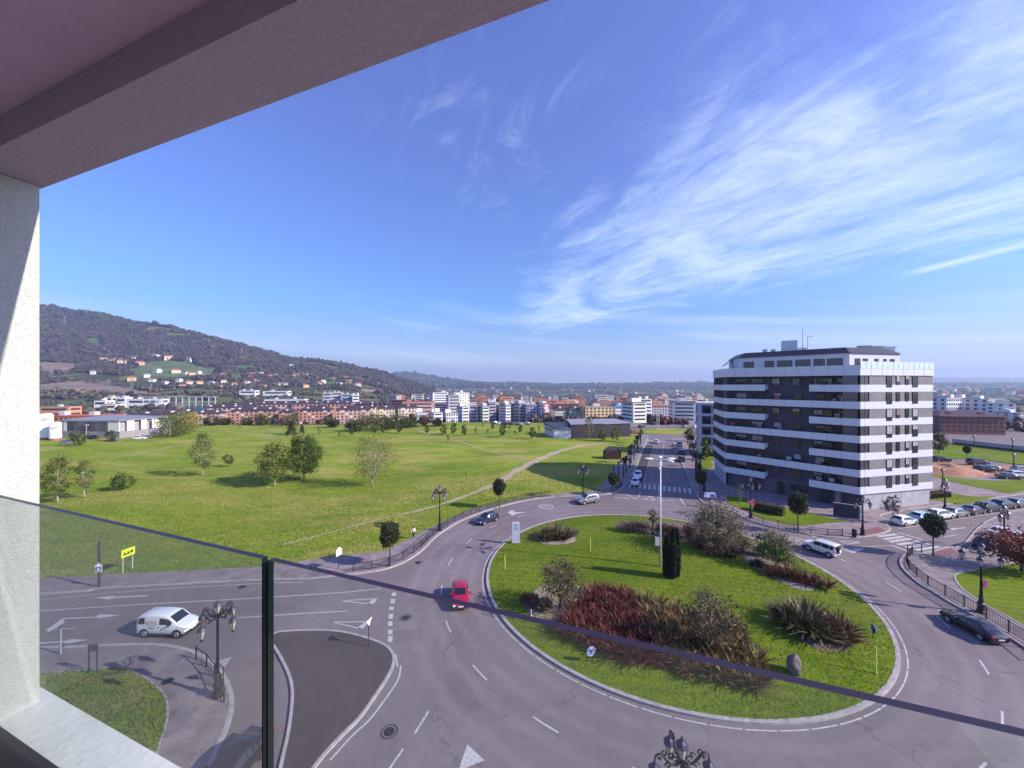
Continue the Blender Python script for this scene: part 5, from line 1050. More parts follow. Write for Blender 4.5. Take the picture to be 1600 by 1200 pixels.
# topiary street trees
def topiary(label, loc, h=5.2, w=2.5, seed=1, mats=(GT, GT2), nm='round_street_tree'):
    o = thing(nm, label, 'tree', loc, seed, 'clipped round street trees'); b = MB(); b.tube([(0, 0, 0), (.04, 0, h*.3), (0, .03, h*.62)], [.10, .075, .06], 7)
    for k in range(7): a = k*.9; b.tube([(0, 0, h*.5), (w*.3*math.cos(a), w*.3*math.sin(a), h*.78)], [.05, .02], 5)
    b.build('trunk', BARKD, o); n = 4200; C = cloud(n, (0, 0, h*.72), (w/2, w/2, h*.28), .45); q_ = C-np.array((0, 0, h*.72)); lm = 1+.13*np.sin(q_[:, 0]*4.1+seed)*np.cos(q_[:, 2]*3.3)+.09*np.sin(q_[:, 1]*6+q_[:, 2]*5)+rng.normal(size=n)*.05; C = np.array((0, 0, h*.72))+q_*lm[:, None]; v, f = leafs(C, .15)
    link('crown', npmesh('crown', v, f, list(mats), mi=(rng.random(n) < .35).astype(int)), o); return o
t1 = topiary('clipped dark tree on the kerb near the yellow edge line', G(609, 885, .14), 5.35, 2.25, 1)
for (x, y), s, lb in (((780, 794), .98, 'clipped dark tree on the kerb past the passing blue car'), ((958, 775), .86, 'clipped dark tree on the avenue corner by the railing'), ((1247, 831), 1.10, 'clipped dark tree before the lawn of the banded block'), ((1458, 868), 1.0, 'clipped dark tree at the far side of the right crosswalk'), ((1095, 774), .92, 'clipped dark tree by the blue sign at the avenue corner'), ((1511, 718), .75, 'clipped dark tree behind the dark van')):
    dup(t1, G(x, y, .14), x*.3, lb, scale=s)
make_tree('young_street_tree', 'thin young tree by the kerb row and sunny stone wall', G(1394, 818, .14), 4.3, 2.1, 2.5, [G4b, PUR], 14, 420, .17, .05, 75, 'round', BARKD)
make_tree('young_street_tree', 'spindly pale tree on the lawn near the dark facade', G(1157, 786, .15), 3.7, 1.5, 2.4, [GB, G1], 9, 260, .15, .05, 76, 'up', BARKP)
make_tree('green_tree', 'green tree just right of the banded block on the back lawn', G(1467, 707, .2), 5.9, 4.2, 5.0, [G1, G4], 20, 1400, .3, .12, 61, 'up', group='trees by the banded block')
make_tree('green_tree', 'slim bright tree between the two white blocks', G(1103, 719, .2), 6.8, 2.6, 6.0, [G3, G1], 16, 1200, .26, .1, 62, 'up', group='trees by the banded block')
for x, y, h_, w, s, lb in ((921, 689, 9.5, 4.0, 63, 'tall pale poplar in front of the dark school wing'), (940, 689, 4.6, 3, 64, 'short pale tree before the dark school wing'), (962, 690, 5.2, 3.6, 65, 'rightmost pale tree before the dark school wing'), (1078, 690, 5.0, 4.0, 66, 'bushy tree beside the office block entrance')):
    make_tree('poplar_tree', lb, G(x, y, .1), h_, w, h_*.88, [G3, GB], 16, 900, .28, .1, s, 'up', BARKP, group='trees by the school')
o = make_tree('red_leaf_tree', 'dark red-leaved tree at the right edge over the lawn', G(1597, 893, .15), 4.2, 5.6, 3.0, [RL, RL2], 30, 5200, .17, .13, 71, 'round', BARKD)
# palms of the avenue
def palm(label, loc, h=5.0, seed=1):
    o = thing('palm_tree', label, 'palm tree', loc, seed, 'palms lining the avenue'); b = MB(); b.tube([(0, 0, 0), (0, 0, h*.5), (0, 0, h)], [.17, .12, .12], 7); b.build('trunk', BARKD, o)
    b = MB(); rg = random.Random(seed)
    for k in range(34):
        a = rg.uniform(0, 6.28); el = rg.uniform(-.75, 1.25); L = rg.uniform(.8, 1.15); dr = Vector((math.cos(a)*math.cos(el), math.sin(a)*math.cos(el), math.sin(el))); s_ = Vector((-math.sin(a), math.cos(a), 0)); p0 = Vector((0, 0, h)); pm = p0+dr*L*.6; pe = p0+dr*L+Vector((0, 0, -.28))
        b.add([p0-s_*.03, p0+s_*.03, pm+s_*.22, pe+s_*.14, pe-s_*.14, pm-s_*.22], [(0, 1, 2, 5), (5, 2, 3, 4)])
    b.build('fronds', GT, o); return o
pa = palm('palm nearest the crosswalk on the avenue left side', (*RF(4.5, -1.5), .14), 4.0, 3)
for i in range(9): dup(pa, (*RF(9+i*6.4, -1.35+.2*(i % 2)), .14), i*1.7, 'palm of the avenue left row, standing %s' % ['second from the crosswalk', 'third from the crosswalk', 'fourth from the crosswalk', 'fifth from the crosswalk', 'before the middle of the row', 'past the middle of the row', 'third from the far end', 'second from the far end', 'at the far end'][i], scale=.9+.12*(i % 3))
for i in range(11): dup(pa, (*RF(7+i*5.7, 14.7+(.6 if i % 2 else -.2)), .14), i*2.3, 'palm of the avenue right row, standing %s' % ['nearest the crosswalk', 'second from the crosswalk', 'third from the crosswalk', 'fourth from the crosswalk', 'fifth from the crosswalk', 'at the middle', 'just past the middle', 'fourth from the far end', 'third from the far end', 'second from the far end', 'at the far end'][i], scale=.88+.13*(i*2 % 3))
# ---------------- island planting
def bed(name, pts, m, z=.05): 
    P_ = smooth_line([GI(a, b_) for a, b_ in pts], 4, closed=True); c = sum(P_, Vector((0, 0)))/len(P_); v = [(c.x, c.y, dome(c.x, c.y)+z)]; n = len(P_); k = 5
    for i in range(1, k+1):
        for p in P_: q = c.lerp(p, i/k); v.append((q.x, q.y, dome(q.x, q.y)+(z if i < k else -.02)))
    f = [(0, 1+j, 1+(j+1)%n) for j in range(n)]+[(1+i*n+j, 1+(i+1)*n+j, 1+(i+1)*n+(j+1)%n, 1+i*n+(j+1)%n) for i in range(k-1) for j in range(n)]
    b = MB(); b.add(v, f); tag(b.build(name, m, smooth=True), kind='structure'); return P_
bed('gravel_bed', [(815, 940), (845, 912), (880, 908), (915, 920), (925, 945), (905, 968), (870, 975), (830, 962)], mat('dry_grass_bed', (.34, .30, .17), .95, col2=(.20, .17, .11), vs=2.5, bump=1, bs=10))
REDP = bed('planting_bed', [(885, 972), (925, 928), (980, 935), (1060, 958), (1130, 975), (1165, 990), (1192, 1040), (1188, 1076), (1120, 1064), (1040, 1045), (960, 1022), (900, 1000)], SOIL)
bed('gravel_bed', [(1160, 866), (1190, 866), (1240, 888), (1275, 905), (1276, 920), (1250, 922), (1200, 900), (1165, 880)], GRAVEL)
bed('planting_bed', [(955, 822), (975, 812), (1050, 812), (1120, 822), (1200, 850), (1225, 872), (1190, 878), (1130, 862), (1060, 845), (1000, 836)], SOIL)
bed('gravel_bed', [(840, 842), (860, 835), (895, 838), (902, 846), (880, 851), (850, 850)], GRAVEL, .04)
bed('planting_bed', [(1232, 980), (1250, 950), (1290, 960), (1330, 990), (1332, 1010), (1305, 1018), (1265, 1010)], SOIL)
def blades(P, n, h, spread, w, arch=.48, hs=None):
    """strap leaves from each plant centre: numpy quads (two segments)"""
    V = []; k = len(P)
    for ci, c in enumerate(P):
        a = rng.uniform(0, 2*math.pi, n); L = (hs[ci] if hs else 1)*h*rng.uniform(.75, 1.25)*rng.uniform(.6, 1.15, n); t = rng.uniform(.12, 1.0, n)*spread
        dx, dy = np.cos(a), np.sin(a); px_, py_ = -dy, dx; base = np.array(c)
        for (f0, f1, w0, w1) in ((0, .55, .7, 1.0), (.55, 1.0, 1.0, .12)):
            q = []
            for f_, ww in ((f0, w0), (f1, w1)):
                r = L*t*(f_+arch*f_*f_); z = L*np.sqrt(np.maximum(.02, 1-(t*.8)**2))*(f_-arch*f_*f_*.75*t)
                for s in (-1, 1): q.append(np.stack([base[0]+.06*dx+r*dx+s*px_*w*ww/2, base[1]+.06*dy+r*dy+s*py_*w*ww/2, base[2]+z], 1))
            V.append(np.stack([q[0], q[1], q[3], q[2]], 1))
    V = np.concatenate(V).reshape(-1, 3); return V, np.arange(len(V)).reshape(-1, 4)
PHG = leafmat('strap_green', (.040, .045, .016), (.10, .10, .04), .15, 3); PHL = leafmat('strap_light', (.38, .35, .20), (.15, .14, .06), .15, 3); PHR = leafmat('strap_red', (.17, .028, .022), (.075, .014, .012), .15, 4); PHP = leafmat('strap_pink', (.34, .17, .14), (.20, .07, .06), .15, 3); PHO = leafmat('strap_orange', (.40, .23, .06), (.20, .14, .035), .2, 2); PHB = leafmat('strap_bronze', (.10, .045, .035), (.17, .08, .055), .2, 3)
def phormium(label, pts, n, h, mats, w=.12, spread=1.1, group=None, nm='flax_clump', cat='shrub', wts=(.6,)):
    c = sum((Vector(p) for p in pts), Vector())/len(pts); o = thing(nm, label, cat, c, 0, group); mxd = max((Vector(p)-c).length for p in pts)+.01; V, f = blades([tuple(Vector(p)-c) for p in pts], n, h, spread*.85, w, hs=[1.22-.45*(Vector(p)-c).length/mxd for p in pts] if group is None else None)
    m = (rng.random(len(f)) > wts[0]).astype(int)
    if len(mats) > 2: m = rng.choice(len(mats), len(f), p=list(wts)+[1-sum(wts)])
    link('leaves', npmesh('leaves', V, f, mats, mi=m), o); return o
def scatter(poly, step, jit=.4):
    xs = [p.x for p in poly]; ys = [p.y for p in poly]; out = []; y = min(ys)
    while y < max(ys):
        x = min(xs)
        while x < max(xs):
            a, b_ = x+random.uniform(-jit, jit)*step, y+random.uniform(-jit, jit)*step
            if inpoly(a, b_, poly): out.append(Vector((a, b_, dome(a, b_)+.03)))
            x += step
        y += step*.87
    return out
def ell(cx, cy, rx, ry, n=24): return [Vector((cx+rx*math.cos(t), cy+ry*math.sin(t))) for t in np.linspace(0, 6.283, n+1)[:-1]]
c = GI(872, 843); phormium('broad green flax clump behind the info pylon', scatter(ell(c.x, c.y+.6, 2.5, 1.5),   .8), 60, 1.7, [PHG, PHL, PHB], wts=(.5, .3))
c = GI(1278, 992); q1 = [p for p in scatter([Vector((c.x-2.3, c.y+1.9)), Vector((c.x-.2, c.y+2.6)), Vector((c.x+2.6, c.y+.2)), Vector((c.x+2.4, c.y-1.1)), Vector((c.x+.6, c.y-1.1)), Vector((c.x-2.2, c.y+.4))], .58)]
phormium('large dark flax mound on the right of the island', [p for p in q1 if p.x-c.x < .9 or p.y > c.y+1.0], 62, 1.85, [PHG, PHL, PHB], wts=(.62, .2)); phormium('reddish flax skirt of the large dark mound', [p for p in q1 if not (p.x-c.x < .9 or p.y > c.y+1.0)], 80, 1.5, [PHR, PHB, PHL], wts=(.4, .4))
allp = scatter([Vector((p.x, p.y)) for p in REDP], .78); random.shuffle(allp)
reds = [p for p in allp if p.x < 12.1]; oran = [p for p in allp if p.x >= 12.1]
def split(L, k, key):
    L = sorted(L, key=key); n = len(L)//k+1; return [L[i:i+n] for i in range(0, len(L), n)]
for i, g in enumerate(split(reds, 3, lambda p: p.x)): phormium('dark red flax thicket, %s of the red bed' % ['left end', 'middle', 'right part'][i], g, 64, 1.2, [PHR, PHP, PHB], .095, group='flax thickets of the big bed', wts=(.55, .13))
for i, g in enumerate(split(oran, 4, lambda p: p.x)): phormium('orange green flax thicket, %s of the mixed bed' % ['left end beside the red one', 'left middle under the grey tree', 'right middle', 'right end'][i], g, 60, 1.15, [PHO, PHG, PHB, PHL], .095, group='flax thickets of the big bed', wts=(.26, .34, .26))
OT = 'olive trees on the island'
make_tree('olive_tree', 'bare-stemmed olive tree on the dry left bed', GI(876, 950), 4.3, 4.3, 3.0, [G4, G4b], 30, 3200, .12, .15, 81, 'round', BARKD, group=OT, clr=.36)
make_tree('olive_tree', 'olive tree rising out of the mixed flax bed', GI(1112, 1018), 4.5, 3.8, 3.2, [G4, G4b], 28, 3000, .12, .12, 82, 'round', BARK, group=OT, clr=.36)
make_tree('olive_tree', 'largest silvery olive tree at the back of the island', GI(1120, 861), 5.6, 6.4, 4.7, [GGY, G4], 46, 8500, .13, .2, 83, 'round', BARKD, group=OT, clr=.36)
make_tree('olive_tree', 'smaller green olive right of the silvery one', GI(1213, 886), 3.8, 4.0, 3.0, [G1, G4], 30, 3800, .13, .12, 84, 'round', BARKD, group=OT, clr=.38)
make_tree('olive_tree', 'pollarded stump tree left of the lighting mast', GI(1021, 836), 3.4, 1.9, 1.6, [GGY, G4b], 12, 700, .12, .16, 85, 'round', BARKD, group=OT)
def shrub(label, px, py, w, h, mats, seed, n=1500, sz=.11, nm='shrub'):
    p = GI(px, py); o = thing(nm, label, 'shrub', p, 0, 'shrubs on the island'); rg = random.Random(seed); C = []; tn = []; b = MB()
    for k in range(12):
        a = rg.uniform(0, 6.28); r = rg.uniform(0, .42)*w; e = (r*math.cos(a), r*math.sin(a)*.8, h*rg.uniform(.35, .72)); q = rng.normal(size=(n//12, 3))*np.array([w*.13, w*.13, h*.17])+np.array(e); C.append(q); tn += [k % len(mats)]*(n//12); b.tube([(e[0]*.2, e[1]*.2, 0), e], [.035, .01], 4)
    C = np.concatenate(C); C[:, 2] = np.abs(C[:, 2])+.03; v, f = leafs(C, sz); link('foliage', npmesh('foliage', v, f, mats, mi=tn), o); b.build('stems', BARKD, o); return o
for i, (x, y, w, h_, m_, lb) in enumerate([(985, 829, 3.6, 1.5, [GGY, PUR], 'low grey shrub at the left tip of the back bed'), (1005, 832, 3.0, 1.3, [PUR, GGY], 'purple grey shrub beside the stump tree'), (1050, 838, 3.0, 1.5, [RL, G4b], 'dark red shrub behind the mast'), (1075, 842, 3.0, 1.9, [PUR, RL], 'dark red shrub left of the silvery olive'), (1092, 856, 3.2, 2.0, [RL, PUR], 'wine red shrub under the silvery olive'), (1122, 868, 3.0, 1.3, [PHO, PUR], 'rusty shrub at the foot of the silvery olive'), (1145, 871, 2.4, 1.2, [G4b, G2], 'small dark shrub before the gravel strip'), (1160, 858, 3.2, 1.7, [G4b, G4], 'dark shrub between the two back olives'), (1192, 868, 2.6, 1.4, [G2, G4b], 'dark green shrub right of the two back olives'), (828, 944, 2.2, 1.0, [PUR, G4b], 'purple brown cushion on the dry left bed'), (850, 950, 2.0, .9, [PUR, GGY], 'second purple brown cushion near the bare-stemmed olive'), (890, 976, 2.6, .8, [PUR, PHB], 'low brown shrub at the corner of the red bed'), (1035, 829, 2.2, 1.0, [G4b, PUR], 'low shrub right of the stump tree')]): shrub(lb, x, y, w, h_, m_, 90+i)
phormium('round dark yucca before the gravel strip', [GI(1183, 886)+Vector((a, b_, 0)) for a, b_ in ((0, 0), (.5, .3), (-.5, .2), (.1, -.4))], 70, 1.0, [G2, G4b], .05)
c = GI(1243, 905); phormium('bronze flax row at the gravel strip', [c+Vector((i*.62-2.2, .9-i*.42+random.uniform(-.3, .3), 0)) for i in range(8)]+[c+Vector((i*.62-1.7, 1.4-i*.42, 0)) for i in range(6)], 80, 1.25, [PHB, PHR, PHL], .10, wts=(.5, .3))
# cypress trio
for i, (dx, dy, h_) in enumerate(((-.58, .15, 4.5), (0.0, -.25, 5.6), (.60, .1, 5.3))):
    p = GI(1050, 905)+Vector((dx, dy, 0)); o = thing('cypress', ['shortest column of the dark cypress trio, left', 'middle column of the dark cypress trio', 'right column of the dark cypress trio'][i], 'tree', p, 0, 'cypress trio by the mast'); b = MB(); b.tube([(0, 0, 0), (0, 0, h_*.9)], [.09, .02], 6); b.build('trunk', BARKD, o)
    n = 5200; z = rng.uniform(.02, 1, n)**.9; rr = .34*np.minimum(1, np.sin(np.pi*np.minimum(.98, z*.80+.20))**.55)*rng.uniform(.72, 1.06, n)**.5; a = rng.uniform(0, 6.283, n); rr *= 1+.12*np.sin(a*5+z*9); C = np.stack([rr*np.cos(a), rr*np.sin(a), z*h_], 1); v, f = leafs(C, .11, 2.2, up=1.6); link('crown', npmesh('crown', v, f, [CYP, GT], mi=(rng.random(n) < .2).astype(int)), o)
# boulder
b = MB(); bm = bmesh.new(); bmesh.ops.create_icosphere(bm, subdivisions=4, radius=1)
for vv in bm.verts:
    q = vv.co.copy(); k = 1+.28*noise.noise(q*1.3)+.10*noise.noise(q*4)+.03*noise.noise(q*11); vv.co = Vector((q.x*.46*k, q.y*.45*k, q.z*.78*k)); vv.co.x += .12*vv.co.z
me = bpy.data.meshes.new('boulder'); bm.to_mesh(me); bm.free(); me.materials.append(mat('boulder', (.12, .095, .10), .9, col2=(.24, .20, .20), vs=2.5, bump=1, bs=10)); o = link('boulder', me, loc=GI(1241, 1049)+Vector((0, 0, .6))); tag(o, 'grey standing boulder on the lawn beside the mixed flax bed', 'boulder')
# hedge
def hedge(label, a, b_, w, h, seed):
    a = G(*a, .15); b_ = G(*b_, .15); c = (a+b_)/2; L = (b_-a).length; o = thing('hedge', label, 'hedge', c, math.atan2((b_-a).y, (b_-a).x), 'clipped hedges'); n = int(1300*L*h); C = np.stack([rng.uniform(-L/2, L/2, n), rng.uniform(-w/2, w/2, n), rng.uniform(.02, h, n)], 1)
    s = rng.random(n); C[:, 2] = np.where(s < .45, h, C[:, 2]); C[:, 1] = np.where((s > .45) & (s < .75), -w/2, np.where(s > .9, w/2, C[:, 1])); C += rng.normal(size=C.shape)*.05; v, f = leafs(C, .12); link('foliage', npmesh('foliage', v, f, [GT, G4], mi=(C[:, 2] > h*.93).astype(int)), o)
hedge('long clipped hedge on the lawn before the banded block', (1180, 796), (1225, 806), 1.3, 1.3, 1)
hedge('low reddish hedge right of the sunny facade', (1445, 778), (1478, 775), 1.5, .9, 2)
# mound of red earth
n_ = 28; b = MB(); C = G(1478, 737, .1); vs = []; rr_ = 10
for i in range(rr_+1):
    for j in range(n_):
        a = 2*math.pi*j/n_; r = i/rr_; x = 8.5*r*math.cos(a); y = 5.5*r*math.sin(a); z = 1.7*(1-r*r)**1.0*(1+.5*noise.noise(Vector((x*.4, y*.4, 0))))+.25*noise.noise(Vector((x, y, 3)))*(1-r); vs.append((C.x+x, C.y+y, max(-.02, z)+.08))
b.add(vs, [(i*n_+j, (i+1)*n_+j, (i+1)*n_+(j+1)%n_, i*n_+(j+1)%n_) for i in range(rr_) for j in range(n_)]); tag(b.build('earth_mound', DIRT, smooth=True), 'heap of red earth beside the dirt car park', 'earth mound')
# grass tufts in the near verge and along edges: too many to count
def tufts(name, poly, n, h, zf, m):
    xs = [p[0] for p in poly]; ys = [p[1] for p in poly]; P_ = []
    while len(P_) < n:
        x, y = random.uniform(min(xs), max(xs)), random.uniform(min(ys), max(ys))
        if n >= 100000 and (random.random() > (108-y)/62 or random.random() > (x+140)/45): continue
        if inpoly(x, y, poly): P_.append((x, y, zf(x, y) if n < 100000 else 0))
    P_ = np.array(P_)
    if n >= 100000: P_[:, 2] = terrain(P_[:, 0], P_[:, 1])-.01
    a = rng.uniform(0, 6.283, n); w = .05; L = h*rng.uniform(.4, 1.2, n); ln = rng.normal(size=(n, 2))*.06
    v = np.stack([P_+np.stack([-np.cos(a)*w, -np.sin(a)*w, 0*a], 1), P_+np.stack([np.cos(a)*w, np.sin(a)*w, 0*a], 1), P_+np.stack([ln[:, 0], ln[:, 1], L], 1)], 1).reshape(-1, 3)
    tag(link(name, npmesh(name, v, np.arange(3*n).reshape(n, 3), m, mi=(rng.random(n) < .3).astype(int))), kind='stuff')
tufts('verge_grass', [p for p in CB_G if p.x > -62]+[Vector((-19, 14)), Vector((-62, 14))], 46000, .16, lambda x, y: .165, [leafmat('blade', (.13, .195, .022), (.10, .15, .016)), leafmat('blade_dry', (.27, .25, .09), (.18, .19, .06))])
FT = [p for p in IN_L if -100 < p.x < 26 and p.y < 80]; FT = FT+[Vector((22, 108)), Vector((-135, 108)), Vector((-100, 60))]
tufts('meadow_tufts', FT, 110000, .20, lambda x, y: th(x, y)-.01, [MATS['blade'], MATS['blade_dry']])
tufts('island_grass', [Vector((p.x, p.y)) for p in circ], 60000, .06, lambda x, y: dome(x, y), [MATS['blade'], MATS['blade_dry']])
# ------------------------------------------------------------------ fences
IRN = mat('fence_iron', (.045, .030, .042), .6, .3)
def fence(name, label, pts, z0, h=.95, bay=2.0, pick=.14, m=IRN, gap=None):
    P_ = resample([Vector((p[0], p[1])) for p in pts], bay); o = thing(name, label, 'fence', (P_[0].x, P_[0].y, z0), 0, None); O_ = P_[0]
    for i, p in enumerate(P_):
        b = MB(); b.box((p.x-O_.x, p.y-O_.y, h/2+.03), (.075, .075, h+.08)); b.build('post', m, o)
    for a, c in zip(P_, P_[1:]):
        d_ = c-a; ang = math.atan2(d_.y, d_.x); L = d_.length; b = MB(); mid = (a+c)/2-O_; b.box((mid.x, mid.y, h-.02), (L, .05, .05), ang); b.box((mid.x, mid.y, .14), (L, .04, .04), ang); k = int(L/pick)
        for i in range(1, k): q = a+d_*i/k-O_; b.box((q.x, q.y, h/2+.05), (.022, .022, h-.2), ang)
        b.build('rail_panel', m, o)
def sub(line_, f): return [p for p in line_ if f(p)]
def off(line_, dd):
    out = []
    for i, p in enumerate(line_):
        t = (line_[min(i+1, len(line_)-1)]-line_[max(i-1, 0)]).normalized(); out.append(p+Vector((-t.y, t.x))*dd)
    return out
a0 = G(548, 893).x; a1 = G(905, 778).x
fence('kerb_fence', 'long low iron railing along the curved field pavement', off(sub(KERB_L, lambda p: a0 < p.x < a1 and p.y < 75), .45), .14)
fence('kerb_fence', 'short iron railing round the avenue corner by the clipped tree', off(sub(KERB_L, lambda p: a1+1.5 < p.x < 25 and p.y < 84), .45), .14)
ks = [p for p in KB if 30 < p.x < 58 and p.y < 76]; fence('kerb_fence', 'iron railing bending round the plaza corner to the litter bin', off([p for p in ks if G(1150, 802).x < p.x < G(1335, 841).x], .4), .14)
ss = SE_K; i0 = min(range(len(ss)), key=lambda i: (ss[i]-G(1416, 866).to_2d()).length); i1 = min(range(len(ss)), key=lambda i: (ss[i]-G(1660, 1052).to_2d()).length)
fence('kerb_fence', 'tall dark railing following the kerb at the right edge', off(ss[i0:i1], .5), .14, h=1.05)
fence('kerb_fence', 'short railing bit beside the clipped tree at the right crosswalk', [G(1418, 866).to_2d(), G(1432, 864.5).to_2d(), G(1446, 866).to_2d()], .14, h=1.0, pick=1.9)
cb = [p for p in CB_K if G(312, 1030).x < p.x+.0]; cb = [p for p in cb if p.y > G(350, 1125).y]; fence('kerb_fence', 'curved railing beside the big ornate lamp at bottom left', off(resample(cb, .3), -.45), .14, bay=1.7, pick=.6)
# ------------------------------------------------------------------ signs and small furniture
POST = mat('post_dark', (.05, .045, .055), .6, .3); POSTW = mat('post_pale', (.55, .53, .50), .6); SGW = mat('sign_white', (.78, .78, .80), .5); SGB = mat('sign_blue', (.015, .05, .36), .4); SGR = mat('sign_red', (.50, .02, .03), .5); SGY = mat('sign_yellow', (.74, .86, .02), .5); SGK = mat('sign_black', (.02, .02, .02), .5); SGG = mat('sign_back', (.40, .40, .43), .5, .3); YEL = mat('marker_yellow', (.75, .78, .10), .6)
def post(o, x, y, z0, z1, r=.035, m=POST, nm='post'): b = MB(); b.tube([(x, y, z0), (x, y, z1)], r, 8); return b.build(nm, m, o)
def disc(r, t=.02, n=24, y=0): b = MB(); b.tube([(0, y-t/2, 0), (0, y+t/2, 0)], [r, r], n); return b
def place(b, nm, m, par, loc, rz=0): o_ = b.build(nm, m, par); o_.location = loc; o_.rotation_euler = (0, 0, rz); return o_
def plate(pts, t=.02, y=0):
    b = MB(); n = len(pts); vs = [(x, y-t/2, z) for x, z in pts]+[(x, y+t/2, z) for x, z in pts]; b.add(vs, [tuple(range(n)), tuple(range(n, 2*n))[::-1]]+[(i, n+i, n+(i+1)%n, (i+1)%n) for i in range(n)]); return b
# yellow board on two legs
q0, q1 = G(192, 895, .1), G(207, 889, .1); o = thing('yellow_sign', 'bright yellow sign board on two pale legs seen through the glass', 'sign', (q0.x, q0.y, th(q0.x, q0.y))); dv = (q1-q0); an = math.atan2(dv.y, dv.x); Lb = dv.length
post(o, 0, 0, 0, 2.6, .05, POSTW); post(o, dv.x, dv.y, 0, 2.6, .05, POSTW)
place(plate([(-.2, 1.75), (Lb+.2, 1.75), (Lb+.2, 2.65), (-.2, 2.65)], .05, -.06), 'board', SGY, o, (0, 0, 0), an)
for k in range(3):
    cx = Lb*(.14+.36*k)
    if k < 2: place(plate([(cx-.2, 2.0), (cx+.2, 2.0), (cx+.06, 2.2), (cx, 2.42), (cx-.08, 2.2)], .02, -.10), 'symbol', SGK, o, (0, 0, 0), an)
    else: b = disc(.16, .02, 16, -.10); place(b, 'symbol', SGK, o, (cx*math.cos(an), cx*math.sin(an), 2.2), an)
# dark pole with little lamp arm and parking plate
p = G(155, 917, .14); o = thing('sign_pole', 'tall dark pole with blue and white crossing plate left of the yellow board', 'sign', p); post(o, 0, 0, 0, 4.9, .10)
b = MB(); b.box((-.3, 0, 4.45), (.6, .06, .06)); b.build('arm', POST, o); place(plate([(-.3, 1.65), (.3, 1.65), (.3, 2.35), (0, 2.62), (-.3, 2.35)], .03, -.13), 'plate', SGW, o, (0, 0, 0), .35); place(plate([(-.24, 1.72), (.24, 1.72), (.24, 2.22), (-.24, 2.22)], .01, -.155), 'panel', SGB, o, (0, 0, 0), .35)
b = plate([(-.12, 1.76), (-.02, 1.76), (.03, 1.95), (.1, 1.76), (.18, 1.76), (.07, 2.08), (.0, 2.18), (-.07, 2.08)], .01, -.168); place(b, 'symbol', SGW, o, (0, 0, 0), .35)
# bare post and grey stand in the left corner
o = thing('marker_post', 'bare grey post in the paved left corner behind the glass', 'post', G(95, 1022, .14)); post(o, 0, 0, 0, 2.1, .06, SGG); post(o, 0, 0, 2.1, 2.2, .07, POST, 'cap')
q0, q1 = G(139, 1052, .14), G(151.5, 1051, .14); dv = q1-q0; o = thing('panel_stand', 'dark two-legged panel stand at the verge in the left corner', 'sign', q0); post(o, 0, 0, 0, 2.05, .05); post(o, dv.x, dv.y, 0, 2.05, .05); an = math.atan2(dv.y, dv.x)
place(plate([(-.06, 1.65), (dv.length+.06, 1.65), (dv.length+.06, 2.15), (-.06, 2.15)], .08), 'panel', mat('panel_grey', (.07, .075, .09), .4), o, (0, 0, 0), an)
# give way signs seen from behind or the side
def tri(o, z, rz, m=SGW, s=.45, dx=0):
    place(plate([(-s, z+.39*s*1.6), (s, z+.39*s*1.6), (0, z-.9*s)], .025, -.05), 'plate', m, o, (dx, 0, 0), rz)
o = thing('giveway_sign', 'slim give way sign on the dark traffic island', 'sign', G(576, 1010, .12)); post(o, 0, 0, 0, 2.35, .04); tri(o, 2.05, R(76), SGW, .38)
o = thing('giveway_sign', 'pale triangular sign plate low behind the big ornate lamp', 'sign', G(349, 1072, .14)); post(o, 0, 0, 0, 2.0, .04); tri(o, 1.75, R(25), SGG, .42, .1)
o = thing('road_sign', 'turned road sign at the field kerb left of the clipped tree', 'sign', G(529, 889, .14)); post(o, 0, 0, 0, 1.75, .04); place(plate([(-.42, 1.6), (.42, 1.6), (.42, 2.3), (0, 2.6), (-.42, 2.3)], .03, -.05), 'plate', SGW, o, (0, 0, 0), R(70))
o = thing('road_sign', 'blue pictogram board beside the avenue corner on a single post', 'sign', G(1109, 791, .14)); post(o, 0, 0, 0, 2.6, .05)
place(plate([(-1.1, 1.6), (1.15, 1.6), (.95, 2.5), (-.95, 2.5)], .05, -.07), 'board', mat('sign_skyblue', (.30, .36, .62), .5), o, (0, 0, 0), 0)
place(plate([(-.7, 1.75), (-.1, 1.75), (-.4, 2.1)], .02, -.11), 'symbol', SGW, o, (0, 0, 0)); place(plate([(.1, 1.72), (.85, 1.72), (.75, 2.15), (.2, 2.15)], .02, -.11), 'symbol', SGB, o, (0, 0, 0)); b = MB(); b.box((0, -.11, 2.35), (1.5, .02, .1)); b.build('lettering', SGW, o)
o = thing('bollard_post', 'tall thin dark post on the lawn before the dark facade', 'post', G(1138, 787, .15)); post(o, 0, 0, 0, 2.9, .07)
# roundabout arrow signs on the island
def arrows(o, z, rz, r=.36):
    place(disc(r, .03, 28, -.04), 'disc', SGB, o, (0, 0, z), rz)
    b = MB(); b.tube([(r*.97*math.cos(t), -.06, r*.97*math.sin(t)) for t in np.linspace(0, 6.283, 25)], r*.06, 5, cap=False); place(b, 'rim', SGW, o, (0, 0, z), rz)
    for k in range(3):
        t0 = k*2.094+.3; b = MB(); pts = [(r*.56*math.cos(t0+q*1.25), -.062, r*.56*math.sin(t0+q*1.25)) for q in np.linspace(0, 1, 7)]; b.tube(pts, [r*.07]*6+[r*.02], 5)
        tt = t0+1.15; c_ = Vector((r*.56*math.cos(tt), -.062, r*.56*math.sin(tt))); tg = Vector((-math.sin(tt), 0, math.cos(tt))); nn_ = Vector((math.cos(tt), 0, math.sin(tt))); b.add([c_+nn_*r*.22, c_-nn_*r*.22, c_+tg*r*.34], [(0, 1, 2)]); place(b, 'arrow', SGW, o, (0, 0, z), rz)
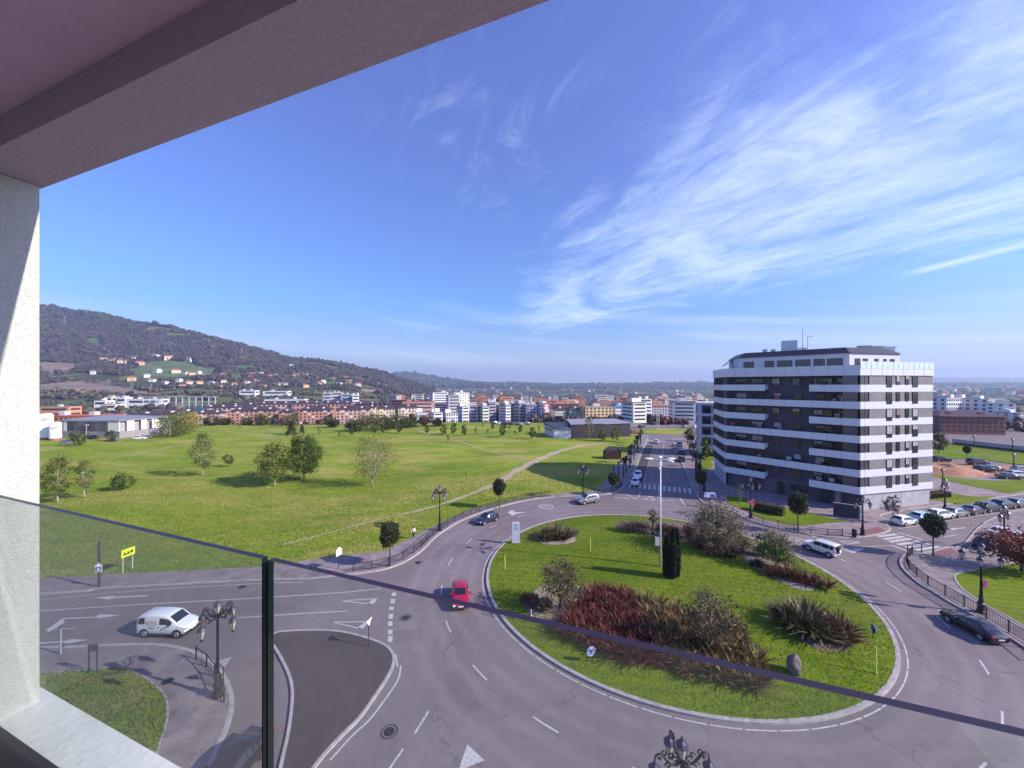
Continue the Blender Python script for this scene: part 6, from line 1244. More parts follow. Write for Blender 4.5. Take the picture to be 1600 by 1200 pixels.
o = thing('roundabout_sign', 'blue round arrow sign on the near lawn of the island', 'sign', GI(923, 1030)); post(o, 0, 0, 0, .95, .035); arrows(o, .85, R(18))
o = thing('roundabout_sign', 'narrow edge-on arrow sign at the right rim of the island', 'sign', GI(1364, 994)); post(o, 0, 0, 0, .8, .035); arrows(o, .85, R(75), .34)
# info pylon
o = thing('info_pylon', 'pale blue grey information pylon on the left rim of the island', 'sign', GI(806, 846)); b = MB(); b.box((0, 0, 1.42), (1.05, .22, 2.84)); b.build('panel', mat('pylon', (.55, .58, .70), .4, .1), o); b = MB(); b.box((0, 0, .07), (1.2, .4, .12)); b.build('plinth', SGG, o)
b = MB(); b.box((0, -.12, 2.45), (.30, .01, .22)); b.build('emblem', mat('pylon_ink', (.20, .22, .34), .5), o); b = MB()
for i, w in enumerate((.62, .5, .56)): b.box((0, -.12, 2.15-.13*i), (w, .012, .05))
b.build('lettering', MATS['pylon_ink'], o)
# yellow stakes
for i, (x, y, h_, lb) in enumerate(((789, 886, 1.55, 'yellow stake at the left rim of the island'), (922.5, 862, 1.65, 'yellow stake right of the broad green flax'), (1369, 1048, 2.0, 'yellow stake near the right rim below the arrow sign'))):
    o = thing('yellow_stake', lb, 'stake', GI(x, y), 0, 'yellow plastic stakes'); post(o, 0, 0, 0, h_, .038, YEL, 'stake_rod'); post(o, 0, 0, 0, .12, .055, YEL, 'foot')
o = thing('white_stake', 'short white stake on the dry left bed', 'stake', GI(830, 960)); post(o, 0, 0, 0, .6, .045, SGW, 'stake_rod'); post(o, 0, 0, 0, .1, .06, SGW, 'foot')
# round no-parking sign on the right lamp
o = thing('round_sign', 'round red-rimmed sign fixed low on the right ornate lamp', 'sign', G(1533, 957, .14)+Vector((0, 0, 2.85))); place(disc(.42, .03, 28, -.26), 'rim', SGR, o, (0, 0, 0), R(20)); place(disc(.33, .03, 28, -.275), 'face', SGB, o, (0, 0, 0), R(20)); b = MB(); b.box((0, -.13, 0), (.1, .26, .06)); place(b, 'bracket', POST, o, (0, 0, 0), R(20))
place(plate([(-.28, -.20), (-.20, -.28), (.28, .20), (.20, .28)], .02, -.295), 'bar', SGR, o, (0, 0, 0), R(20))
o = thing('litter_bin', 'black litter bin at the end of the plaza railing', 'bin', G(1335, 839, .14)); b = MB(); b.lathe([(.22, 0), (.27, .15), (.30, .85), (.24, .95)], 14); b.build('bin_body', LI, o); b = MB(); b.lathe([(.32, .95), (.32, 1.02), (.12, 1.15)], 14); b.build('lid', LI, o)
# overhead sign and thin masts at the hall
for px, py, top, lb in ((135, 689, 664, 'thin pale lamp mast in front of the grey hall glazing'), (233, 686, 657, 'thin pale lamp mast at the right end of the grey hall')):
    p = G(px, py, .2); zt = 22-(top-600)*p.y/600; o = thing('lamp_mast', lb, 'street lamp', p, 0, 'pale lamp masts'); post(o, 0, 0, 0, zt-.2, .10, SGG, 'pole'); b = MB(); b.box((.1, 0, zt-.2), (1.3, .35, .2)); b.build('lamp_head', SGW, o)
# flagpoles of the far roundabout
for px, lb in ((1026.5, 'left of two pale masts on the far roundabout'), (1029.8, 'right of two pale masts on the far roundabout')):
    p = G(px, 672, .25); o = thing('far_mast', lb, 'mast', p, 0, 'pale masts of the far roundabout'); post(o, 0, 0, 0, 8.2, .16, POSTW, 'pole'); post(o, 0, 0, 8.2, 8.5, .2, SGW, 'cap')
# ------------------------------------------------------------------ people
def person(label, loc, rz, top, leg, h=1.72, stride=.28, hair=(.03, .02, .015)):
    root = thing('person', label, 'person', loc, rz)
    J_ = [((0, 0, .95), .13), ((0, 0, 1.15), .13), ((0, .01, 1.38), .15), ((0, .01, 1.50), .06), ((0, .03, 1.60), .085), ((0, .03, 1.70), .075),
          ((.19, 0, 1.42), .06), ((.24, -.08, 1.16), .045), ((.25, .02, .93), .035), ((.25, .06, .84), .03), ((-.19, 0, 1.42), .06), ((-.24, .06, 1.16), .045), ((-.24, .20, .97), .035), ((-.24, .25, .89), .03),
          ((.09, 0, .88), .10), ((.10, stride*.5, .50), .065), ((.10, stride*.75, .09), .045), ((.10, stride*.75+.14, .04), .035), ((-.09, 0, .88), .10), ((-.10, -stride*.2, .50), .065), ((-.10, -stride*.95, .12), .045), ((-.10, -stride*.95+.12, .04), .035)]
    E = [(0, 1), (1, 2), (2, 3), (3, 4), (4, 5), (2, 6), (6, 7), (7, 8), (8, 9), (2, 10), (10, 11), (11, 12), (12, 13), (0, 14), (14, 15), (15, 16), (16, 17), (0, 18), (18, 19), (19, 20), (20, 21)]
    def skin(name, grow, keep, m, parent):
        me = bpy.data.meshes.new(name); ids = sorted({i for e in keep for i in E[e]}); mp__ = {j: i for i, j in enumerate(ids)}
        me.from_pydata([tuple(c*h/1.72 for c in J_[i][0]) for i in ids], [(mp__[E[e][0]], mp__[E[e][1]]) for e in keep], []); o_ = bpy.data.objects.new(name, me); COL.objects.link(o_); sk = o_.modifiers.new('s', 'SKIN'); o_.modifiers.new('b', 'SUBSURF').levels = 1
        for i, j in enumerate(ids): r = J_[j][1]+grow; me.skin_vertices[0].data[i].radius = (r, r*.85)
        me.skin_vertices[0].data[0].use_root = True; dg = bpy.context.evaluated_depsgraph_get(); dg.update(); m2 = bpy.data.meshes.new_from_object(o_.evaluated_get(dg)); bpy.data.objects.remove(o_); m2.materials.clear(); m2.materials.append(m); m2.polygons.foreach_set('use_smooth', [True]*len(m2.polygons)); return link(name, m2, parent)
    sk = mat('skin', (.45, .25, .18), .6); skin('body', 0, range(len(E)), sk, root)
    skin('jacket', .022, [0, 1, 5, 6, 7, 9, 10, 11], mat('cloth_%.2f%.2f' % (top[0], top[2]), top, .85), root); skin('trousers', .018, [13, 14, 15, 17, 18, 19], mat('cloth_%.3f%.3f' % (leg[0], leg[2]), leg, .85), root)
    b = MB(); b.lathe([(.03, 1.60), (.10, 1.62), (.108, 1.70), (.09, 1.78), (.03, 1.815)], 12, (0, .015, 0)); b.build('hair', mat('hair', hair, .8), root, smooth=True)
    b = MB(); b.box((0, .115, 1.63), (.025, .035, .04)); b.build('nose', sk, root)
    return root
person('person in a white top and dark trousers walking on the field pavement', (*G(646, 843).to_2d(), .14), R(-150), (.70, .69, .72), (.03, .03, .04))
person('person in dark clothes walking on the shaded avenue pavement, left one', (*G(1088.5, 738).to_2d(), .14), R(170), (.03, .03, .05), (.02, .02, .03)); person('person in black walking beside the other on the avenue pavement', (*G(1093, 737.5).to_2d(), .14), R(165), (.015, .02, .02), (.03, .025, .03)); person('person in dark blue standing on the shaded left avenue pavement', (*G(959, 738).to_2d(), .14), R(20), (.04, .05, .14), (.02, .02, .04), stride=.1)
# ------------------------------------------------------------------ the town beyond
def wm(c, n): return mat('render_'+n, c, .85, var=.08, vs=.2)
BRK = wm((.50, .27, .20), 'brick'); BRK2 = wm((.42, .17, .10), 'red_brick'); ORG = wm((.62, .27, .12), 'orange'); CRM = wm((.66, .55, .42), 'cream'); WHR = wm((.78, .77, .79), 'white'); YLW = wm((.66, .47, .26), 'yellow'); LIL = wm((.42, .40, .52), 'lilac'); GRW = wm((.50, .49, .53), 'grey'); PNK = wm((.60, .38, .32), 'pink'); DKB = wm((.22, .08, .075), 'dark_brick'); BLU = wm((.30, .38, .52), 'blue'); YGR = wm((.72, .72, .60), 'pale_yellow')
RSL = mat('slate_roof', (.060, .040, .055), .6, var=.2, vs=.3); RTL = mat('tile_roof', (.33, .12, .075), .8, var=.25, vs=.3); RBL = mat('blue_roof', (.14, .24, .34), .6); RGY = mat('grey_roof', (.24, .23, .25), .8); BALC = mat('recess', (.12, .09, .10), .8)
WIN2 = mat('far_window', (.055, .048, .065), .25)
def unit(name, m):
    me = bpy.data.meshes.new(name); b = MB(); b.box((0, 0, 0), (1, 1, 1)); me.from_pydata(b.v, [], b.f); me.materials.append(m); return me
UW = {}
def ubox(name, m, par, loc, sc, rz=0):
    k = (name, m.name)
    if k not in UW: UW[k] = unit(name, m)
    o = link(name, UW[k], par, loc); o.scale = sc; o.rotation_euler = (0, 0, rz); return o
def bld(label, x0, x1, yt, Y, th_=0.3, dp=13, style='win', wall=BRK, roof='flat', rm=RGY, fl=5, nw=6, name='apartment_building', group=None, base=None, wc=None, cat='building', ybase=None):
    s, c = abs(math.sin(th_)), math.cos(th_); W = max(4.0, ((x1-x0)*Y/F-dp*s)/c); X = ((x0+x1)/2-800)*Y/F; cy = Y+(dp*c+W*s)/2
    X = X*(cy/Y)**.5; zb = min(th(X, Y), th(X, cy))-1.5 if base is None else base; zt = 22-(yt-600)*Y/F; hh = zt-zb; rh = 0
    if roof == 'hip': rh = min(3.2, hh*.22)
    o = thing(name, label, cat, (X, cy, zb), th_, group); he = hh-rh; ww = wc or wall
    b = MB(); b.box((0, 0, he/2), (W, dp, he)); b.build('wall', wall, o)
    zz = 1.5+(0 if ybase is None else 0); u = (he-zz)/fl
    if roof == 'hip':
        b = MB(); e = .7; vs = [(-W/2-e, -dp/2-e, he), (W/2+e, -dp/2-e, he), (W/2+e, dp/2+e, he), (-W/2-e, dp/2+e, he), (-W/2+dp*.38, 0, hh), (W/2-dp*.38, 0, hh)]; b.add(vs, [(0, 1, 5, 4), (1, 2, 5), (2, 3, 4, 5), (3, 0, 4), (3, 2, 1, 0)]); r = b.build('roof', rm, o)
        for i in range(max(1, int(W/9))): ubox('dormer', WHR if rm is RSL else ww, r, (-W/2+W*(i+.5)/max(1, int(W/9)), -dp*.27, he+rh*.45), (1.5, 1.6, rh*.5))
    else:
        r = ubox('roof', rm, o, (0, 0, he+.1), (W+.3, dp+.3, .35)); rr = random.Random(int(x0*7))
        for i in range(2): ubox('roof_box', GRW if wall is not WHR else WHR, r, (rr.uniform(-.35, .35), rr.uniform(-.2, .2), 3), (3.0/W, 3.0/dp, 5+rr.random()*3))
    for f_ in range(fl):
        z = zz+u*(f_+.5)
        if style == 'strip':
            ubox('window_strip', WIN2, o, (0, -dp/2, z), (W*.82, .22, u*.42)); ubox('window_strip', WIN2, o, (W/2, 0, z), (.22, dp*.72, u*.42)); ubox('window_strip', WIN2, o, (-W/2, 0, z), (.22, dp*.72, u*.42))
        else:
            for i in range(nw): ubox('window', WIN2 if (i+f_) % 5 or style != 'mix' else WHR, o, (-W/2+W*(i+.5)/nw, -dp/2, z), (W/nw*.46, .22, u*.5))
            k = max(2, int(dp/4))
            for i in range(k): ubox('window', WIN2, o, (W/2, -dp/2+dp*(i+.5)/k, z), (.22, 1.5, u*.5)); ubox('window', WIN2, o, (-W/2, -dp/2+dp*(i+.5)/k, z), (.22, 1.5, u*.5))
    if style == 'bay':
        for i in range(max(1, nw//3)): ubox('bay', ww, o, (-W/2+W*(i+.5)/max(1, nw//3), -dp/2-.5, he/2), (2.6, 1.0, he*.96))
    return o
# brick row behind the field (dark slate roofs)
BR_ = 'brick apartment row behind the field'
for x0, x1, yt, Y, t, nw, lb, wl in ((300, 345, 641, 300, .45, 7, 'low pink brick block with big dark roof, leftmost', PNK), (318, 372, 632, 345, .3, 8, 'pink block rising behind the leftmost dark roof', PNK), (361, 429, 636, 318, .24, 10, 'first long pink brick block of the field row', BRK), (434, 460, 638, 322, .24, 5, 'narrow brick block in the gap of the field row', BRK), (466, 516, 635, 322, .24, 8, 'second long brick block of the field row', BRK), (523, 577, 634, 318, .24, 8, 'third long brick block with full dark roof', PNK), (574, 587, 631, 330, .2, 3, 'slim cream gabled block closing the brick row', CRM), (585, 617, 633, 340, .3, 6, 'cream brick block right of the gabled one', CRM), (618, 653, 631, 345, .3, 6, 'cream and brown block left of the white tower', CRM)):
    bld(lb, x0, x1, yt, Y, t, 12, 'mix', wl, 'hip', RSL, 5, nw, group=BR_)
for x0, x1, yt, Y, t, lb in ((247, 285, 641, 235, .3, 'orange brick house with curved dark roof near the hall'), (283, 300, 638, 260, .4, 'second orange house behind the willows')): bld(lb, x0, x1, yt, Y, t, 12, 'win', ORG, 'hip', RSL, 3, 6)
for i, (x0, x1, yt, Y, lb, wl, rm) in enumerate(((355, 400, 629, 380, 'dark roofed row behind the first brick block', BRK, RSL), (402, 452, 627, 390, 'second dark roofed row behind the bricks', PNK, RSL), (455, 500, 626, 395, 'third dark roofed row behind the bricks', BRK, RSL), (503, 548, 626, 400, 'fourth dark roofed row under the blue offices', BRK, RSL), (552, 590, 627, 395, 'fifth dark roofed row left of the gabled block', DKB, RSL))): bld(lb, x0, x1, yt, Y, .25, 12, 'win', wl, 'hip', rm, 4, 7, group='dark roofed rows behind the bricks')
# long red hall and roofs behind the grey hall
bld('long low red brick building behind the grey hall', 78, 168, 650.5, 205, .05, 12, 'win', wm((.55, .14, .09), 'red'), 'flat', mat('red_roof', (.42, .12, .07), .8), 2, 12)
for x0, x1, yt, lb in ((168, 214, 646, 'dark red roofed house right of the red hall'), (205, 250, 643, 'dark purple roofed house behind the grey hall end')): bld(lb, x0, x1, yt, 250, .2, 16, 'win', DKB, 'hip', RSL, 2, 5)
for x0, x1, yt, Y, lb, wl in ((200, 252, 623.5, 560, 'long white warehouse under the steel frames', WHR), (150, 168, 626, 520, 'white gabled shed left of the warehouse', WHR), (160, 184, 632, 470, 'pale yellow shed before the white gabled one', YGR), (165, 177, 620, 600, 'small cream house above the sheds', CRM), (184, 198, 621, 600, 'small pale house left of the warehouse', WHR), (375, 400, 610, 760, 'white modern house under the hill', WHR), (412, 450, 611, 760, 'white glazed pavilion under the hill', WHR), (414, 475, 624, 560, 'long white commercial building behind the bricks', WHR), (66, 110, 636, 420, 'orange brown low sheds near the pilaster', ORG)):
    bld(lb, x0, x1, yt, Y, .1, 14, 'strip', wl, 'flat', RGY, 2, 4, name='warehouse')
# stadium like frame
o = thing('grandstand_frame', 'pale steel grandstand frame with columns below the hill', 'grandstand', ((280-800)*520/F, 520, th(-450, 520)-2)); W2 = 98
SF = mat('steel_pale', (.60, .60, .62), .5, .2)
for i in range(12): ubox('column', SF, o, (-W2/2+i*W2/11, 0, 11), (.9, .9, 22))
for z, w in ((21.6, .9), (14.5, .6), (10.5, .6), (6.5, .6)): ubox('beam', SF, o, (0, 0, z), (W2, .8, w))
ubox('stand', mat('stand_teal', (.07, .18, .19), .7), o, (8, -6, 4), (W2*.8, 8, 8))
# blue offices
for x0, x1, yt, Y, wl, lb, nw in ((502, 518, 614, 640, LIL, 'blue glass office with dark arch, leftmost', 3), (515, 534, 613, 650, GRW, 'pale office slab beside the blue arch one', 4), (530, 550, 616, 640, BLU, 'blue grey office block left of the white one', 4), (548, 561, 617, 630, WHR, 'small bright white office cube', 3)): bld(lb, x0, x1, yt, Y, .35, 14, 'strip', wl, 'flat', RGY, 4, nw)
# towers and offices in the centre
bld('tall white and blue banded tower, left of the twin', 668, 700, 613.5, 470, .5, 16, 'strip', mat('tower_white', (.72, .74, .80), .5), 'flat', RGY, 10, 6, ybase=1)
bld('tall white tower with chequered balconies, right of the twin', 701, 733, 613.5, 475, .5, 16, 'mix', WHR, 'flat', RGY, 10, 6)
WO = 'white office blocks at the field edge'
for x0, x1, yt, Y, wl, st_, fl, nw, t, lb in ((644, 668, 645.5, 235, WHR, 'win', 2, 4, .3, 'low white house at the left of the white offices'), (666, 692, 645, 240, WHR, 'strip', 3, 5, .5, 'white office with dark strips below the tower'), (690, 716, 646, 245, WHR, 'win', 3, 5, .3, 'square white office with punched windows'), (711, 733, 636, 275, WHR, 'strip', 5, 4, .5, 'white banded office right of the punched one'), (732, 746, 634.5, 280, LIL, 'strip', 5, 3, .1, 'lilac shaded office between two white ones'), (745, 764, 635.5, 275, YGR, 'strip', 5, 4, .4, 'pale yellow banded office'), (758, 775, 629, 320, LIL, 'strip', 6, 3, .3, 'blue banded office behind the pale yellow one'), (774, 783, 633, 330, DKB, 'win', 5, 2, .1, 'narrow dark block in the shade'), (781, 796, 632, 300, WHR, 'strip', 6, 3, .5, 'white banded block before the dark narrow one'), (795, 806, 631, 320, LIL, 'strip', 6, 2, .1, 'lilac narrow block right of the white banded'), (803, 822, 630.5, 310, GRW, 'strip', 6, 3, .4, 'glazed grey block with white crown'), (820, 842, 633, 300, LIL, 'win', 6, 4, .1, 'lilac block with dark trees in front')):
    bld(lb, x0, x1, yt, Y, t, 12, st_, wl, 'flat', RGY, fl, nw, group=WO)
o = bld('white block with red balconies', 838, 858, 632.5, 295, .5, 12, 'win', WHR, 'flat', RGY, 6, 4, group=WO)
RB = mat('red_balcony', (.50, .05, .05), .6)
for f_ in range(6):
    for i in (-1, 1): ubox('balcony', RB, o, (i*3.0+(f_ % 2), -6.2, 3+f_*2.6), (1.8, 1.0, 1.2))
for x0, x1, yt, Y, wl, rf, rm, lb in ((862, 885, 634, 300, YGR, 'hip', RSL, 'pale yellow block of four floors, left one'), (884, 911, 634, 300, YGR, 'hip', RSL, 'pale yellow block of four floors, right one'), (908, 957, 636, 290, YLW, 'flat', RGY, 'long warm yellow slab block'), (955, 978, 629, 300, WHR, 'hip', RBL, 'white block with bright blue roof'), (860, 905, 627, 430, DKB, 'hip', RTL, 'dark brick block behind the pale yellow ones')): bld(lb, x0, x1, yt, Y, .18, 13, 'win', wl, rf, rm, 5, 7, group='blocks behind the school')
bld('white cube block with dark strips left of the boulevard', 977, 1009, 629.5, 224, .28, 13, 'strip', WHR, 'flat', RSL, 5, 4, base=-1.2)
bld('white cube block with dark strips right of the boulevard', 1050, 1090, 629, 224, -.22, 13, 'strip', WHR, 'flat', RSL, 5, 4, base=-1.2)
bld('grey white block closing the boulevard', 1013, 1046, 630, 420, .1, 14, 'win', GRW, 'hip', RTL, 5, 7)
bld('pale block behind the left cube', 995, 1018, 623.5, 380, .2, 12, 'strip', WHR, 'flat', RGY, 6, 4); bld('orange red block over the boulevard', 1015, 1046, 623, 640, .1, 14, 'win', ORG, 'flat', mat('orange_roof', (.5, .16, .08), .8), 6, 6)
# right of the banded block
bld('dark red brick block with slate roof right of the banded block', 1464, 1560, 643, 165, -.16, 16, 'win', DKB, 'hip', mat('plum_roof', (.06, .022, .035), .6), 4, 11, base=-.5)
WR = 'white apartment blocks on the right horizon'
for x0, x1, yt, Y, nw, t, lb in ((1464, 1500, 622, 255, 7, .2, 'white stepped block partly hidden by the banded block'), (1498, 1530, 622.5, 260, 7, .2, 'white block in the middle of the right group'), (1528, 1566, 624, 250, 8, .2, 'tall white block with regular windows'), (1564, 1581, 631, 240, 3, .7, 'rounded white block end with balconies'), (1580, 1600, 646, 230, 4, .1, 'low grey white block at the right edge')): bld(lb, x0, x1, yt, Y, t, 12, 'win', WHR, 'flat', RGY, 6, nw, group=WR)
o = thing('retaining_wall', 'long pale wall running below the brick block at right', 'wall', (0, 0, 0)); a, c_ = G(1488, 694).to_2d(), G(1640, 712).to_2d(); dd = c_-a; b = MB(); b.box(((a.x+c_.x)/2, (a.y+c_.y)/2, 1.0), (dd.length, .5, 2.2), math.atan2(dd.y, dd.x)); b.build('wall_face', wm((.42, .38, .42), 'mauve'), o); b = MB(); b.box(((a.x+c_.x)/2, (a.y+c_.y)/2-.6, .4), (dd.length, .3, .8), math.atan2(dd.y, dd.x)); b.build('base', RSL, o)
for i, (px, py, k, p, nm_) in enumerate(((781, 663, 'hatch', W_, 'white'), (789, 664, 'suv', BK, 'black'), (797, 663.5, 'hatch', DG, 'dark grey'), (806, 664, 'suv', GRp, 'grey'), (815, 664.5, 'hatch', SIL, 'silver'), (823, 664, 'suv', BK, 'black'), (774, 662.5, 'suv', DBL, 'dark blue'), (1003, 668, 'suv', DG, 'dark grey'), (1070, 668, 'hatch', SIL, 'silver'), (1085, 669, 'suv', W_, 'white'))):
    q = FP(px, py) if px < 900 else G(px, py, .02); make_car(k, p, '%s car, number %s from the left in the distant line behind the field' % (nm_, ['two', 'three', 'four', 'five', 'six', 'seven', 'one', 'eight', 'nine', 'ten'][i]), q, .1*i, small=True, group='distant cars before the white blocks')
# ---- suburbs: small houses, individually placed, few pixels each
def house_proto(w, d_, h, wl, rm):
    o = thing('house', 'proto', 'house'); b = MB(); b.box((0, 0, h/2-1), (w, d_, h+2)); b.build('wall', wl, o); b = MB(); e = .5
    b.add([(-w/2-e, -d_/2-e, h), (w/2+e, -d_/2-e, h), (w/2+e, d_/2+e, h), (-w/2-e, d_/2+e, h), (-w/2+1.5, 0, h+2.4), (w/2-1.5, 0, h+2.4)], [(0, 1, 5, 4), (1, 2, 5), (2, 3, 4, 5), (3, 0, 4), (3, 2, 1, 0)]); b.build('roof', rm, o)
    for i in (-1, 1): ubox('window', WIN2, o, (i*w*.25, -d_/2, h*.55), (1.3, .2, 1.4))
    return o
def block_proto(w, d_, h, wl, rm, nf):
    o = thing('apartment_building', 'proto', 'building'); b = MB(); b.box((0, 0, h/2-2), (w, d_, h+4)); b.build('wall', wl, o); ubox('roof', rm, o, (0, 0, h+.3), (w+.4, d_+.4, .6))
    for f_ in range(nf): ubox('window_strip', WIN2, o, (0, -d_/2, h*(f_+.5)/nf), (w*.8, .3, h/nf*.4)); ubox('window_strip', WIN2, o, (w/2, 0, h*(f_+.5)/nf), (.3, d_*.7, h/nf*.4))
    return o
HP = [(house_proto(11, 9, 5.5, WHR, RTL), 'white house with tiled roof'), (house_proto(13, 9, 6, CRM, RTL), 'cream house with tiled roof'), (house_proto(10, 9, 6.5, WHR, RGY), 'white house with grey roof'), (house_proto(12, 10, 5.5, YLW, RTL), 'yellow house with tiled roof')]
hill = [(163, 566), (173, 568), (186, 566), (192, 569), (210, 563), (219, 571), (243, 562), (264, 564), (297, 567), (206, 596), (246, 583), (275, 584), (290, 586), (300, 587), (310, 585), (322, 590), (360, 592), (371, 593), (380, 596), (392, 593), (386, 600), (396, 588), (147, 586), (118, 614), (135, 616), (172, 616), (230, 590), (340, 594), (350, 599), (378, 564), (408, 588), (420, 591), (430, 589), (398, 598), (455, 575), (470, 588), (480, 590), (492, 594), (505, 599), (520, 596), (540, 594), (545, 598), (590, 604), (463, 590), (438, 604), (412, 606), (446, 604), (560, 604), (600, 606), (498, 602), (280, 598), (296, 601), (258, 601), (312, 600), (330, 602), (285, 606), (345, 607), (366, 604), (404, 600), (426, 601), (470, 600), (478, 606), (530, 603), (415, 594), (238, 597), (350, 588)]
def hit(px, py):
    """where the sight line of a pixel meets the terrain"""
    Y = 500.0
    while Y < 5200:
        X = (px-800)*Y/F; z = 22-(py-600)*Y/F
        if z < th(X, Y): return X, Y
        Y *= 1.012
    return None
used = [False]*4; cnt = 0
for i, (x, y) in enumerate(hill):
    p = hit(x, y)
    if not p or p[1] > 2500: continue
    k = (i*7) % 4; sc_ = max(.9, p[1]/900)*(1.25 if i < 12 else 1.0)
    loc = (p[0], p[1], th(*p)); lb = '%s on the hillside, %s' % (HP[k][1], ['among the upper row', 'on the left slope', 'on the meadow road', 'in the middle hamlet', 'in the lower scattered village', 'near the right end of the slope'][min(5, i*6//len(hill))])
    dup(HP[k][0], loc, .3+.5*math.sin(i*3), lb, 'houses scattered on the hillside', sc_)
def clear_near(X, Y): return True
rg = random.Random(11); BP_ = [(block_proto(24, 13, 17, BRK2, RTL, 5), 'red brick'), (block_proto(20, 13, 20, CRM, RTL, 6), 'cream'), (block_proto(18, 12, 18, WHR, RGY, 5), 'white'), (block_proto(28, 13, 15, PNK, RTL, 4), 'pink'), (block_proto(22, 13, 19, ORG, RTL, 5), 'orange'), (block_proto(16, 14, 24, GRW, RGY, 7), 'grey')]
n_b = 0
for i in range(200):
    Y = rg.uniform(430, 1200) if i < 165 else rg.uniform(1400, 2600); u = rg.uniform(-190, 330) if i < 172 else rg.uniform(560, 830); X = u*Y/F
    if u < -60 and Y > 900: continue
    k = rg.randrange(6) if rg.random() < .8 else 0; nm_ = BP_[k][1]
    wx, hx = rg.uniform(.75, 1.25), rg.uniform(.6, 1.1); wrd = ('%s %s' % ('narrow' if wx < .92 else 'wide' if wx > 1.08 else 'plain', 'low' if hx < .76 else 'tall' if hx > .93 else 'mid-height')); zn = 'left of the twin towers' if u < -135 else 'behind the twin towers' if u < -60 else 'behind the white offices' if u < 60 else 'behind the yellow slab block' if u < 160 else 'near the boulevard cubes' if u < 400 else 'beyond the right brick block'
    dup(BP_[k][0], (X, Y, th(X, Y)), rg.choice((.2, .35, -.2, .1)), '%s %s block %s, %s' % (wrd, nm_, zn, 'nearer rows' if Y < 800 else 'farther rows'), 'far %s blocks of the town' % nm_, (wx, 1, hx))
for i in range(90):
    Y = rg.uniform(1100, 3600); u = rg.choice((rg.uniform(-150, 330), rg.uniform(-150, 330), rg.uniform(620, 820))); X = u*Y/F; k = rg.randrange(4)
    dup(HP[k][0], (X, Y, th(X, Y)), rg.uniform(-.5, .5), 'tiny far %s in the suburbs' % HP[k][1], 'tiny far houses of the suburbs', rg.uniform(1.0, 2.0))
for o_, _ in HP+BP_:
    for ch in list(o_.children): bpy.data.objects.remove(ch)
    bpy.data.objects.remove(o_)
# ---- pylons on the slope
PYM = mat('pylon_steel', (.35, .34, .36), .5, .4)
py0 = None
for x, y0, y1, lb in ((101, 495, 515, 'steel pylon high on the left of the hill'), (170, 593, 613, 'steel pylon on the brown slope, left'), (206, 592, 608, 'steel pylon behind the cream house'), (236, 600, 613, 'steel pylon left of the grandstand'), (332, 550, 556, 'small pylon in the dark wood'), (378, 545, 556, 'small pylon near the hill shoulder'), (80, 573, 590, 'steel pylon close to the pilaster')):
    p = hit(x, y1)
    if not p: continue
    h_ = (y1-y0)*p[1]/F; o = thing('power_pylon', lb, 'pylon', (p[0], p[1], th(*p)), 0, 'power pylons on the hill'); b = MB()
    for a in ((-1, -1), (1, -1), (1, 1), (-1, 1)): b.tube([(a[0]*h_*.09, a[1]*h_*.09, 0), (a[0]*h_*.02, a[1]*h_*.02, h_)], .35, 4)
    for k in range(6): z = h_*k/6; q = h_*(.09-.07*k/6); b.tube([(-q, -q, z), (q, -q, z+h_/7)], .2, 4); b.tube([(q, -q, z), (-q, -q, z+h_/7)], .2, 4)
    b.build('lattice', PYM, o)
    for z, w in ((.8, .16), (.9, .12)): ubox('cross_arm', PYM, o, (0, 0, h_*z), (h_*w*2, .6, .6))
# ---- woods: one mass of low crowns
def wood(name, XY, r0, r1, mats, wts, seed, squash=1.1):
    n = len(XY); t = (1+5**.5)/2; iv = np.array([(-1, t, 0), (1, t, 0), (-1, -t, 0), (1, -t, 0), (0, -1, t), (0, 1, t), (0, -1, -t), (0, 1, -t), (t, 0, -1), (t, 0, 1), (-t, 0, -1), (-t, 0, 1)], float)/1.9
    fi = np.array([(0, 11, 5), (0, 5, 1), (0, 1, 7), (0, 7, 10), (0, 10, 11), (1, 5, 9), (5, 11, 4), (11, 10, 2), (10, 7, 6), (7, 1, 8), (3, 9, 4), (3, 4, 2), (3, 2, 6), (3, 6, 8), (3, 8, 9), (4, 9, 5), (2, 4, 11), (6, 2, 10), (8, 6, 7), (9, 8, 1)])
    g = np.random.default_rng(seed); r = g.uniform(r0, r1, n)*(1+g.exponential(.25, n)); z = terrain(XY[:, 0], XY[:, 1])
    # three sub lumps a tree
    V = []; Fc = []; M_ = []; o = 0
    for k in range(2):
        c = np.stack([XY[:, 0]+g.normal(size=n)*r*.45, XY[:, 1]+g.normal(size=n)*r*.45, z+r*(.55+.35*k)*squash], 1); rr = r*g.uniform(.45, .8, n)
        v = c[:, None, :]+iv[None]*rr[:, None, None]*g.uniform(.65, 1.3, (n, 12, 1)); V.append(v.reshape(-1, 3)); Fc.append((fi[None]+12*np.arange(n)[:, None, None]).reshape(-1, 3)+o); o += 12*n; M_.append(np.repeat(g.choice(len(mats), n, p=wts), 20))
    return tag(link(name, npmesh(name, np.concatenate(V), np.concatenate(Fc), mats, mi=np.concatenate(M_))), kind='stuff')
WDK = mat('wood_dark', (.028, .023, .027), .95, var=.4, vs=.02); WBR = mat('wood_brown', (.058, .038, .042), .95, var=.35, vs=.02); WGR = mat('wood_green', (.062, .068, .034), .95, var=.35, vs=.02); WLT = mat('wood_light', (.115, .105, .062), .95, var=.3, vs=.02)
g = np.random.default_rng(5)
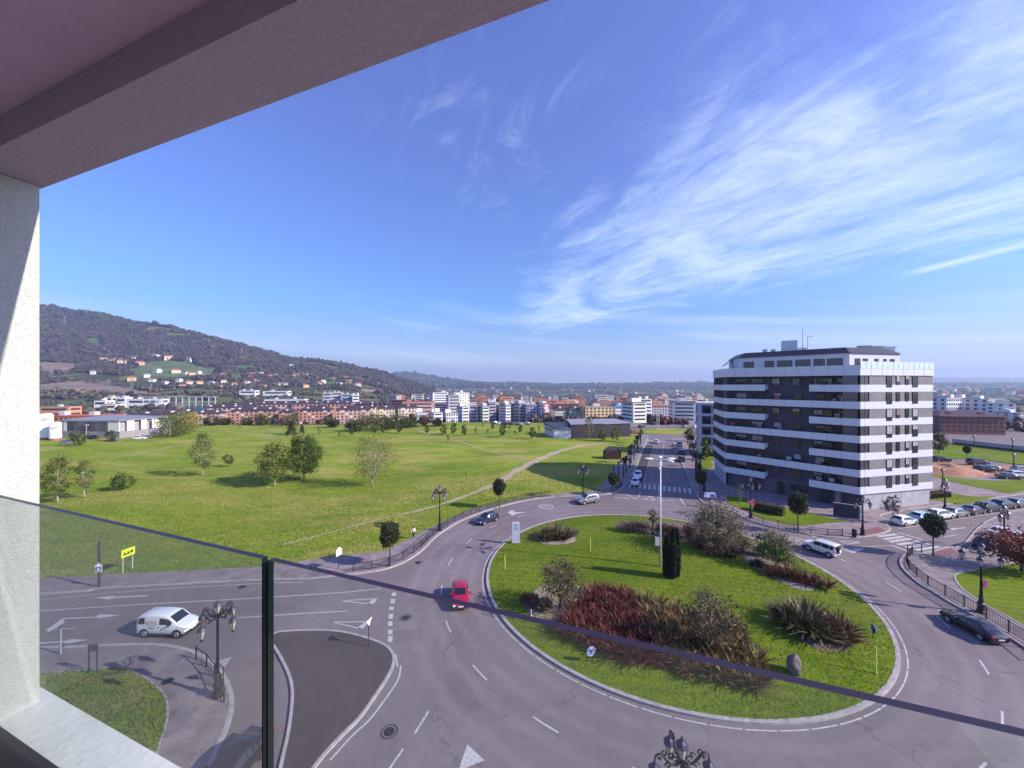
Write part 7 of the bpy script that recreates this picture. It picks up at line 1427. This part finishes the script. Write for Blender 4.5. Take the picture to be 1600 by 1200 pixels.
MEAD = [([(225, 566), (262, 563), (300, 566), (345, 583), (330, 589), (285, 594), (215, 592), (196, 580)], 0), ([(62, 568), (105, 566), (124, 572), (122, 579), (98, 582), (62, 583)], 1), ([(62, 601), (100, 597), (135, 597), (215, 608), (238, 614), (235, 620), (150, 614), (100, 611), (62, 613)], 1), ([(362, 571), (396, 571), (412, 576), (370, 579)], 0), ([(440, 586), (470, 585), (468, 592), (446, 592)], 0), ([(130, 530), (158, 528), (162, 545), (140, 540)], 0), ([(560, 608), (600, 610), (596, 615), (562, 613)], 2)]
def topix(A):
    z = terrain(A[:, 0], A[:, 1]); return A[:, 0]/A[:, 1]*F+800, 600-(z-22)/A[:, 1]*F
def clearing(A):
    x, y = topix(A); k = np.ones(len(A), bool)
    for P_, _ in MEAD:
        c = np.zeros(len(A), bool); n = len(P_); j = n-1
        for i in range(n):
            (xi, yi), (xj, yj) = P_[i], P_[j]
            if yi != yj: c ^= ((yi > y) != (yj > y)) & (x < (xj-xi)*(y-yi)/(yj-yi)+xi)
            j = i
        k &= ~c
    return A[k]
MM = [mat('meadow_green', (.085, .125, .040), .95, var=.35, vs=.02), mat('meadow_brown', (.21, .155, .115), .95, var=.3, vs=.03), mat('meadow_red', (.36, .17, .11), .95, var=.3, vs=.03)]
for P_, k_ in MEAD:
    xs = [p[0] for p in P_]; ys = [p[1] for p in P_]; nx_, ny_ = 22, 9; ids = {}; b = MB()
    for j in range(ny_+1):
        for i in range(nx_+1):
            x = min(xs)+(max(xs)-min(xs))*i/nx_; y = min(ys)+(max(ys)-min(ys))*j/ny_
            if inpoly(x, y, P_):
                p = hit(x, y)
                if p and p[1] < 2000: ids[(i, j)] = len(b.v); b.v.append((p[0], p[1], th(*p)+1.2))
    for (i, j) in list(ids):
        q = [(i, j), (i+1, j), (i+1, j+1), (i, j+1)]
        if all(t in ids for t in q):
            yy_ = [b.v[ids[t]][1] for t in q]
            if max(yy_)-min(yy_) < 160: b.f.append([ids[t] for t in q][::-1]); b.m.append(0)
    if b.f: tag(b.build('meadow', MM[k_], smooth=True), kind='structure')
def rnd(n, u0, u1, y0, y1, p=1.0):
    Y = y0+(y1-y0)*g.random(n)**p; u = g.uniform(u0, u1, n); return np.stack([u*Y/F, Y], 1)
A = rnd(60000, -800, -120, 1050, 1760); u_ = A[:, 0]/A[:, 1]*F; keep = smoothnoise(A[:, 0], A[:, 1], 120, 31)*.5+smoothnoise(A[:, 0], A[:, 1], 45, 32)*.5
up_ = (A[:, 1] > 1250+60*np.sin(A[:, 0]*.01)); keep = (keep > .32) & (up_ | (keep > .56)); wood('hillside_wood', clearing(A[keep]), 2.9, 5.2, [WDK, WBR, WGR], [.36, .42, .22], 1)
A = rnd(26000, -820, -60, 430, 1150); q = smoothnoise(A[:, 0], A[:, 1], 90, 41)*.6+smoothnoise(A[:, 0], A[:, 1], 30, 42)*.4; wood('slope_thickets', clearing(A[q > .50]), 1.7, 3.6, [WDK, WBR, WGR, WLT], [.2, .3, .3, .2], 2)
A = np.concatenate([rnd(9000, -130, 460, 420, 3600, .8), rnd(5000, 460, 860, 300, 3400, .8)]); q = smoothnoise(A[:, 0], A[:, 1], 160, 51)*.5+smoothnoise(A[:, 0], A[:, 1], 60, 52)*.5; A = A[q > .47]; wood('town_trees', A, 1.8, 4.2, [WDK, WBR, WGR, WLT], [.25, .3, .3, .15], 3)
A = rnd(9000, -260, 860, 3300, 5200); wood('far_ridge_wood', A, 8, 15, [WDK, WGR], [.6, .4], 4, .6)
A = np.concatenate([rnd(420, 30, 330, 232, 300), rnd(260, 560, 830, 175, 240), rnd(60, -560, -60, 222, 300)]); wood('street_trees', A, 1.1, 2.1, [WDK, WBR, WGR, PUR], [.25, .3, .25, .2], 6)
A = rnd(90, 215, 275, 205, 222); wood('far_avenue_shrubs', A, .8, 1.6, [RL, WDK, PUR], [.4, .4, .2], 7)
# ---- the air
z0_, z1_ = float(ZZ.min())-1, float(ZZ.max())+14; b = MB(); b.box((0, 4500, (z0_+z1_)/2), (26000, 15600, z1_-z0_)); hz = b.build('haze', []); hm = bpy.data.materials.new('haze'); hm.use_nodes = True; hz.data.materials.append(hm); n, l, new = NT(hm.node_tree); n.remove(n['Principled BSDF'])
pv = new('ShaderNodeVolumePrincipled'); pv.inputs['Color'].default_value = (.55, .70, 1.0, 1); pv.inputs['Density'].default_value = 0.00015; pv.inputs['Anisotropy'].default_value = .2; l.new(pv.outputs[0], n['Material Output'].inputs['Volume']); tag(hz, kind='stuff')
hz.scale = (1, 1, 1)
